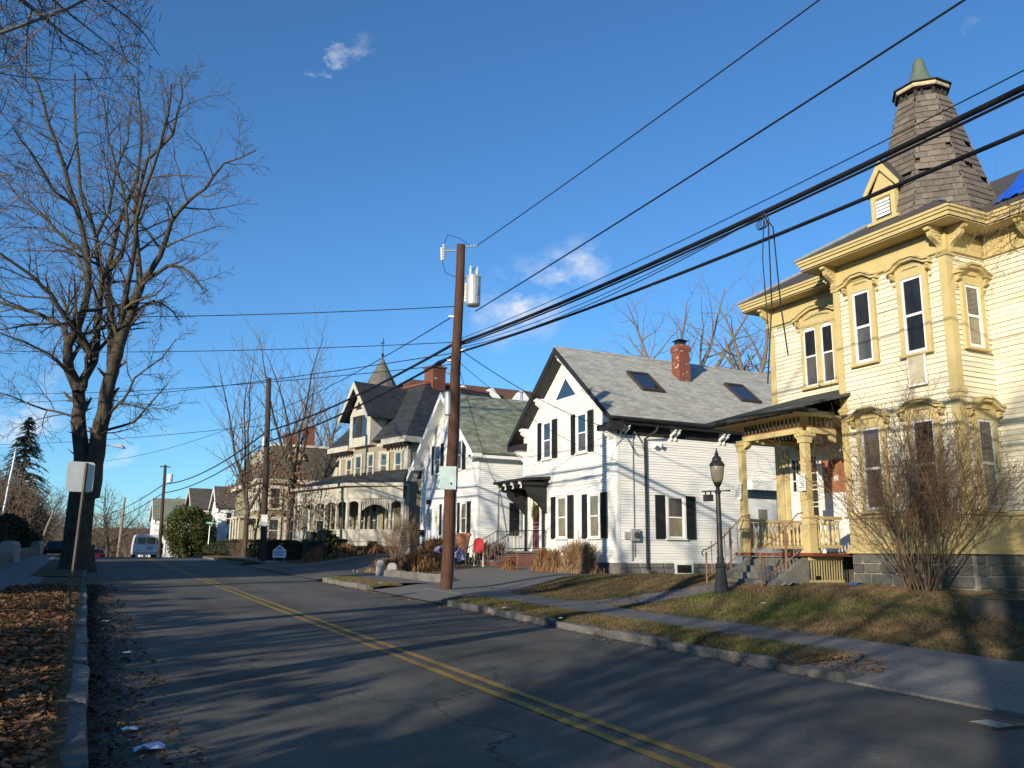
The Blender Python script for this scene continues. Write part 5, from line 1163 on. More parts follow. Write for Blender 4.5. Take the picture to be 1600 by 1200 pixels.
porch_side(PV[1], PV[0], (.9, 2.2, .9), 1); porch_side(PV[2], PV[1], (1.6, 1.4, 1.5, 1.6, 1.4)); porch_side(PV[3], PV[2], (1,))

# ================================================================ olive mansard house
S = T('olive_house', 'olive house with brown mansard roof, pale dormers and two brick chimneys', 'house', (14, 76, 1.4))
OS = Fr((0, 76, 0), (1, 0, 0), (0, -1, 0)); OF = Fr((13.2, 0, 0), (0, 1, 0), (-1, 0, 0))
mb = MB(); mb.box(13.22, 27, 76.02, 90, 1.2, 7.45); mb.build('wall', M['olive'], S)
siding(S, OS, [(13.2, 1.5), (27, 1.5), (27, 7.4), (13.2, 7.4)], M['olive'], .2, .025); siding(S, OF, [(76, 1.5), (90, 1.5), (90, 7.4), (76, 7.4)], M['olive'], .2, .025)
mb = MB(); mb.box(12.7, 27.5, 75.5, 90.5, 7.35, 7.7); OS.box(mb, 13.1, 27, 6.9, 7.34, 0, .1); OS.box(mb, 13.1, 13.5, 1.4, 6.9, 0, .06); OS.box(mb, 13.2, 27, 1.3, 1.7, 0, .08); mb.build('cornice', M['olive_trim'], S)
mb = MB(); mb.hull([(12.72, 75.52, 7.702), (27.5, 75.52, 7.702), (27.5, 90.4, 7.702), (12.72, 90.4, 7.702)], [(14.2, 77.0, 10.75), (27.5, 77.0, 10.75), (27.5, 89, 10.75), (14.2, 89, 10.75)]); mb.build('roof', M['roof_man'], S)
mb = MB(); mb.box(14.05, 27.5, 76.85, 89.1, 10.75, 10.95); mb.build('roof_curb', M['olive_trim'], S)
def dorm(fr, c, w=.55, z0=8.1, z1=9.7, dep=2.0, d=-.25):
    mb = MB(); fr.ext(mb, [(c-w, z0), (c+w, z0), (c+w, z1), (c, z1+.65), (c-w, z1)], -dep, d); g = mb.build('dormer', M['olive_trim'], S)
    mb = MB(); fr.box(mb, c-w+.2, c+w-.2, z0+.2, z1-.15, d+.002, d+.02); mb.build('pane', M['glass_sky'], g)
    mb = MB()
    for s_ in (-1, 1): fr.ext(mb, [(c+s_*(w+.25), z1-.2), (c+s_*(w+.25), z1-.05), (c, z1+.85), (c, z1+.65)], -dep, d+.15)
    mb.build('dormer_roof', M['olive_trim'], g); mb = MB(); fr.box(mb, c-w, c+w, z0+.9, z0+.98, d+.021, d+.05); mb.build('meeting_rail', M['olive_trim'], g)
dorm(OS, 16.0); dorm(OF, 78.6, .6); dorm(OF, 82.5, .6); dorm(OS, 20.5)
for x in (14.4, 15.9, 18.5, 20.5):
    for z in (2.3, 5.1): window(S, OS, x-.45, x+.45, z, z+2.0, M['olive_trim'], M['olive_trim'], M['glass_sky'], .03, .16, pane2=M['glass_grey'], sashw=.08)
for y in (77.5, 79.5, 81.5):
    for z in (2.3, 5.1): window(S, OF, y-.45, y+.45, z, z+2.0, M['olive_trim'], M['olive_trim'], M['glass_sky'], .03, .16, sashw=.08)
mb = MB(); mb.box(11.6, 13.19, 77, 82, 4.3, 4.5); [mb.tube([(11.7, y, 1.3), (11.7, y, 4.3)], .09, 6) for y in (77.1, 78.7, 80.3, 81.9)]; mb.box(11.6, 13.19, 77, 82, 1.2, 1.9); mb.build('porch', M['olive_trim'], S)
for x, z in ((15.9, 12.1), (17.5, 12.9)): chimney(S, x-.5, x+.5, 78, 79, 10.5, z, M['brick_mortar'], M['brick_red'], .18, .45)

# ================================================================ houses further down the street
def gable_house(name, label, x0, x1, y0, y1, zb, ze, zr_, wall, trim, roof, wins=(), axis='x', porch=None):
    root = T(name, label, 'house', ((x0+x1)/2, (y0+y1)/2, zb)); FS_ = Fr((0, y0, 0), (1, 0, 0), (0, -1, 0)); FF_ = Fr((x0, 0, 0), (0, 1, 0), (-1, 0, 0)); o = .35
    if axis == 'x':     # ridge runs along x, gable faces the street
        c = (y0+y1)/2; mb = MB(); FF_.ext(mb, [(y0, zb), (y1, zb), (y1, ze), (c, zr_), (y0, ze)], -(x1-x0), 0); mb.build('wall', wall, root)
        k = (zr_-ze)/(c-y0); mb = MB()
        for s_ in (-1, 1):
            ye = y0-o if s_ < 0 else y1+o; mb.slab([(x0-o, c, zr_+.1), (x1+o, c, zr_+.1), (x1+o, ye, ze+.1-k*o), (x0-o, ye, ze+.1-k*o)], .12)
        mb.build('roof', roof, root)
        mb = MB()
        for s_ in (-1, 1):
            ye = y0-o if s_ < 0 else y1+o; mb.hull([(x0-o-.05, c, zr_+.1), (x0-o-.05, ye, ze+.1-k*o), (x0-o-.05, ye, ze-.25-k*o), (x0-o-.05, c, zr_-.35)], [(x0-o, c, zr_+.1), (x0-o, ye, ze+.1-k*o), (x0-o, ye, ze-.25-k*o), (x0-o, c, zr_-.35)])
        mb.build('bargeboard', trim, root)
    else:               # ridge along y
        c = (x0+x1)/2; mb = MB(); FS_.ext(mb, [(x0, zb), (x1, zb), (x1, ze), (c, zr_), (x0, ze)], -(y1-y0), 0); mb.build('wall', wall, root)
        k = (zr_-ze)/(c-x0); mb = MB()
        for s_ in (-1, 1):
            xe = x0-o if s_ < 0 else x1+o; mb.slab([(c, y0-o, zr_+.1), (c, y1+o, zr_+.1), (xe, y1+o, ze+.1-k*o), (xe, y0-o, ze+.1-k*o)], .12)
        mb.build('roof', roof, root)
        mb = MB()
        for s_ in (-1, 1):
            xe = x0-o if s_ < 0 else x1+o; mb.hull([(c, y0-o-.05, zr_+.1), (xe, y0-o-.05, ze+.1-k*o), (xe, y0-o-.05, ze-.25-k*o), (c, y0-o-.05, zr_-.35)], [(c, y0-o, zr_+.1), (xe, y0-o, ze+.1-k*o), (xe, y0-o, ze-.25-k*o), (c, y0-o, zr_-.35)])
        mb.build('bargeboard', trim, root)
    for (f, u, z, w, h) in wins:
        fr = FS_ if f == 's' else FF_; window(root, fr, u-w/2, u+w/2, z, z+h, trim, trim, M['glass_sky'], .02, .16, sashw=.09, sill=False)
    if porch:
        xa, xb_, yy0, yy1, z0, z1 = porch; mb = MB(); mb.box(xa, xb_, yy0, yy1, z1, z1+.3); mb.box(xa, xb_, yy0, yy1, z0, z0+.6)
        for i in range(4): mb.box(xa+.05, xa+.25, yy0+(yy1-yy0-.2)*i/3, yy0+(yy1-yy0-.2)*i/3+.2, z0+.6, z1)
        for i in range(1, 3): mb.box(xa+(xb_-xa-.2)*i/2, xa+(xb_-xa-.2)*i/2+.2, yy0, yy0+.2, z0+.6, z1)
        mb.build('porch', trim, root)
    return root
gable_house('brown_house', 'brown house with steep dark roof and white edged gables behind the round evergreen', 11.4, 17, 111, 119, 1.2, 6.7, 9.2, M['brown_wall'], M['olive_trim'], M['roof_man'], [('s', 12.6, 2.8, .9, 1.8), ('s', 14, 2.8, .9, 1.8), ('s', 12.6, 5, .8, 1.2), ('f', 114, 3, .9, 1.8), ('f', 116, 3, .9, 1.8)], 'x', (9.8, 11.3, 111, 117, 1.2, 4.2))
gable_house('white_house', 'white gabled house with narrow windows between brown house and olive house', 13.4, 18, 104, 110, 1.3, 6.6, 9.0, M['white'], M['white_trim'], M['roof_man'], [('s', 14.6, 4.4, .7, 1.6), ('s', 16, 4.4, .7, 1.6), ('f', 106, 4.4, .7, 1.6), ('f', 108, 4.4, .7, 1.6), ('s', 14.8, 2.0, .8, 1.6)], 'x', (12, 13.3, 103, 109, 1.2, 3.9))
gable_house('white_house', 'far white house with grey green roof and porch beside the parked van', 8.9, 15.5, 138, 147, -.5, 6.2, 9.3, M['white'], M['white_trim'], M['roof_h2'], [('s', 10, 3.8, .9, 1.6), ('s', 12, 3.8, .9, 1.6), ('f', 140, 3.8, .9, 1.6), ('f', 143, 3.8, .9, 1.6), ('s', 10, .8, .9, 1.8), ('f', 140, .8, .9, 1.8)], 'x', (7.4, 8.8, 137, 146, -.5, 2.9))
gable_house('dark_gabled_house', 'dark gabled house just behind the far white house', 10.4, 16, 150, 158, -1, 6.4, 10.2, M['brown_wall'], M['olive_trim'], M['roof_man'], [], 'y')
# row of dormered red-brown roof seen over the green roof
rb = T('long_house', 'long house with red brown roof and white triangular dormers beyond the green roof', 'house', (34, 66, 1.5))
mb = MB(); mb.box(22, 60, 64, 76, 1, 13.2); mb.build('wall', M['tan'], rb)
mb = MB(); mb.hull([(21.5, 63.5, 13.2), (60, 63.5, 13.2), (60, 76.5, 13.2), (21.5, 76.5, 13.2)], [(22.6, 64.9, 15.45), (58, 64.9, 15.45), (58, 73, 15.45), (22.6, 73, 15.45)]); mb.build('roof', mat('red_brown_roof', (.12,.065,.05), .9, (.09,.05,.04), 4), rb)
for x in (26.7, 29.3, 32.15, 35.0):
    mb = MB(); mb.hull([(x-1.0, 63.5, 13.5), (x+1.0, 63.5, 13.5), (x+1.0, 63.5, 14.1), (x, 63.5, 15.15), (x-1.0, 63.5, 14.1)], [(x-1.0, 65.5, 13.5), (x+1.0, 65.5, 13.5), (x+1.0, 65.5, 14.1), (x, 65.5, 15.15), (x-1.0, 65.5, 14.1)]); mb.build('dormer', M['white'], rb)
# houses on the near left side of the street (outside the frame, they shade the road)
gable_house('shingled_house', 'brown gabled house set back across the street on the left', -23, -12, 24, 42, .6, 7.2, 11.4, M['brown_wall'], M['olive_trim'], M['roof_far'], [('s', -18, 2, 1, 1.8)], 'y')
gable_house('shingled_house', 'second brown gabled house farther up on the left', -26, -15, 52, 66, 1.2, 7.0, 10.6, M['brown_wall'], M['olive_trim'], M['roof_far'], [], 'y')

# ================================================================ utility poles and cables
def pole(name, label, base, top, r0, r1, m, group='wooden utility poles'):
    root = T(name, label, 'utility pole', base, 0, group)
    b, t = Vector(base), Vector(top); mb = MB(); n = 10
    mb.tube([b-(t-b)*.03]+[b+(t-b)*(k/n)+Vector((.012*math.sin(k*1.7), .012*math.cos(k*2.3), 0)) for k in range(n+1)], [r0]+[r0+(r1-r0)*k/n for k in range(n+1)], 14)
    mb.build('pole', m, root, smooth=True); return root
P1b, P1t = Vector((9.55, 23.72, zg(9.55, 23.72))), Vector((9.74, 23.62, 11.05))
U1 = pole('utility_pole', 'reddish brown wooden utility pole with grey transformer, on the verge by the driveway', P1b, P1t, .185, .135, M['pole'])
def p1(z, dx=0, dy=0): return P1b+(P1t-P1b)*((z-P1b.z)/(P1t.z-P1b.z))+Vector((dx, dy, 0))
# transformer
c = p1(9.55, .38, -.22); mb = MB(); mb.lathe([(.19, -.50), (.225, -.46), (.225, .38), (.24, .39), (.24, .43), (.20, .47), (.06, .5)], 0, 0, 18); mb.v = [(x+c.x, y+c.y, z+c.z) for x, y, z in mb.v]; tr = mb.build('transformer', M['grey_metal'], U1, smooth=False)
mb = MB(); 
for dx in (-.1, .12): mb.lathe([(.05, .48), (.06, .52), (.035, .56), (.06, .6), (.035, .64), (.055, .68), (.03, .72), (.02, .80)], c.x+dx, c.y, 10); 
mb.v = [(x, y, z+c.z) for x, y, z in mb.v]; mb.build('bushing', M['ins'], tr)
mb = MB(); mb.hull([p1(9.2, .05, -.02)+Vector((0, 0, 0)), p1(9.2, .2, -.12), p1(9.25, .2, -.12), p1(9.25, .05, -.02)], [p1(9.75, .05, -.02), p1(9.75, .2, -.12), p1(9.8, .2, -.12), p1(9.8, .05, -.02)]); mb.build('bracket', M['galv'], tr)
mb = MB(); mb.box(c.x-.02, c.x+.05, c.y-.245, c.y-.225, c.z-.2, c.z+.1); mb.build('cooling_fin', M['galv'], tr)
# cutout arm, top insulators, jumpers
mb = MB(); a = p1(10.85); mb.tube([a, a+Vector((-.45, .25, .02))], .03, 5); mb.build('cutout_arm', M['galv'], U1)
e_ = a+Vector((-.48, .27, 0)); mb = MB()
for k in range(6): mb.lathe([(.03, -.3+k*.09), (.065, -.26+k*.09), (.03, -.22+k*.09)], e_.x, e_.y, 9)
mb.v = [(x, y, z+e_.z) for x, y, z in mb.v]; mb.tube([e_+Vector((-.08, .02, .12)), e_+Vector((-.06, .02, -.3))], .018, 5); mb.build('fuse_cutout', M['ins'], U1)
mb = MB(); a = p1(11.0)
for k in range(5): mb.tube([a+Vector((.10+.075*k, -.06*k-.05, -.0)), a+Vector((.13+.075*k, -.06*k-.075, 0))], [.055, .025], 8)
mb.build('insulator', M['ins'], U1)
mb = MB(); mb.tube([e_+Vector((0, 0, .2)), e_+Vector((.1, -.05, .55)), a+Vector((-.1, 0, .28)), a+Vector((.25, -.15, .02))], .012, 5)
mb.tube([e_+Vector((-.05, 0, -.3)), e_+Vector((.05, -.1, -.75)), p1(9.9, .1, -.1), c+Vector((.1, 0, .8))], .012, 5); mb.build('jumper_wire', M['wire'], U1)
mb = MB()
for z, dx, dy in ((7.85, .12, -.12), (7.6, .14, -.14), (8.7, -.15, .1), (7.3, -.15, .08), (6.9, -.16, .05)): q_ = p1(z); mb.tube([q_, q_+Vector((dx*1.6, dy*1.6, .02))], .04, 6)
mb.build('cable_clamp', M['galv'], U1)
mb = MB(); q_ = p1(5.95, -.2, .02); mb.lathe([(.09, -.35), (.11, -.33), (.11, .35), (.09, .37)], q_.x, q_.y, 10); mb.v = [(x, y, z+q_.z) for x, y, z in mb.v]; mb.build('cable_terminal', M['grey_metal'], U1)
mb = MB(); mb.tube([p1(.5, .17, -.08), p1(3.0, .165, -.08), p1(5.6, .16, -.06), p1(6.4, .15, -.05)], .022, 6); mb.build('conduit', M['grey_metal'], U1)
fr = Fr(p1(0).xy.to_3d(), (.885, -.44, 0), (-.44, -.89, 0)); fr.o.z = 0
mb = MB(); fr.box(mb, -.24, .24, 3.36, 4.04, .19, .2); sg = mb.build('sign_plate', M['pale_sign'], U1, label='pale blank metal sign plate on the pole')
mb = MB(); fr.ext(mb, [(.1+.035*math.cos(t), 3.53+.035*math.sin(t)) for t in np.arange(8)*.785], .2, .215); mb.build('bolt', M['iron'], sg)
P2b, P2t = Vector((9.9, 54.9, zg(9.9, 54.9))), Vector((9.55, 55.0, 12.45))
U2 = pole('utility_pole', 'dark wooden utility pole standing by the low hedge with small white notice', P2b, P2t, .21, .155, M['pole_dark'])
mb = MB(); mb.box(9.6, 9.98, 54.66, 54.68, 3.05, 3.75); mb.build('sign_plate', M['white_trim'], U2)
mb = MB(); mb.lathe([(.1, 8.0), (.12, 8.02), (.12, 8.6), (.1, 8.62)], 9.45, 54.8, 8); mb.build('cable_box', M['galv'], U2)
P3b, P3t = Vector((6.9, 96, -.2)), Vector((6.7, 96, 10.3))
U3 = pole('utility_pole', 'slim dark utility pole with small transformer, right of the parked van', P3b, P3t, .2, .14, M['pole_dark'])
mb = MB(); mb.lathe([(.25, 8.5), (.28, 8.55), (.28, 9.3), (.1, 9.4)], 7.25, 95.8, 12); mb.build('transformer', M['white'], U3)
mb = MB(); mb.tube([(6.2, 96, 10.1), (7.2, 96, 10.1)], .06, 5); mb.build('crossarm', M['pole_dark'], U3)
pole('utility_pole', 'far pale utility pole left of the van over the crest', (4.7, 150, -1.2), (4.9, 150, 9.8), .24, .18, mat('pole_grey', (.30,.24,.18), .9, (.22,.17,.13), 4))
pole('utility_pole', 'far short pale pole among brown woods between the big trunk and the van', (-1.6, 190, -2.3), (-1.5, 190, 5.4), .22, .16, bpy.data.materials['pole_grey'])
pole('utility_pole', 'pale leaning pole beside the dark parked car on the left', (-4.2, 92, .4), (-3.0, 92, 5.2), .13, .1, bpy.data.materials['pole_grey'])
pole('light_pole', 'tall silvery pole in front of the spruce at the far left', (-6.9, 86.2, 1.0), (-6.25, 86, 10.3), .13, .09, M['galv'], group=None)['category'] = 'pole'

def cat_pts(a, b, sag, n=24):
    a, b = Vector(a), Vector(b); return [a+(b-a)*(k/n)-Vector((0, 0, sag*4*(k/n)*(1-k/n))) for k in range(n+1)]
def wire(label, a, b, sag, r, group='overhead wires', via=None, extra=None, n=24, name='overhead_wire'):
    mb = MB(); segs = [(a, b, sag)] if via is None else via
    pts = []
    for (p, q_, s_) in segs: pts += cat_pts(p, q_, s_, n)[(1 if pts else 0):]
    mb.tube(pts, r, 6)
    if extra: extra(mb)
    o = mb.build(name, M['wire'], None, smooth=True, loc=tuple(a)); tag(o, label, 'wire', group); return o
P0 = (9.7, -13.5)    # the pole behind the camera
U0 = pole('utility_pole', 'wooden utility pole on the right verge behind the camera', (9.6, -13.5, zg(9.6, -13.5)), (9.75, -13.5, 10.6), .18, .13, M['pole'])
wire('thickest black cable bundle running from the brown pole to upper right', p1(7.88, .1, -.1), (P0[0], P0[1], 7.85), .72, .047, extra=lambda mb: (mb.tube([Vector(v)+Vector((.03, 0, -.035)) for v in cat_pts(p1(7.85, .1, -.1), (P0[0], P0[1], 7.82), .72)], .022, 5)), n=30)
wire('second black cable below the thick bundle at right', p1(7.58, .1, -.1), (P0[0]+.05, P0[1], 7.0), .70, .034, n=30)
wire('thin messenger wire just above the thick cable bundle', p1(8.0, .1, -.1), (P0[0], P0[1], 8.05), .66, .010, n=30)
wire('pair of thin looping lines hung beneath the thick bundle', p1(7.72, .1, -.1), (9.68, 10.3, 7.12), .32, .011, extra=lambda mb: mb.tube(cat_pts(p1(7.8, .12, -.1), (9.7, 10.2, 7.14), .26), .009, 5))
wire('single wire from transformer to top edge of the picture', c+Vector((.0, -.2, -.72)), (9.95, -13.5, 9.6), .22, .019, n=30)
wire('highest thin wire from pole top to upper right', p1(11.0, .4, -.3), (9.75, -13.5, 10.5), .32, .014, n=30)
# on to the next poles down the street
def p2_(z): return P2b+(P2t-P2b)*((z-P2b.z)/(P2t.z-P2b.z))
def p3_(z): return P3b+(P3t-P3b)*((z-P3b.z)/(P3t.z-P3b.z))
wire('upper thick cable from brown pole past the dark pole down the street', p1(7.86, -.05, .1), p3_(8.9), 0, .05, via=[(p1(7.86, -.05, .12), p2_(9.0), .30), (p2_(9.0), p3_(8.3), .75), (p3_(8.3), (2.6, 150, 7.0), .4)])
wire('lower thick cable from brown pole past the dark pole down the street', p1(7.5, -.05, .1), p3_(8.0), 0, .045, via=[(p1(7.5, -.05, .12), p2_(8.35), .34), (p2_(8.35), p3_(7.4), .65), (p3_(7.4), (2.7, 150, 6.0), .4)], extra=lambda mb: [mb.tube([p1(7.5, -.05, .12)+(p2_(8.35)-p1(7.5, -.05, .12))*t-Vector((0, 0, .34*4*t*(1-t))) for t in (.02, .04, .06)], [.05, .085, .05], 7)])
wire('thin wire from pole bracket crossing the turret and on past the dark pole', p1(8.75, -.1, .1), (3.2, 120, 9.5), 0, .018, via=[(p1(8.75, -.1, .1), p2_(10.1), .25), (p2_(10.1), (1.0, 98, 10.6), .5)])
wire('thin wire above the dark pole sloping gently to the far left', p1(7.55, -.1, .1), (-5.5, 62, 10.6), .35, .015)
wire('high thin wire crossing the street level to the left tree', p1(9.05, -.1, .1), (-7.5, 36, 9.6), .22, .015)
wire('middle thin wire crossing the street behind the left tree', p1(7.9, -.1, .1), (-9, 47, 10.6), .28, .013)
wire('lowest thin wire crossing the street behind the left tree', p1(7.2, -.1, .1), (-10, 58, 10.3), .5, .013)
wire('faint wire passing behind the dark pole to the far left', p2_(9.4), (-14, 100, 11.5), .4, .018)
# service drops
wire('service wire from the brown pole to corner of the near white house', p1(7.7, .1, .05), (18.95, 28.45, 6.35), .35, .014, extra=lambda mb: (mb.tube([(18.95, 28.45, 6.35), (19.2, 28.44, 6.0), (19.5, 28.44, 5.5), (20.0, 28.44, 5.45), (19.8, 28.44, 6.0), (19.5, 28.44, 6.4)], .016, 5)))
wire('thin house wire from pole to the black gable eave', p1(7.3, .1, .05), (18.6, 28.5, 5.2), .4, .009)
wire('thin sloping wire from pole over the green roof', p1(7.2, .1, .05), (20.3, 43.05, 5.0), .35, .010)
# looped drop lines hanging from the cable
mb = MB(); bx, by, bz = 9.7, 10.25, 7.16
mb.tube([(bx, by, bz), (bx+.05, by-.05, bz-.2), (bx+.06, by-.02, bz-1.6), (bx+.02, by+.12, bz-2.9)], .012, 5)
mb.tube([(bx, by+.03, bz), (bx+.12, by-.08, bz-.25), (bx+.16, by-.12, bz-1.6), (bx+.22, by-.16, bz-2.45)], .012, 5)
mb.tube([(bx, by, bz-.1), (bx-.05, by+.02, bz-.8), (bx+.02, by+.04, bz-2.1)], .009, 5)
for k in range(3): mb.tube([(bx+.02, by+.1*math.cos(t)+.05*k, bz-.15+.1*math.sin(t)) for t in np.linspace(0, 6.3, 9)], .011, 4)
o = mb.build('hanging_line', M['wire'], None, loc=(bx, by, bz)); tag(o, 'loose black lines dangling from the cable before the yellow house', 'wire')
# street light over the road, far left of the trunk
SLt = T('street_light', 'grey cobra head street light reaching out right of the big trunk', 'street light', (-.4, 72, .9))
mb = MB(); mb.tube([(-.4, 72, .9), (-.35, 72, 9.0)], [.12, .08], 8); mb.build('pole', M['galv'], SLt)
mb = MB(); mb.tube([(-.35, 72, 8.8), (.1, 72, 9.3), (1.2, 72, 9.4)], .045, 6); mb.build('arm', M['galv'], SLt)
mb = MB(); mb.hull([(1.0, 71.85, 9.33), (1.9, 71.8, 9.2), (2.1, 72, 9.17), (1.9, 72.2, 9.2), (1.0, 72.15, 9.33)], [(1.0, 71.9, 9.47), (1.7, 71.85, 9.45), (2.0, 72, 9.35), (1.7, 72.15, 9.45), (1.0, 72.1, 9.47)]); mb.build('lamp_head', M['sign_back'], SLt)

# ================================================================ lamp post
lx, ly = 13.52, 16.28; lz = zg(lx, ly)-.05
L = T('lamp_post', 'black cast iron lamp post with frosted globe beside the porch steps', 'lamp post', (lx, ly, lz)); lean = Vector((-.09, -.11, 0))
def lth(prof, n=14, fl=0):
    mb = MB(); mb.lathe([(r*.90, z*.865) for r, z in prof], 0, 0, n)
    mb.v = [(x+lx+lean.x*z, y+ly+lean.y*z, z+lz) for x, y, z in mb.v] if False else [(x+lx-.03*z, y+ly-.035*z, z+lz) for x, y, z in mb.v]
    return mb
lth([(.20, 0), (.20, .10), (.185, .12), (.15, .45), (.12, .74), (.14, .76), (.145, .82), (.115, .86), (.105, .9)], 8).build('base', M['iron'], L)
lth([(.095, .9), (.10, 1.0), (.078, 1.05), (.062, 2.75), (.085, 2.77), (.085, 2.82), (.055, 2.84), (.05, 2.92), (.09, 2.99), (.12, 3.05)], 14).build('shaft', M['iron'], L, smooth=False)
lth([(.11, 3.05), (.145, 3.12), (.175, 3.30), (.185, 3.46), (.175, 3.52)], 18).build('globe', M['lamp_glass'], L, smooth=True)
lth([(.20, 3.50), (.205, 3.54), (.17, 3.60), (.12, 3.66), (.12, 3.70), (.13, 3.71), (.09, 3.76), (.05, 3.80), (.06, 3.84), (.03, 3.90), (.012, 4.0)], 16).build('lamp_cap', M['iron'], L)
zb = lz+2.44; ax, ay = lx-.03*2.44, ly-.035*2.44
mb = MB(); mb.tube([(ax-.19, ay+.36, zb), (ax+.13, ay-.26, zb)], .016, 6); mb.lathe([(.0, -.03), (.03, 0), (0, .03)], ax+.13, ay-.26, 6); mb.v = mb.v[:14]+[(x, y, z if abs(z) > 1.5 else z+zb) for x, y, z in mb.v[14:]] if False else [(x, y, z if abs(z) > .5 else z+zb) for x, y, z in mb.v]; mb.build('banner_arm', M['iron'], L)
mb = MB(); f_ = Fr((ax, ay, 0), (-.47, .88, 0), (-.88, -.47, 0)); f_.box(mb, .14, .36, zb-.24, zb-.08, -.05, .05); f_.box(mb, .17, .2, zb-.08, zb, -.01, .01); f_.box(mb, .30, .33, zb-.08, zb, -.01, .01); mb.build('hanging_box', M['iron'], L)

# ================================================================ signs
sx, sy = -.18, 17.85; sz = zg(sx, sy)
G = T('road_sign', 'back of a blank road sign on a thin leaning post, left foreground', 'road sign', (sx, sy, sz))
mb = MB(); mb.tube([(sx, sy, sz-.1), (sx+.03, sy, sz+1.2), (sx+.055, sy, sz+2.72)], .03, 4); mb.build('post', M['steel_dark'], G)
def rrect(cx, cz, w, h, r=.05):
    return [(cx+sx_*(w/2-r)+r*math.cos(t), cz+sz_*(h/2-r)+r*math.sin(t)) for sx_, sz_, t0 in ((1, 1, 0), (-1, 1, math.pi/2), (-1, -1, math.pi), (1, -1, 1.5*math.pi)) for t in (t0, t0+.52, t0+1.05, t0+1.57)]
gf = Fr((sx-.03, sy+.035, 0), (1, .12, 0), (.12, -1, 0)); mb = MB(); gf.ext(mb, rrect(.0, sz+2.46, .46, .56), -.004, 0); sp_ = mb.build('sign_plate', M['sign_back'], G)
mb = MB()
for z in (2.3, 2.62): gf.ext(mb, [(.04+.014*math.cos(t), sz+z+.014*math.sin(t)) for t in np.arange(6)*1.047], 0, .03)
mb.build('bolt', M['galv'], sp_)
# lawn sign
yx, yy = 10.15, 51.2; yz = zg(yx, yy)
YS = T('yard_sign', 'white and blue house shaped yard sign on the verge by the dark pole', 'sign', (yx, yy, yz)); yf = Fr((yx, yy, yz), (.9, -.44, 0), (-.44, -.9, 0))
mb = MB(); yf.ext(mb, [(-.38, .3), (.38, .3), (.38, .72), (0, 1.02), (-.38, .72)], -.01, .01); pl_ = mb.build('board', M['white_trim'], YS)
mb = MB(); bl = mat('sign_blue', (.10,.22,.42), .6)
yf.ext(mb, [(-.2, .76), (.2, .76), (0, .94)], .01, .016)
for k, (a, b_) in enumerate(((-.32, .32), (-.3, .3), (-.33, .24), (-.3, .32))): yf.box(mb, a, b_, .64-.085*k, .69-.085*k, .01, .015)
mb.build('print', bl, pl_, fix=False); mb = MB()
for u in (-.28, .28): mb.tube([yf.pt(u, -.1), yf.pt(u, .3)], .012, 4)
mb.build('stake', M['galv'], YS)
# street name sign and post
nx, ny = 10.6, 88.0; nz_ = zg(nx, ny)
NS = T('street_name_sign', 'green street name sign on a thin post before the round evergreen', 'street sign', (nx, ny, nz_))
mb = MB(); mb.tube([(nx, ny, nz_-.2), (nx+.05, ny, nz_+3.4)], .05, 6); mb.build('post', M['galv'], NS)
for z, U in ((3.35, (1, 0, 0)), (3.15, (.3, 1, 0))):
    f_ = Fr((nx+.05, ny, nz_), U, (0, -1, 0) if U[0] == 1 else (-1, .3, 0)); mb = MB(); f_.box(mb, -.4, .4, z, z+.2, -.03, .03); b_ = mb.build('name_blade', M['green_sign'], NS)
    mb = MB(); f_.box(mb, -.3, .28, z+.07, z+.13, .03, .034); mb.build('lettering', M['white_trim'], b_)
# red arched board on two white legs
rx, ry = 15.75, 35.35; rz_ = zg(rx, ry)+.04
RS = T('arched_sign', 'red round topped board standing on two thin white legs', 'sign', (rx, ry, rz_)); rf = Fr((rx, ry, rz_), (.885, -.44, 0), (-.44, -.885, 0))
mb = MB(); rf.ext(mb, [(-.21, .55), (.21, .55)]+arch_pts(-.21, .21, .98, .2, 8), -.05, .05); mb.build('board', M['red'], RS)
mb = MB(); rf.ext(mb, [(-.235, .54), (-.212, .54)]+[(.0-.213*math.cos(t), .98+.203*math.sin(t)) for t in np.linspace(0, math.pi, 9)]+[(.212, .54), (.235, .54)]+[(0+.235*math.cos(t), .98+.225*math.sin(t)) for t in np.linspace(0, math.pi, 9)], -.06, .06); mb.build('rim', M['red'], RS, fix=False)
mb = MB()
for u in (-.2, .2): mb.tube([rf.pt(u, -.1), rf.pt(u, .54)], .022, 6)
mb.build('leg', M['white_trim'], RS)
# terracotta planter
px_, py_ = 16.4, 39.1; pz_ = zg(px_, py_)
PT = T('planter', 'large square terracotta planter before the second white house', 'planter', (px_, py_, pz_)); pf = Fr((px_, py_, pz_), (.885, -.44, 0), (-.44, -.885, 0))
mb = MB(); lo = [pf.pt(a*.36, .4, b*.36) for a, b in ((-1, -1), (1, -1), (1, 1), (-1, 1))]; hi = [pf.pt(a*.5, 1.28, b*.5) for a, b in ((-1, -1), (1, -1), (1, 1), (-1, 1))]; mb.hull(lo, hi); mb.build('pot', M['terracotta'], PT)
mb = MB(); [pf.box(mb, a, b, 1.2, 1.32, c_, d_) for a, b, c_, d_ in ((-.54, .54, .44, .54), (-.54, .54, -.54, -.44), (-.54, -.44, -.439, .439), (.44, .54, -.439, .439))]; mb.build('rim', M['terracotta'], PT)
mb = MB(); pf.box(mb, -.45, .45, -.1, .4, -.42, .42); mb.build('plinth', M['granite'], PT)
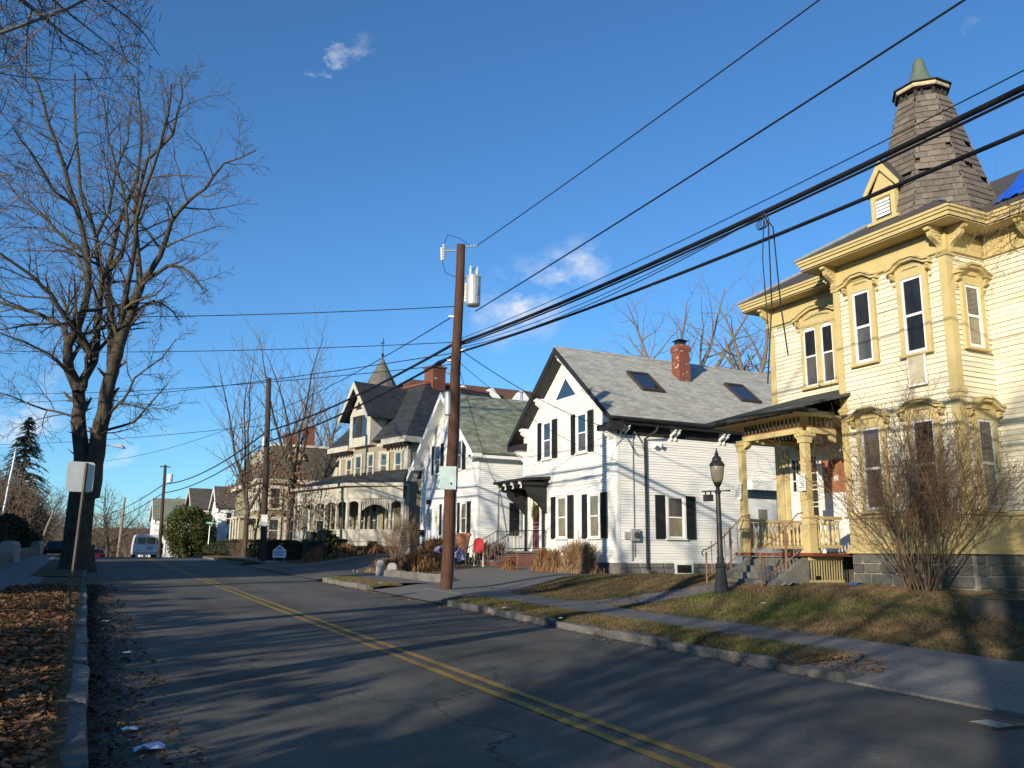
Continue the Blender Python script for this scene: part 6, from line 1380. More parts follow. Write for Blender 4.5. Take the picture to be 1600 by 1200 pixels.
# purple wrapped sheets among the dried plants
rng = random.Random(5)
for k, (x, y, w, h, lab) in enumerate(((14.3, 36.6, .42, .75, 'crumpled purple plastic wrap draped left of the pole among dried plants'), (15.0, 36.9, .32, .7, 'crumpled purple plastic wrap hidden behind the pole'), (15.4, 36.7, .34, .6, 'crumpled purple plastic wrap just right of the pole foot'))):
    z = zg(x, y); mb = MB(); n = 8
    vs = [(x+w*(i/n-.5)*.885+rng.uniform(-.04, .04)+.1*math.sin(j*.9), y-w*(i/n-.5)*.44+rng.uniform(-.08, .08), z+.15+h*j/n+rng.uniform(-.05, .05)+.14*(i/n-.5)*(-1)**k) for j in range(n+1) for i in range(n+1) ]
    mb.add(vs, [(j*(n+1)+i, j*(n+1)+i+1, (j+1)*(n+1)+i+1, (j+1)*(n+1)+i) for j in range(n) for i in range(n) if not (i in (0, n-1) and rng.random() < .4)])
    o = mb.build('plastic_wrap', M['purple'], None, fix=False, loc=(x, y, z)); tag(o, lab, 'wrapping')
# granite posts
GP = stone_mesh(70, 'granite_post', .02, M['granite_pale'], 2)
def gpost(x, y, w, d, h, label, tilt=0.0, arch=False):
    z = zg(x, y); root = bpy.data.objects.new('granite_post', None)
    bmz = bmesh.new(); f_ = Fr((x, y, z), (.885, -.46, 0), (-.46, -.885, 0)); mb = MB(); f_.ext(mb, [(-w/2, -.2), (w/2, -.2), (w/2*.96, h*.8), (w/2*.6, h*.97), (0, h), (-w/2*.6, h*.97), (-w/2*.98, h*.8)], -d/2, d/2)
    o = mb.build('granite_post', M['granite_pale'], None, loc=(x, y, z)); bmz.free(); tag(o, label, 'stone post'); return o
gpost(10.63, 33.45, .33, .22, .62, 'short rounded pale granite post at driveway edge, left of the pair')
gpost(10.95, 32.9, .36, .3, .52, 'short squarish pale granite post at driveway edge, right of the pair')
gpost(-3.42, 50.5, .85, .5, 1.05, 'round topped granite gate post on the left retaining wall')
gpost(-3.42, 78, .8, .5, 1.1, 'farther round topped granite post near the parked car')
# low granite wall on the left
def lowwall(ya, yb, label):
    root = T('stone_wall', label, 'wall', (-3.45, ya, zg(-3.3, ya))); rng = random.Random(int(ya)); y = ya
    while y < yb-.3:
        Lh = min(rng.uniform(1.6, 2.6), yb-y); yc_ = y+Lh/2
        inst(rng.choice(KS), 'wall_stone', root, Matrix.Translation((-3.46, yc_, zg(-3.3, yc_)+.18)) @ Matrix.Diagonal((.34, Lh-.03, .62, 1))); y += Lh
lowwall(-6, 49.8, 'low granite wall edging the left sidewalk, near stretch'); lowwall(51.2, 77, 'low granite wall edging the left sidewalk, far stretch beyond the gate post')
# broken dark block on the lawn, right edge
bx_, by_ = 13.6, 9.5; bz_ = zg(bx_, by_)
o = bpy.data.objects.new('stone_block', stone_mesh(90, 'stone_block', .05, mat('dark_block', (.05,.047,.04), .95, (.085,.078,.06), 7, 7, .7, 12), 3)); col.objects.link(o)
o.matrix_world = Matrix.Translation((bx_+.1, by_-.35, bz_+.1)) @ Matrix.Rotation(.15, 4, 'Z') @ Matrix.Diagonal((.36, 1.5, .42, 1)); tag(o, 'dark weathered stone block lying at the lawn edge by right border', 'stone block')
# grate in the road
gx, gy = 7.33, 5.27; gz_ = zroad(gx, gy)
GR = T('drain_grate', 'iron drain grate set in the road near lower right corner', 'drain', (gx, gy, gz_))
mb = MB(); mb.box(gx-.19, gx+.19, gy-.19, gy-.15, gz_, gz_+.022); mb.box(gx-.19, gx+.19, gy+.15, gy+.19, gz_, gz_+.022); mb.box(gx-.19, gx-.15, gy-.149, gy+.149, gz_, gz_+.022); mb.box(gx+.15, gx+.19, gy-.149, gy+.149, gz_, gz_+.022); mb.build('frame', M['steel_dark'], GR)
mb = MB(); mb.box(gx-.149, gx+.149, gy-.149, gy+.149, gz_, gz_+.014); mb.build('cover', mat('pale_iron', (.34,.31,.25), .7, (.2,.18,.15), 30, 5, .5, 60), GR)
for k in range(5): mb = MB(); mb.box(gx-.12, gx+.12, gy-.11+k*.05, gy-.09+k*.05, gz_+.0141, gz_+.019); mb.build('bar', M['granite_pale'], GR)
# litter scraps
rng = random.Random(21)
for (x, y, s_, lab) in ((-.95, 9.3, .14, 'white crumpled paper scrap lying among leaves left of the kerb'), (.55, 6.95, .15, 'bluish white plastic scrap in the gutter near the bottom'), (.45, 7.7, .09, 'small white scrap in the gutter above the bluish one'), (.62, 12.6, .07, 'tiny white scrap on the gutter leaves midway up'), (.45, 17.2, .1, 'white scrap in the gutter near the sign post'), (8.05, 16.6, .12, 'white crumpled litter against the granite kerb'), (8.0, 14.2, .07, 'tiny white litter on the kerb further right'), (8.6, 27.0, .12, 'white scrap on the kerb island left of the driveway'), (12.9, 14.2, .1, 'white scrap on the grass slope before the bush'), (15.2, 9.9, .16, 'white paper lying on the lawn below the yellow house'), (15.0, 15.5, .35, 'grey torn sheet lying beside the porch steps'), (16.35, 14.9, .3, 'blue plastic scrap lying below the slatted porch skirt')):
    z = (zroad(x, y) if .1 < x < 7.9 else zg(x, y))+.02; n = 4; mb = MB()
    if 7.9 < x < 8.1: z = zr(y)+.14
    vs = [(x+s_*(i/n-.5)*1.4+rng.uniform(-.01, .01), y+s_*(j/n-.5)*(.8+.2*i/n), z+rng.uniform(0, .5)*s_*(.6 if 0 < i < n else .25)) for j in range(n+1) for i in range(n+1)]
    mb.add(vs, [(j*(n+1)+i, j*(n+1)+i+1, (j+1)*(n+1)+i+1, (j+1)*(n+1)+i) for j in range(n) for i in range(n)])
    m_ = M['tarp'] if lab.startswith('blue plastic') else (mat('scrap_blue', (.45,.5,.7), .6) if lab.startswith('bluish') else (M['lead'] if lab.startswith('grey') else M['paper']))
    o = mb.build('litter_scrap', m_, None, fix=False, loc=(x, y, z)); tag(o, lab, 'litter')
# black bins on the porch of the tan house: rubbish barrels
for k, (dx, lab) in enumerate(((0, 'dark rubbish barrel on left before the tan house porch'), (.75, 'dark rubbish barrel on right before the tan house porch'))):
    x, y = 12.45+dx*.8, 53.6-dx*.55; z = zg(x, y)+.95
    r_ = T('barrel', lab, 'barrel', (x, y, z)); mb = MB(); mb.lathe([(.24, 0), (.28, .1), (.30, .7), (.32, .72), (.32, .78)], x, y, 14); mb.v = [(a, b, c_+z) for a, b, c_ in mb.v]; mb.build('body', M['black'], r_)
    mb = MB(); mb.box(x-.35, x+.35, y-.35, y+.35, z-1.1, z-.002); mb.build('stand', M['dark_wood'], r_)

# ================================================================ vehicles
def wheel(root, x, y, z, r=.36, w=.24):
    prof = [(r*.6, -w/2), (r*.96, -w/2), (r, -w*.3), (r, w*.3), (r*.96, w/2), (r*.6, w/2)]; mb = MB(); n = 18; vs = []
    for rr, d in prof:
        for k in range(n): t = 2*math.pi*k/n; vs.append((x+d, y+rr*math.cos(t), z+rr*math.sin(t)))
    mb.add(vs, [(i*n+k, i*n+(k+1) % n, (i+1)*n+(k+1) % n, (i+1)*n+k) for i in range(len(prof)-1) for k in range(n)]+[tuple(range(n)), tuple(range((len(prof)-1)*n, len(prof)*n))])
    wh = mb.build('wheel', M['rubber'], root, smooth=False); vs = []
    mb = MB(); mb.tube([(x-w/2-.01, y, z), (x+w/2+.01, y, z)], r*.58, 12); mb.build('rim', M['galv'], wh)
vx, vy = 4.75, 82.2; vz = zr(82.2)-.02
VN = T('parked_van', 'white panel van parked at the right just beyond the crest of the road', 'van', (vx, vy, vz))
def vsec(y, w, z0, z1, t): return [(vx+sx_*a, y, vz+z) for sx_, lst in ((1, [(w*.93, z0), (w, z0+.25), (w, z0+.75), (w-t*.5, z1-.25), (w-t, z1-.06), (w-t-.12, z1)]), (-1, [(w-t-.12, z1), (w-t, z1-.06), (w-t*.5, z1-.25), (w, z0+.75), (w, z0+.25), (w*.93, z0)])) for a, z in lst]
secs = [vsec(vy, .98, .42, 2.08, .16), vsec(vy+.12, 1.0, .36, 2.12, .15), vsec(vy+3.6, 1.0, .36, 2.12, .15), vsec(vy+4.3, .99, .36, 1.55, .12), vsec(vy+5.3, .95, .4, 1.15, .1)]
mb = MB(); n = len(secs[0]); mb.add([p for s_ in secs for p in s_], [(i*n+k, i*n+(k+1) % n, (i+1)*n+(k+1) % n, (i+1)*n+k) for i in range(len(secs)-1) for k in range(n)]+[tuple(range(n)), tuple(range((len(secs)-1)*n, len(secs)*n))]); mb.build('body', M['van_white'], VN)
vf = Fr((vx, vy, vz), (1, 0, 0), (0, -1, 0))
for a, b_ in ((-.74, -.06), (.06, .74)):
    mb = MB(); vf.ext(mb, [(a, 1.30), (b_, 1.30), (b_ - (.04 if b_ > .5 else 0), 1.86), (a+(.04 if a < -.5 else 0), 1.86)], .0, .015); mb.build('rear_window', M['glass_dark'], VN)
mb = MB(); vf.box(mb, -.008, .008, .6, 2.0, 0, .006); vf.box(mb, -.85, .85, 1.22, 1.235, 0, .006); mb.build('door_seam', M['steel_dark'], VN)
for s_ in (-1, 1):
    mb = MB(); vf.box(mb, s_*.9-.06, s_*.9+.06, 1.0, 1.35, .0, .02) if False else vf.ext(mb, [(s_*.84, 1.35), (s_*.96, 1.35), (s_*.90, 1.8), (s_*.82, 1.8)], 0, .02); mb.build('tail_light', M['tail_red'], VN)
mb = MB(); vf.box(mb, -1.0, 1.0, .38, .62, .0, .14); mb.build('bumper', M['galv'], VN)
mb = MB(); vf.box(mb, .12, .55, .85, 1.05, .0, .02); pl_ = mb.build('licence_plate', M['steel_dark'], VN)
mb = MB(); vf.box(mb, .16, .51, .89, 1.01, .02, .024); mb.build('plate_face', M['galv'], pl_)
mb = MB(); vf.box(mb, -.78, -.5, .72, .77, .0, .012); mb.build('badge', M['steel_dark'], VN)
for x in (-.85, .85):
    for y in (.95, 4.4): wheel(VN, vx+x, vy+y, vz+.36)
def car(label, x, y, z, rot, m, group=None):
    r_ = T('parked_car', label, 'car', (x, y, z), rot, group, local=True)
    prof = [(-2.1, .35), (-2.15, .75), (-2.0, .95), (-1.2, 1.0), (-.75, 1.02), (.9, .98), (1.9, .85), (2.15, .65), (2.1, .35)]
    mb = MB(); mb.hull([(-.86, y_, z_) for y_, z_ in prof], [(.86, y_, z_) for y_, z_ in prof]); mb.build('body', m, r_)
    mb = MB(); mb.hull([(-.78, -1.6, .98), (.78, -1.6, .98), (.78, 1.0, .97), (-.78, 1.0, .97)], [(-.58, -1.0, 1.45), (.58, -1.0, 1.45), (.58, .3, 1.45), (-.58, .3, 1.45)]); mb.build('cabin', M['glass_dark'], r_)
    mb = MB(); mb.hull([(-.6, -1.02, 1.452), (.6, -1.02, 1.452), (.6, .32, 1.452), (-.6, .32, 1.452)], [(-.55, -.9, 1.49), (.55, -.9, 1.49), (.55, .2, 1.49), (-.55, .2, 1.49)]); mb.build('roof', m, r_)
    for s_ in (-1, 1): mb = MB(); mb.box(s_*.68-.14, s_*.68+.14, -2.17, -2.1, .7, .85); mb.build('tail_light', M['tail_red'], r_)
    for a in (-.8, .8):
        for b_ in (-1.35, 1.35): wheel(r_, a, b_, .32, .32, .2)
    return r_
car('dark car parked on the left sidewalk edge beyond the wall', -2.4, 88, zg(-2.4, 88)+.05, 0, M['car_dark'])
car('dark blue car roof just visible over the crest beside the trunk', -.2, 132, zr(132)+.7, .1, M['car_blue']); car('red car roof just visible over the crest left of the van', 1.5, 130, zr(130)+.75, .05, M['car_red'])
car('red car partly hidden, middle of the crest left of the van', .8, 138, zr(138)+.9, .05, M['car_red'])

# ================================================================ vegetation
def vadd(a, b, s=1.0): return (a[0]+b[0]*s, a[1]+b[1]*s, a[2]+b[2]*s)
def vnorm(a): l = math.sqrt(a[0]*a[0]+a[1]*a[1]+a[2]*a[2]) or 1e-9; return (a[0]/l, a[1]/l, a[2]/l)
def perp(d, ang, az):
    ref = (0, 0, 1) if abs(d[2]) < .9 else (1, 0, 0)
    a = vnorm((d[1]*ref[2]-d[2]*ref[1], d[2]*ref[0]-d[0]*ref[2], d[0]*ref[1]-d[1]*ref[0]))
    b = (d[1]*a[2]-d[2]*a[1], d[2]*a[0]-d[0]*a[2], d[0]*a[1]-d[1]*a[0])
    c, s = math.cos(ang), math.sin(ang); ca, sa = math.cos(az)*s, math.sin(az)*s
    return (d[0]*c+a[0]*ca+b[0]*sa, d[1]*c+a[1]*ca+b[1]*sa, d[2]*c+a[2]*ca+b[2]*sa)
class P:
    def __init__(s, **k):
        s.kids = (8, 6, 5); s.wig = .16; s.trop = .05; s.ang = (.5, 1.0); s.ratio = .5; s.seg = (6, 5, 4, 3); s.t0 = .25; s.taper = .8; s.rr = .5; s.keep = None; s.rmin = .004
        s.__dict__.update(k)
def kids_of(out, pts, rad, L, lv, p, rng, n):
    m = len(pts)-1; az = rng.uniform(0, 6.28)
    for j in range(n):
        t = p.t0+(1-p.t0)*(j+rng.random())/n; f = t*m; i = min(m-1, int(f)); u = f-i
        a, b = pts[i], pts[i+1]; q = (a[0]+(b[0]-a[0])*u, a[1]+(b[1]-a[1])*u, a[2]+(b[2]-a[2])*u); r = rad[i]+(rad[i+1]-rad[i])*u
        d = vnorm((b[0]-a[0], b[1]-a[1], b[2]-a[2])); az += 2.4+rng.uniform(-.5, .5)
        grow(out, q, perp(d, rng.uniform(*p.ang), az), L*p.ratio*(1.15-.65*t)*rng.uniform(.7, 1.3), max(p.rmin, min(r*.8, r*p.rr*rng.uniform(.8, 1.2))), lv, p, rng)
def grow(out, q, d, L, r, lv, p, rng):
    n = p.seg[min(lv, len(p.seg)-1)]; pts = [q]; rad = [r]
    for i in range(n):
        d = vnorm((d[0]+rng.uniform(-1, 1)*p.wig, d[1]+rng.uniform(-1, 1)*p.wig, d[2]+rng.uniform(-1, 1)*p.wig+p.trop)); q = vadd(q, d, L/n)
        pts.append(q); rad.append(max(p.rmin*.6, r*(1-p.taper*(i+1)/n)))
    if p.keep and not p.keep(pts[-1]): return
    out.append((pts, rad, lv))
    if lv < len(p.kids): kids_of(out, pts, rad, L, lv+1, p, rng, p.kids[lv])
def tubes(mb, lst, sides=(7, 5, 4, 3)):
    for pts, rad, lv in lst: mb.tube(pts, rad, sides[min(lv, len(sides)-1)], False)
def tree_parts(root, out, cut, bark, twig, off=None):
    a, b = MB(), MB(); tubes(a, [o for o in out if o[2] <= cut], (10, 7, 5, 4)); tubes(b, [o for o in out if o[2] > cut])
    a.build('trunk', bark, root, smooth=True, fix=False)
    if b.v: b.build('crown', twig, root, smooth=True, fix=False)

# the big forked tree by the left kerb: main limbs as they grow, side branches grown off them
LIMBS = [
[(-0.27,41.28,0.28,0.636),(-0.29,41.18,0.81,0.586),(-0.34,40.70,3.06,0.548),(-0.24,40.22,4.98,0.514)],
[(-0.34,40.55,3.73,0.379),(-0.46,40.40,4.98,0.346),(-0.61,40.31,6.00,0.321),(-0.76,40.28,6.81,0.299),(-0.77,40.20,7.48,0.279),(-0.92,40.18,8.22,0.259)],
[(-0.91,39.85,8.16,0.217),(-1.33,39.68,8.94,0.185),(-1.46,39.35,9.88,0.162),(-1.18,38.89,10.50,0.141),(-0.91,38.20,12.16,0.122),(-1.06,37.80,13.40,0.104),(-1.64,37.48,15.28,0.087),(-2.27,37.25,16.88,0.070),(-3.02,37.04,18.58,0.054),(-3.64,36.78,20.28,0.039)],
[(-0.86,39.83,8.11,0.189),(-0.74,39.85,8.62,0.163),(-0.42,39.71,9.38,0.144),(-0.39,39.73,10.09,0.126),(-0.40,39.61,11.48,0.109),(-0.45,39.48,13.02,0.093),(-0.87,39.47,14.84,0.078),(-1.70,39.60,16.95,0.063),(-2.16,39.42,19.63,0.048),(-2.40,39.18,22.07,0.034)],
[(-0.04,40.41,3.73,0.406),(-0.00,40.05,5.06,0.370),(0.05,39.78,5.98,0.344),(0.10,39.55,6.77,0.320),(0.18,39.26,7.70,0.297),(0.26,38.99,8.59,0.276),(0.33,38.76,9.27,0.256)],
[(0.34,38.98,9.32,0.230),(0.46,38.55,9.93,0.201),(0.79,37.88,11.20,0.179),(1.03,37.29,12.33,0.160)],
[(1.05,37.92,12.51,0.122),(1.64,36.92,13.57,0.097),(1.91,36.03,14.86,0.078),(2.34,35.22,15.40,0.062),(2.95,34.36,15.82,0.047),(3.50,33.43,16.66,0.033),(4.54,32.37,16.98,0.020)],
[(1.05,37.92,12.51,0.122),(0.80,37.92,13.90,0.098),(0.51,37.85,15.69,0.081),(0.80,37.40,17.92,0.065),(1.69,36.90,19.08,0.050),(1.91,36.60,20.80,0.036),(1.79,36.65,21.70,0.022)],
[(0.28,39.09,8.92,0.176),(0.15,39.19,10.60,0.146),(-0.21,39.33,12.58,0.124),(-0.25,39.52,13.65,0.103),(-0.05,39.40,15.56,0.084),(0.52,39.06,17.65,0.065),(0.52,38.99,19.78,0.047),(0.12,39.05,22.22,0.029)],
[(0.37,38.93,9.45,0.135),(0.45,38.00,10.91,0.107),(0.60,36.93,12.85,0.087),(0.60,35.94,14.72,0.069),(1.00,34.77,16.54,0.052),(1.29,33.67,18.30,0.037),(1.28,32.89,19.27,0.022)],
[(-0.36,39.29,9.44,0.135),(-0.97,38.84,10.24,0.109),(-1.56,38.45,10.76,0.090),(-2.22,38.01,11.64,0.073),(-2.82,37.63,12.11,0.058),(-3.63,37.36,12.56,0.043),(-4.52,37.13,13.00,0.030)],
[(-1.46,39.74,9.83,0.122),(-1.73,40.34,10.92,0.094),(-2.82,41.43,11.61,0.073),(-4.45,42.79,12.27,0.053),(-5.56,44.00,12.49,0.035)],
[(-0.88,39.78,8.37,0.081),(-1.38,39.36,8.80,0.062),(-2.01,38.99,9.33,0.047),(-2.96,38.80,9.72,0.035),(-3.87,38.62,9.96,0.023)],
[(0.12,39.69,6.58,0.070),(0.31,39.05,7.00,0.055),(0.84,38.21,7.59,0.043),(1.14,37.42,8.40,0.033),(2.03,36.38,9.11,0.024),(2.46,35.56,9.78,0.015)],
[(0.03,39.81,6.26,0.070),(0.35,39.88,6.51,0.053),(1.38,39.57,6.90,0.040),(1.93,39.41,7.71,0.028),(2.54,39.19,8.60,0.017)],
[(1.31,37.73,12.78,0.081),(1.96,36.76,13.16,0.060),(2.48,35.99,12.92,0.044),(2.96,35.32,12.33,0.030),(3.42,34.67,11.68,0.018)],
[(-0.58,39.99,6.78,0.060),(-1.06,40.72,7.12,0.047),(-2.15,41.74,7.46,0.037),(-3.50,42.83,8.08,0.028),(-4.34,43.73,8.44,0.020)],
[(-1.08,38.70,13.68,0.087),(-1.83,39.74,14.47,0.067),(-2.99,40.86,15.83,0.053),(-4.16,42.03,16.95,0.039),(-5.14,43.05,18.40,0.026)],
[(-0.44,38.59,12.76,0.092),(0.20,37.86,13.63,0.072),(0.31,37.30,14.88,0.058),(-0.08,36.93,16.37,0.045),(-0.73,36.64,18.09,0.032),(-1.14,36.23,19.80,0.021)],
[(0.80,38.31,11.31,0.060),(1.63,38.49,12.05,0.042),(2.24,38.97,11.97,0.029),(2.79,39.54,11.60,0.017)],
[(-1.69,38.56,15.67,0.068),(-2.53,37.78,15.91,0.047),(-3.41,36.83,17.00,0.032),(-4.07,35.91,17.51,0.020)],
[(-0.85,38.41,14.48,0.070),(-0.47,38.77,15.84,0.055),(-0.39,39.15,17.80,0.044),(-0.02,39.43,19.54,0.034),(-0.06,39.84,21.62,0.023)],

]
BT = T('street_tree', 'big bare forked tree with two heavy stems by the left kerb', 'tree', (-.25, 41.2, zg(-.25, 41.2)))
out = []; rng = random.Random(12)
pb = P(kids=(7, 7, 5), wig=.24, trop=.02, ang=(.5, 1.15), ratio=.5, seg=(5, 5, 4, 3), t0=.12, rr=.52, rmin=.009)
for i, l in enumerate(LIMBS):
    pts = [q[:3] for q in l]; rad = [q[3]*(1.18 if i > 1 and i != 4 else 1.0) for q in l]
    # densify and roughen
    P2, R2 = [pts[0]], [rad[0]]
    for k in range(len(pts)-1):
        for u in (.5, 1):
            w = .05 if u < 1 else 0
            P2.append(tuple(pts[k][c]+(pts[k+1][c]-pts[k][c])*u+rng.uniform(-w, w) for c in range(3))); R2.append(rad[k]+(rad[k+1]-rad[k])*u)
    out.append((P2, R2, 0))
    L = sum(math.dist(P2[k], P2[k+1]) for k in range(len(P2)-1))
    if i not in (0, 1, 4, 5): kids_of(out, P2, R2, min(L, 7.0)*.85, 1, pb, rng, 12 if L > 6 else 8)
    elif i == 5: kids_of(out, P2, R2, 4, 1, pb, rng, 5)
    else: kids_of(out, P2, R2, 2.4, 2, pb, rng, 5 if i else 0)
flare = MB(); flare.lathe([(.86, zg(-.25, 41.2)-.3), (.75, zg(-.25, 41.2)+.1), (.66, zg(-.25, 41.2)+.45), (.60, zg(-.25, 41.2)+1.0)], -.24, 41.25, 14)
random.seed(4); flare.v = [(x+random.uniform(-.05, .05), y+random.uniform(-.05, .05), z) for x, y, z in flare.v]; flare.build('root_flare', M['bark_dark'], BT, smooth=True)
tree_parts(BT, out, 0, M['bark'], M['twig_dark'])

def bare_tree(name, label, x, y, h, r, seed, par, spread=1.0, forks=3, bark=None, twig=None, lean=(0, 0), clear=.28, group=None, zb=None):
    rng = random.Random(seed); z = zg(x, y) if zb is None else zb
    root = T(name, label, 'tree', (x, y, z), 0, group); out = []
    th = h*clear; n = 6; pts = [(x, y, z-.3)]; rad = [r*1.25]
    for k in range(1, n+1): pts.append((x+lean[0]*k/n+rng.uniform(-.05, .05), y+lean[1]*k/n+rng.uniform(-.05, .05), z+th*k/n)); rad.append(r*(1-.25*k/n))
    out.append((pts, rad, 0)); top = pts[-1]
    for k in range(forks):
        a = 6.28*k/forks+rng.uniform(-.4, .4); s = rng.uniform(.15, .5)*spread
        d = vnorm((math.cos(a)*s+lean[0]*.05, math.sin(a)*s+lean[1]*.05, 1)); L = (h-th)*rng.uniform(.8, 1.0)
        n2 = 8; q = top; pp = [q]; rr = [r*.55]
        for i in range(n2):
            d = vnorm((d[0]+rng.uniform(-.16, .16), d[1]+rng.uniform(-.16, .16), d[2]+rng.uniform(-.08, .1))); q = vadd(q, d, L/n2); pp.append(q); rr.append(r*.55*(1-.9*(i+1)/n2)+.008)
        if par.keep and not par.keep(pp[3]): continue
        out.append((pp, rr, 0)); kids_of(out, pp, rr, L*.75, 1, par, rng, par.first)
    tree_parts(root, out, 0, bark or M['bark'], twig or M['twig']); return root
PT1 = P(kids=(6, 5), first=13, wig=.2, trop=.04, ang=(.5, 1.1), ratio=.55, t0=.12, rmin=.008)
PT1.first = 13
keepL = lambda q: q[0] < -.5+.045*q[1] or q[1] < 1.5
PN = P(kids=(8, 6, 5), wig=.2, trop=.03, ang=(.5, 1.1), ratio=.55, t0=.12, rmin=.004, keep=lambda q: q[0] < .05+.01*q[1]); PN.first = 12
NT = bare_tree('street_tree', 'bare tree beside the left sidewalk whose twigs enter the upper left corner', -2.2, 7.6, 15, .24, 5, PN, 1.0, 4, lean=(-.3, .1), clear=.34)
out = []; rng = random.Random(77)
for (z, h_, dx, dy, L) in ((9.0, 2.0, .9, 1.2, 5.5), (9.5, 1.5, .9, 1.6, 6), (10, 2.2, .8, 1.0, 5.5), (8.5, 1.2, .9, 1.6, 6), (6.6, 1.0, .5, 1.5, 6), (4.6, .5, .6, 1.0, 5.0), (5.2, .8, .75, .9, 5.2), (5.8, .9, .8, .7, 5.0), (6.4, 1.2, .8, .9, 5.5), (7.0, 1.3, .7, .7, 5.2), (7.6, 1.8, .8, .6, 5), (8.0, 2.2, .9, .8, 5), (6.0, 1.5, .35, 1.2, 6), (7.2, 1.6, .4, 1.3, 6)):
    grow(out, (-2.4, 7.7, z), vnorm((dx, dy, h_)), L*.8, .024, 0, P(kids=(13, 9, 6), wig=.3, trop=.02, ang=(.4, 1.0), ratio=.5, seg=(7, 5, 4, 3), t0=.15, rmin=.004, rr=.45), rng)
out = [o for o in out if o[0][-1][0] < .02+.014*o[0][-1][1] or (o[2] == 0)]
mb = MB(); tubes(mb, out, (6, 4, 3, 3)); mb.build('limb', M['twig_pale'], NT, smooth=True, fix=False)
PSH = P(kids=(6, 5), wig=.2, trop=.03, ang=(.5, 1.1), ratio=.55, t0=.12, rmin=.012); PSH.first = 12
PSD = P(kids=(8, 6), wig=.2, trop=.03, ang=(.5, 1.1), ratio=.55, t0=.1, rmin=.017); PSD.first = 16
bare_tree('street_tree', 'unseen bare tree added behind the camera to shade the road and lawn at lower right', -10, -6.3, 15, .28, 6, PSD, 1.3, 5, clear=.3)  # added out of view, crown thickened to throw patchy shade at lower right
bare_tree('street_tree', 'bare tree on the left lawn well behind the camera', -17, -15, 16, .3, 7, PSH, 1.2, 5, clear=.25)
bare_tree('street_tree', 'bare tree on the left lawn outside the picture', -9.5, 9.0, 15, .28, 8, PSH, 1.2, 5, clear=.25)
bare_tree('street_tree', 'bare tree on the left lawn farther up outside the picture', -8.0, 22, 16, .3, 9, PSH, 1.2, 5, clear=.25)
bare_tree('street_tree', 'bare tree beyond the left wall outside the picture', -9.5, 31, 15, .3, 10, PSH, 1.2, 4, clear=.25)
bare_tree('street_tree', 'unseen bare tree added across from the tan house to dapple it with shade', -7.5, 39, 16, .3, 11, PSH, 1.2, 5, clear=.25)  # this and the next tree are added out of view to dapple the tan house
bare_tree('street_tree', 'unseen bare tree added farther up the left lawns to dapple the tan house', -9.5, 50, 16, .3, 12, PSH, 1.2, 5, clear=.25)
for x_, y_, h_, sd_, l_ in ((-9.5, -1.6, 9.5, 13, 'unseen dense bare tree added for road shade, nearest behind the camera'), (-15, -5.5, 7.6, 14, 'unseen dense bare tree added for road shade, deeper in the left lawn'), (-12.5, 3.5, 9.5, 15, 'unseen dense bare tree added for road shade, left of the camera'), (-5.8, -7.5, 8.5, 16, 'unseen bare tree added for road shade, by the left sidewalk')):
    bare_tree('shade_tree', l_, x_, y_, h_, .2, sd_, PSD, 1.5, 6, clear=.2)  # small unseen trees added to lay more crown shade on the road
# behind the white house
PB_ = P(kids=(6, 5), first=9, wig=.24, trop=.05, ang=(.6, 1.2), ratio=.6, t0=.2, rmin=.012); PB_.first = 9
bare_tree('bare_tree', 'pale bare tree rising behind the brick chimney of the white house', 37.6, 49, 20.5, .42, 21, PB_, 1.6, 5, twig=M['twig_pale'], bark=M['twig_pale'], clear=.42)
bare_tree('bare_tree', 'pale bare tree between the white house ridge and the yellow house', 37.5, 41.8, 17.5, .42, 22, PB_, 1.1, 4, twig=M['twig_pale'], bark=M['twig_pale'], clear=.5)
# trees along the right-hand verge and beyond the mansard house
PM_ = P(kids=(6, 5), wig=.14, trop=.09, ang=(.45, .9), ratio=.5, t0=.1, rmin=.012); PM_.first = 14
bare_tree('bare_tree', 'tall slim bare tree just left of the dark utility pole', 11.2, 70, 17, .22, 31, PM_, .75, 4, clear=.2)
bare_tree('bare_tree', 'tall bare tree standing right of the dark utility pole', 14.8, 79-8, 19, .24, 32, PM_, .75, 4, clear=.25)
for k, (x, y, h) in enumerate(((26, 112, 25), (30, 116, 27), (34.5, 113, 25), (22, 120, 22), (39, 119, 27))):
    if k == 0: BG = bare_tree('bare_tree', '', x, y, h, .3, 41, PM_, .9, 4, twig=M['twig_pale'], bark=M['twig_pale'], clear=.3); r_ = BG
    else: r_ = copy_tree(BG); r_.location = (x, y, zg(x, y)); r_.rotation_euler.z = k*1.3; s_ = h/25; r_.scale = (s_, s_, s_)
    r_['label'] = ('pale brown tree in the row behind the mansard house, nearest its chimneys', 'pale brown tree behind the twin brick chimneys', 'pale brown tree between the chimneys and the turret house', 'pale brown tree farther back left of the olive house', 'pale brown tree rising just left of the pointed turret')[k]; r_['group'] = 'bare trees behind the olive house'
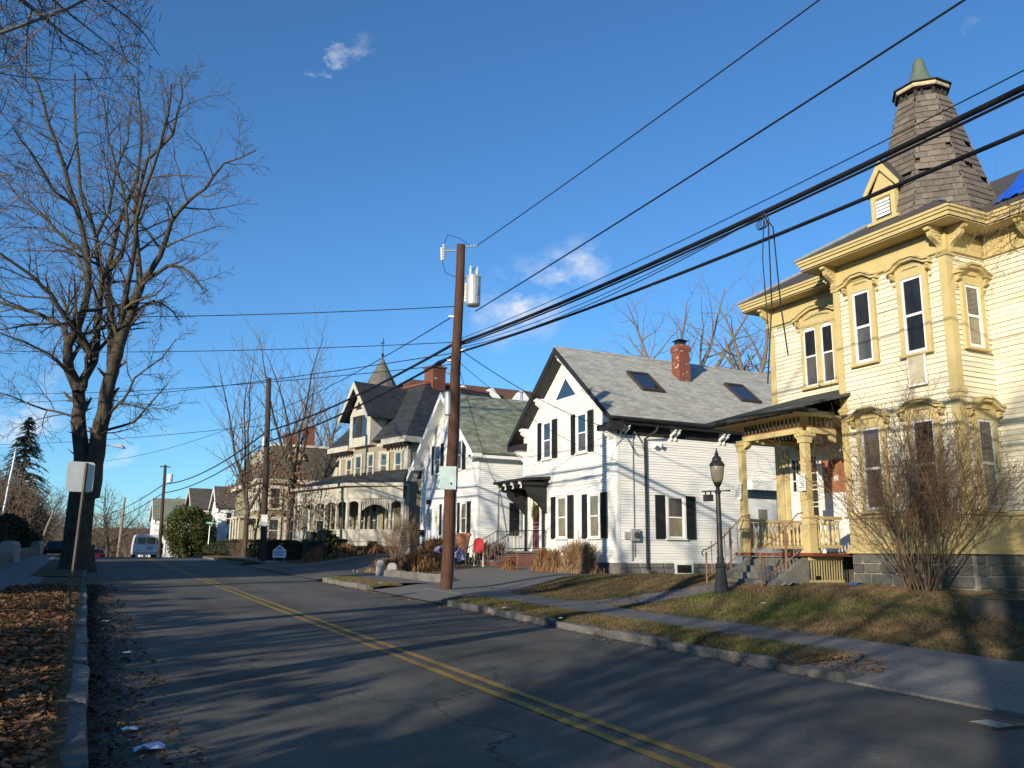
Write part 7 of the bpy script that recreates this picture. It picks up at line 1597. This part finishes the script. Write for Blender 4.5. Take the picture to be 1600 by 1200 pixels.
# young oak with brown leaves kept through winter
def leafy(root, out, n, m, seed, size=.12, lv=2, spread=.15):
    rng = random.Random(seed); mb = MB(); tw = [o for o in out if o[2] >= lv]
    for k in range(n):
        pts, rad, l = rng.choice(tw); q = rng.choice(pts); q = (q[0]+rng.gauss(0, spread), q[1]+rng.gauss(0, spread), q[2]+rng.gauss(0, spread)-.05)
        a = vnorm((rng.gauss(0, 1), rng.gauss(0, 1), rng.gauss(0, 1)-.6)); b = perp(a, 1.57, rng.uniform(0, 6.28)); s = size*rng.uniform(.6, 1.4)
        mb.add([q, vadd(vadd(q, a, s*.5), b, s*.35), vadd(q, a, s), vadd(vadd(q, a, s*.5), b, -s*.35)], [(0, 1, 2, 3)])
    return mb.build('leaves', m, root, kind='stuff', fix=False)
def oak(x, y, h, seed, label, n=900, size=.22):
    rng = random.Random(seed); z = zg(x, y); root = T('oak_tree', label, 'tree', (x, y, z)); out = []; p = P(kids=(6, 4), wig=.2, trop=.0, ang=(.7, 1.3), ratio=.6, t0=.2, rmin=.01)
    pts = [(x+rng.uniform(-.05, .05)*k, y+rng.uniform(-.05, .05)*k, z-.2+h*k/8) for k in range(9)]; rad = [.1*(1-.85*k/8) for k in range(9)]; out.append((pts, rad, 0)); p.t0 = .25
    kids_of(out, pts, rad, h*.75, 1, p, rng, 16); tree_parts(root, out, 0, M['bark_dark'], M['twig']); leafy(root, out, n, M['brown_leaf'], seed, size); return root
oak(10.6, 62, 7.6, 51, 'young oak holding brown leaves, just left of the dark pole', 420, .2); oak(12.4, 60.5, 7.2, 52, 'young oak holding brown leaves, right of the dark pole before olive house', 520, .2); oak(11.4, 72, 7.8, 53, 'young oak with rusty leaves farther up the verge', 300, .2)
# round evergreen with leaf clumps, spruce, hedges
def leaf_blob(mb, cx, cy, cz, rx, ry, rz__, n, size, rng, shell=.55, lump=.28, flat=1.0):
    lumps = [(vnorm((rng.gauss(0, 1), rng.gauss(0, 1), rng.gauss(0, 1))), rng.uniform(.3, .6), rng.uniform(.5, 1.2)) for _ in range(26)]
    for k in range(n):
        d = vnorm((rng.gauss(0, 1), rng.gauss(0, 1), rng.gauss(0, 1))); f = shell+(1-shell)*rng.random()**.6
        b = 0
        for (ld, w, a) in lumps:
            c_ = d[0]*ld[0]+d[1]*ld[1]+d[2]*ld[2]
            if c_ > 1-w*.5: b = max(b, a*(c_-(1-w*.5))/(w*.5))
        f *= 1-lump*.6+lump*b
        q = (cx+d[0]*rx*f, cy+d[1]*ry*f, cz+d[2]*rz__*f)
        a = vnorm((d[0]+rng.gauss(0, .7), d[1]+rng.gauss(0, .7), d[2]*flat+rng.gauss(0, .7)+.3)); c2 = perp(a, 1.57, rng.uniform(0, 6.28)); s = size*rng.uniform(.5, 1.4)
        mb.add([vadd(q, c2, -s*.4), vadd(q, a, s*.6), vadd(q, c2, s*.4), vadd(q, a, -s*.5)], [(0, 1, 2, 3)])
ex, ey = 9.9, 100; ezg = zg(ex, ey); E_ = T('evergreen_shrub', 'large round dark evergreen right of the parked van', 'bush', (ex, ey, ezg)); rng = random.Random(61)
mb = MB(); leaf_blob(mb, ex+.2, ey, ezg+3.0, 2.75, 2.7, 3.2, 17000, .17, rng, .45, .3); leaf_blob(mb, ex+.9, ey-.6, ezg+1.6, 2.1, 2.0, 1.7, 6000, .16, rng, .5, .3); mb.build('crown', M['yew'], E_, fix=False)
mb = MB(); [mb.tube([(ex+a*.2, ey-1.0, ezg-.1), (ex+a, ey-1.6, ezg+1.0), (ex+a*1.5, ey-1.8, ezg+2.4)], [.12, .09, .05], 6) for a in (-.6, .2, .9)]; mb.build('trunk', M['cane'], E_)
def spruce(x, y, h, rad, label, seed, group=None):
    rng = random.Random(seed); z = zg(x, y); root = T('spruce_tree', label, 'tree', (x, y, z), 0, group); a, b = MB(), MB(); a.tube([(x, y, z-.3), (x, y, z+h*.5), (x, y, z+h)], [.25, .15, .02], 7)
    n = int(h*27)
    for k in range(n):
        t = rng.random()**.8; zz = z+h*(.16+.84*t); L = rad*(1-t)**.75*rng.uniform(.65, 1.15)+.12; az = rng.uniform(0, 6.28); d = (math.cos(az), math.sin(az))
        pts = [(x+d[0]*L*u, y+d[1]*L*u, zz+.12*L*math.sin(u*3)-.28*L*u*u) for u in (0, .35, .7, 1)]; a.tube(pts, [.04, .03, .02, .01], 3, False)
        for j in range(int(10+22*L)):
            u = rng.uniform(.15, 1); i = min(2, int(u*3)); q = [pts[i][c]+(pts[i+1][c]-pts[i][c])*(u*3-i) for c in range(3)]
            s = rng.uniform(.16, .34); e2 = rng.uniform(-1.2, 1.2); v = (math.cos(az+e2)*s, math.sin(az+e2)*s, -rng.uniform(.02, .2)); w_ = (-v[1]*.3, v[0]*.3, 0)
            b.add([vadd(q, w_), vadd(q, v), vadd(q, w_, -1)], [(0, 1, 2)])
    a.build('trunk', M['bark_dark'], root, fix=False); b.build('crown', M['spruce'], root, fix=False); return root
spruce(-6.9, 108, 15.4, 4.0, 'tall dark spruce at the far left edge', 71)
spruce(-10.5, 112, 8.5, 3.0, 'smaller dark evergreen low behind the left hedge', 72)
spruce(-7.0, 96, 6.0, 2.6, 'short dark evergreen just behind the hedge before the tall spruce', 73)
def hedge(label, pts, w, h, m, n, size, seed, z=None, amp=1.0):
    rng = random.Random(seed); x0, y0 = pts[0]; root = T('hedge', label, 'hedge', (x0, y0, zg(x0, y0))); mb = MB(); st = MB()
    tot = sum(math.dist(pts[i], pts[i+1]) for i in range(len(pts)-1))
    for i in range(len(pts)-1):
        a, b = pts[i], pts[i+1]; L = math.dist(a, b); u = ((b[0]-a[0])/L, (b[1]-a[1])/L); pz = (-u[1], u[0]); c_ = int(n*L/tot)
        for k in range(c_):
            t = rng.uniform(0, L); s = rng.choice((-1, 1, 0)); top = rng.random() < .4
            hh = h*(1+amp*(.07*math.sin(t*1.7)+.05*math.sin(t*4.1))); off = rng.uniform(-w, w)*.5 if top else (s or 1)*w*.5*rng.uniform(.75, 1.06); zz = hh*rng.uniform(.9, 1.04) if top else hh*rng.uniform(.02, 1)
            q = (a[0]+u[0]*t+pz[0]*off, a[1]+u[1]*t+pz[1]*off, zg(a[0]+u[0]*t, a[1]+u[1]*t)+zz); d = vnorm((rng.gauss(0, 1), rng.gauss(0, 1), rng.gauss(0, 1))); e2 = perp(d, 1.57, rng.uniform(0, 6.28)); s_ = size*rng.uniform(.6, 1.3)
            mb.add([vadd(q, e2, -s_*.4), vadd(q, d, s_*.6), vadd(q, e2, s_*.4), vadd(q, d, -s_*.4)], [(0, 1, 2, 3)])
        p4 = [(a[0]+pz[0]*w*.33, a[1]+pz[1]*w*.33), (b[0]+pz[0]*w*.33, b[1]+pz[1]*w*.33), (b[0]-pz[0]*w*.33, b[1]-pz[1]*w*.33), (a[0]-pz[0]*w*.33, a[1]-pz[1]*w*.33)]
        st.hull([(x, y, zg(x, y)-.1) for x, y in p4], [(x, y, zg(x, y)+h*(.86 if amp < 2 else .55)) for x, y in p4])
    mb.build('foliage', m, root, fix=False); st.build('core', M['dark_wood'], root); return root
hedge('low dark clipped hedge along the verge right of the dark pole', [(10.9, 64), (11.2, 59.5), (12.8, 57.0), (15.3, 55.6)], 1.0, 1.15, M['hedge'], 6500, .13, 81)
hedge('dark hedge farther up the verge before the brown house', [(11.2, 92), (10.8, 82), (10.9, 72)], 1.3, 1.2, M['hedge'], 4500, .2, 82)
hedge('tall dark hedge above the wall at the far left', [(-5.6, 66), (-5.3, 78), (-5.0, 98)], 2.2, 2.0, M['hedge'], 9000, .22, 83)
hedge('unseen uneven hedge added along the left lawns to shade the kerb', [(-7.0, -8), (-7.1, 12), (-7.3, 17.5)], 1.5, 2.05, M['hedge'], 5000, .2, 84, amp=2.2)  # added out of view to shade the left kerb; uneven top leaves sun patches
hedge('low hedge past the left lawn outside the picture', [(-7.3, 19.5), (-7.6, 32)], 1.4, 2.1, M['hedge'], 4000, .2, 85)
rng = random.Random(88); x, y = 13.35, 53.9; r_ = T('evergreen_shrub', 'bright green leafy shrub before the tan house porch', 'bush', (x, y, zg(x, y))); mb = MB(); leaf_blob(mb, x, y, zg(x, y)+.75, .95, .9, 1.05, 1500, .2, rng, .4, .3); mb.build('foliage', M['yew'], r_, fix=False)
mb = MB(); mb.tube([(x, y, zg(x, y)-.1), (x+.05, y, zg(x, y)+1.0)], [.05, .02], 5); mb.build('stem', M['bark_dark'], r_)
# far woods: bare brown trees of several builds
FW = P(kids=(6, 4), wig=.18, trop=.06, ang=(.5, 1.1), ratio=.6, t0=.1, rmin=.035); FW.first = 12
protos = [bare_tree('bare_tree', '', 3.5, 168, 15, .38, 91, FW, 1.3, 4, bark=M['bark_dark'], twig=M['twig'], clear=.25), bare_tree('bare_tree', '', -7, 165, 14, .3, 92, FW, 1.2, 4, bark=M['bark_dark'], twig=M['twig'], clear=.2), bare_tree('bare_tree', '', 1.5, 210, 13, .3, 93, FW, 1.5, 5, bark=M['twig_pale'], twig=M['twig_red'], clear=.2)]
labs = ['dark bare crooked tree beyond the crest between big trunk and van', 'bare brown tree behind the left hedge near the spruce', 'reddish bare tree in the woods beyond the crest']
for o, l in zip(protos, labs): o['label'] = l; o['group'] = 'bare trees beyond the crest'
rng = random.Random(95)
for k in range(46):
    t = rng.random(); az = rng.uniform(-6.5, 3.8) if k < 34 else rng.uniform(-5.5, -1.2); d = rng.uniform(185, 330) if k < 34 else rng.uniform(95, 150); x, y = d*math.sin(R(az)), d*math.cos(R(az))
    if k >= 34 and x > -4.6: x = -4.6-rng.random()*8
    o = copy_tree(protos[k % 3]); s_ = rng.uniform(.6, 1.0)*(1 if k < 34 else .72); o.location = (x, y, zt(x, y)-.2); o.rotation_euler = (0, 0, rng.uniform(0, 6.28)); o.scale = (s_, s_, s_)
    o['label'] = 'bare brown tree in the far woods beyond the crest' if k < 34 else 'bare brown tree or tall shrub behind the left hedge'; o['group'] = 'bare trees of the far woods' if k < 34 else 'bare trees behind the left hedge'
mb = MB(); rng = random.Random(96)
for k in range(26000):
    az = R(rng.uniform(-9, 7)); d = rng.uniform(150, 420); x, y = d*math.sin(az), d*math.cos(az)
    if -1.5 < x < 10 and y < 190: continue
    z = zt(x, y)+rng.random()**1.6*(5.5 if y > 190 else 3.5); s = rng.uniform(.15, .5); a = rng.uniform(0, 6.28); v = (math.cos(a)*s, math.sin(a)*s, rng.uniform(.2, 1.0)*1.3)
    mb.add([(x, y, z), (x+v[0]*.5+.1, y+v[1]*.5, z+v[2]*.5), (x+v[0], y+v[1], z+v[2])], [(0, 1, 2)])
mb.build('far_brush', M['far_brush'], None, kind='stuff', fix=False)
mb = MB()
for k in range(15000):
    x, y = rng.uniform(-18, -4.5), rng.uniform(82, 150); z = zt(x, y)+rng.random()**1.2*6.0; s = rng.uniform(.1, .4); a = rng.uniform(0, 6.28); v = (math.cos(a)*s, math.sin(a)*s, rng.uniform(.2, .9))
    mb.add([(x, y, z), (x+v[0]*.5+.08, y+v[1]*.5, z+v[2]*.5), (x+v[0], y+v[1], z+v[2])], [(0, 1, 2)])
mb.build('undergrowth', M['far_brush'], None, kind='stuff', fix=False)

# ---- big bare shrub before the yellow house
def cane_bush(label, x, y, n, h, spread, seed, m1, m2, kids=(7, 5), r=.012, lean=.9, rmin=.0032, base=.3, name='bare_shrub', wig=.13):
    rng = random.Random(seed); z = zg(x, y); root = T(name, label, 'bush', (x, y, z)); out = []; p = P(kids=kids, wig=wig, trop=.05, ang=(.35, 1.0), ratio=.42, seg=(7, 5, 3), t0=.35, taper=.7, rr=.5, rmin=rmin)
    for k in range(n):
        a = rng.uniform(0, 6.28); q = base*math.sqrt(rng.random()); s = lean*rng.random()**.7*spread
        grow(out, (x+q*math.cos(a), y+q*math.sin(a), z-.05), vnorm((s*math.cos(a+rng.uniform(-.5, .5)), s*math.sin(a+rng.uniform(-.5, .5)), 1)), h*rng.uniform(.55, 1.0), r*rng.uniform(.6, 1.5), 0, p, rng)
    a, b = MB(), MB(); tubes(a, [o for o in out if o[2] == 0], (5, 3, 3)); tubes(b, [o for o in out if o[2] > 0], (3, 3, 3)); a.build('canes', m1, root, fix=False, smooth=True); b.build('twigs', m2, root, fix=False); return root
cane_bush('large bare many-stemmed shrub in front of the yellow house bay', 15.9, 12.75, 46, 4.2, .5, 101, M['cane'], M['twig_red'], (12, 8), .013, rmin=.0042, wig=.3)
cane_bush('pale bare shrub before the tan house, left of second white house', 13.2, 38.6, 45, 2.3, .5, 102, M['cane'], M['dry_grass'], (7, 4), .010, rmin=.006)
cane_bush('small clump of dry stems on the verge near the dark pole', 10.3, 68, 18, 1.6, .7, 103, M['cane'], M['rusty_grass'], (4,), .012, rmin=.007)
# vine twigs over the eave at the right border
out = []; rng = random.Random(104); p = P(kids=(6, 4), wig=.35, trop=-.03, ang=(.5, 1.2), ratio=.5, seg=(9, 6, 4), t0=.1, rmin=.004)
V_ = T('bare_vine', 'bare vine twigs hanging over the eave by the right border', 'vine', (17.6, 10.6, 8.9))
for k in range(5): grow(out, (17.55, 10.0+.25*k, 9.15), vnorm((-.35, .9-.3*k, -.25)), 2.2, .014, 0, p, rng)
mb = MB(); tubes(mb, out, (5, 4, 3)); mb.build('twigs', M['twig'], V_, fix=False)
# ---- dried ornamental grasses and perennials
def clump(label, spots, h, n, m, seed, name='dry_plants', cat='plants', w=.012, droop=.5, kind=None):
    rng = random.Random(seed); x0, y0 = spots[0][:2]; mb = MB()
    for k in range(n):
        x, y, r_ = rng.choice(spots); a = rng.uniform(0, 6.28); q = r_*abs(rng.gauss(0, .55)); fq = min(1.5, q/r_); x += q*math.cos(a); y += q*math.sin(a); z = zg(x, y)-.02; hh = h*rng.uniform(.3, 1.15)*max(.22, 1-.75*fq*fq); b = rng.uniform(0, 6.28); d = rng.uniform(.05, droop)*hh; ww = w*rng.uniform(.6, 1.6)
        px_, py_ = -math.sin(b)*ww, math.cos(b)*ww
        p1_, p2q, p3_q = (x+d*.25*math.cos(b), y+d*.25*math.sin(b), z+hh*.5), (x+d*.65*math.cos(b), y+d*.65*math.sin(b), z+hh*.85), (x+d*math.cos(b), y+d*math.sin(b), z+hh*(.98 if rng.random() < .6 else .8))
        mb.add([(x-px_, y-py_, z), (x+px_, y+py_, z), (p1_[0]+px_, p1_[1]+py_, p1_[2]), (p1_[0]-px_, p1_[1]-py_, p1_[2]), (p2q[0]+px_*1.3, p2q[1]+py_*1.3, p2q[2]), (p2q[0]-px_*1.3, p2q[1]-py_*1.3, p2q[2]), p3_q], [(0, 1, 2, 3), (3, 2, 4, 5), (5, 4, 6)])
    o = mb.build(name, m, None, fix=False, loc=(x0, y0, zg(x0, y0))); tag(o, label, cat, None, kind); return o
clump('rusty brown dried bush at left end before the white house front', [(17.0, 30.7, .55), (16.9, 31.5, .45)], .95, 2800, M['rusty_grass'], 111, 'dry_shrub', 'bush', .007, .6)
clump('pale feathery ornamental grass before the white house corner', [(17.3, 29.7, .6), (17.5, 29.0, .45)], 1.25, 3400, M['dry_grass'], 112, 'ornamental_grass', 'grass clump', .006, .75)
clump('tall thin pale stalks behind the ornamental grass', [(18.2, 30.8, .5)], 1.7, 70, M['dry_grass'], 113, 'dry_stalks', 'plants', .007, .25)
clump('small dark shrub at the foot of the brick steps', [(16.0, 32.8, .3)], .5, 700, M['rusty_grass'], 114, 'dry_shrub', 'bush', .01, .8)
clump('rust brown dead perennials behind the two granite posts', [(12.9, 35.6, 1.1), (13.8, 36.5, .9)], .75, 5200, M['rusty_grass'], 115, droop=.9)
clump('brown dead plants around the brown pole before second white house', [(14.3, 37.6, .9), (15.1, 38.6, .8)], 1.15, 4200, M['rusty_grass'], 116, droop=.6)
clump('brown dead plants right of the terracotta planter by red sign', [(17.2, 37.9, .7), (17.6, 37.2, .5)], 1.0, 2400, M['rusty_grass'], 117, droop=.5)
clump('dead grass heap at the left edge of the dried border', [(11.8, 36.6, .8), (12.5, 37.2, .8)], .6, 2600, M['dry_grass'], 118, droop=1.0)
clump('brown dry stems before the tan house porch', [(14.2, 51.8, 1.1), (12.6, 52.6, .9), (15.6, 50.8, .8)], .8, 2600, M['rusty_grass'], 119, droop=.6, w=.018)
# ---- grass, leaf litter (uncountable)
def blades(name, n, xr, yr, m, seed, h=(.02, .06), w=.006, mask=None, zf=None, kind='stuff', lean=.8):
    rng = np.random.default_rng(seed); x = rng.uniform(*xr, n); y = rng.uniform(*yr, n)
    if mask is not None:
        k = mask(x, y, rng); x, y = x[k], y[k]
    n = len(x); zb = np.array([zg(a, b) for a, b in zip(x, y)]) if zf is None else np.array([zf(a, b) for a, b in zip(x, y)])
    a = rng.uniform(0, 2*np.pi, n); hh = rng.uniform(*h, n); l = rng.uniform(.2, 1.0, n)*hh*lean; ww = w*rng.uniform(.6, 1.5, n); b = rng.uniform(0, 2*np.pi, n)
    v = np.empty((n, 3, 3)); v[:, 0] = np.stack([x-np.cos(a)*ww, y-np.sin(a)*ww, zb], 1); v[:, 1] = np.stack([x+np.cos(a)*ww, y+np.sin(a)*ww, zb], 1); v[:, 2] = np.stack([x+np.cos(b)*l, y+np.sin(b)*l, zb+hh], 1)
    me = bpy.data.meshes.new(name); me.vertices.add(3*n); me.vertices.foreach_set('co', v.ravel()); me.loops.add(3*n); me.loops.foreach_set('vertex_index', np.arange(3*n, dtype=np.int32)); me.polygons.add(n); me.polygons.foreach_set('loop_start', np.arange(0, 3*n, 3, dtype=np.int32))
    me.update(calc_edges=True); me.materials.append(m); o = bpy.data.objects.new(name, me); col.objects.link(o); o['kind'] = kind; return o
blades('grass', 150000, (10.7, 17.2), (4, 25.5), M['blade'], 1, (.025, .075), .009, lambda x, y, r: (x > 10.72+.05*np.sin(y*2.1)) & ~((y > 16.65+.1*(14-x)) & (y < 17.85+.25*(14-x)) & (x < 14.6)) & (x < np.where(y < 12.2, 18.2, 16.9)) & ~((y > np.interp(x, [7.9, 9, 11, 13, 15, 18.2], [19.6, 20.6, 22.2, 24.0, 26.0, 28.9]))))
blades('grass', 14000, (15.0, 25), (22, 28.5), M['blade'], 2, (.03, .08), .01, lambda x, y, r: (y < 28.3) & ~((y > np.interp(x, [7.9, 9, 11, 13, 15, 18.2], [19.6, 20.6, 22.2, 24.0, 26.0, 28.9]))) & ~((x > 15) & (y < 19)))
blades('verge_grass', 30000, (8.06, 9.3), (8.35, 20.3), M['blade'], 3, (.015, .06), .007, zf=zverge)
blades('verge_grass', 16000, (8.06, 9.05), (26.1, 32), M['blade'], 4, (.02, .07), .009, zf=zverge)
blades('verge_grass', 8000, (8.1, 9.3), (50.6, 76), M['blade'], 5, (.03, .08), .014)
blades('verge_grass', 22000, (-1.68, -.06), (3.5, 27), M['blade'], 6, (.015, .06), .006)
def leaves(name, n, xr, yr, m, seed, size=(.035, .075), mask=None, zf=None, lift=.05, curl=.6):
    rng = random.Random(seed); mb = MB(); c_ = 0
    while c_ < n:
        x, y = rng.uniform(*xr), rng.uniform(*yr); c_ += 1
        if mask and not mask(x, y, rng): continue
        z = (zf or zg)(x, y)+.006+rng.random()**2*lift; a = rng.uniform(0, 6.28); s = rng.uniform(*size); t = rng.gauss(0, .45); u = rng.gauss(0, .45); ca, sa = math.cos(a), math.sin(a)
        def q(lx_, ly_, lz_): return (x+(lx_*ca-ly_*sa)*s, y+(lx_*sa+ly_*ca)*s, z+(lz_*curl+lx_*t*.6+ly_*u*.6+.25)*s)
        vs = [q(-1, 0, .25), q(-.35, .5, .3*rng.random()), q(.25, .72, .6*rng.random()), q(1.05, .05, .3*rng.random()), q(.25, -.7, .6*rng.random()), q(-.4, -.48, .3*rng.random()), q(.1, 0, -.15)]
        mb.add(vs, [(0, 6, 1), (1, 6, 2), (2, 6, 3), (3, 6, 4), (4, 6, 5), (5, 6, 0)])
    return mb.build(name, m, None, kind='stuff', fix=False)
def pm(x, y, rng): return rng.random() < .35+.65*max(0, math.sin(x*3.1+1)*math.sin(y*1.3+.5)+.35)
leaves('leaf_litter', 15000, (-1.7, -.1), (4.2, 12), M['litter'], 1, (.018, .048), pm); leaves('leaf_litter', 8000, (-1.7, -.1), (12, 27), M['litter'], 2, (.025, .055), pm)
leaves('gutter_leaves', 11000, (.15, .9), (4, 30), M['gutter_leaf'], 3, (.014, .038), lambda x, y, r: r.random() < math.exp(-(x-.15)*3.4)*1.1, zroad, .03)
leaves('leaf_litter', 700, (8.15, 9.2), (7.4, 9.0), M['litter'], 4, (.012, .035), lambda x, y, r: math.hypot((x-8.55)/.5, (y-8.1)/.6) < 1, zwalk, .03)
leaves('leaf_litter', 900, (7.3, 7.9), (8, 32), M['litter'], 5, (.015, .04), lambda x, y, r: r.random() < (x-7.3)*1.6, zroad, .02)
leaves('leaf_litter', 2600, (10.9, 16.5), (5, 24), M['litter'], 6, (.02, .045), None, None, .04)
leaves('leaf_litter', 700, (8.2, 9.3), (9, 32), M['litter'], 7, (.02, .04), lambda x, y, r: not 20 < y < 26.2, zverge, .03)
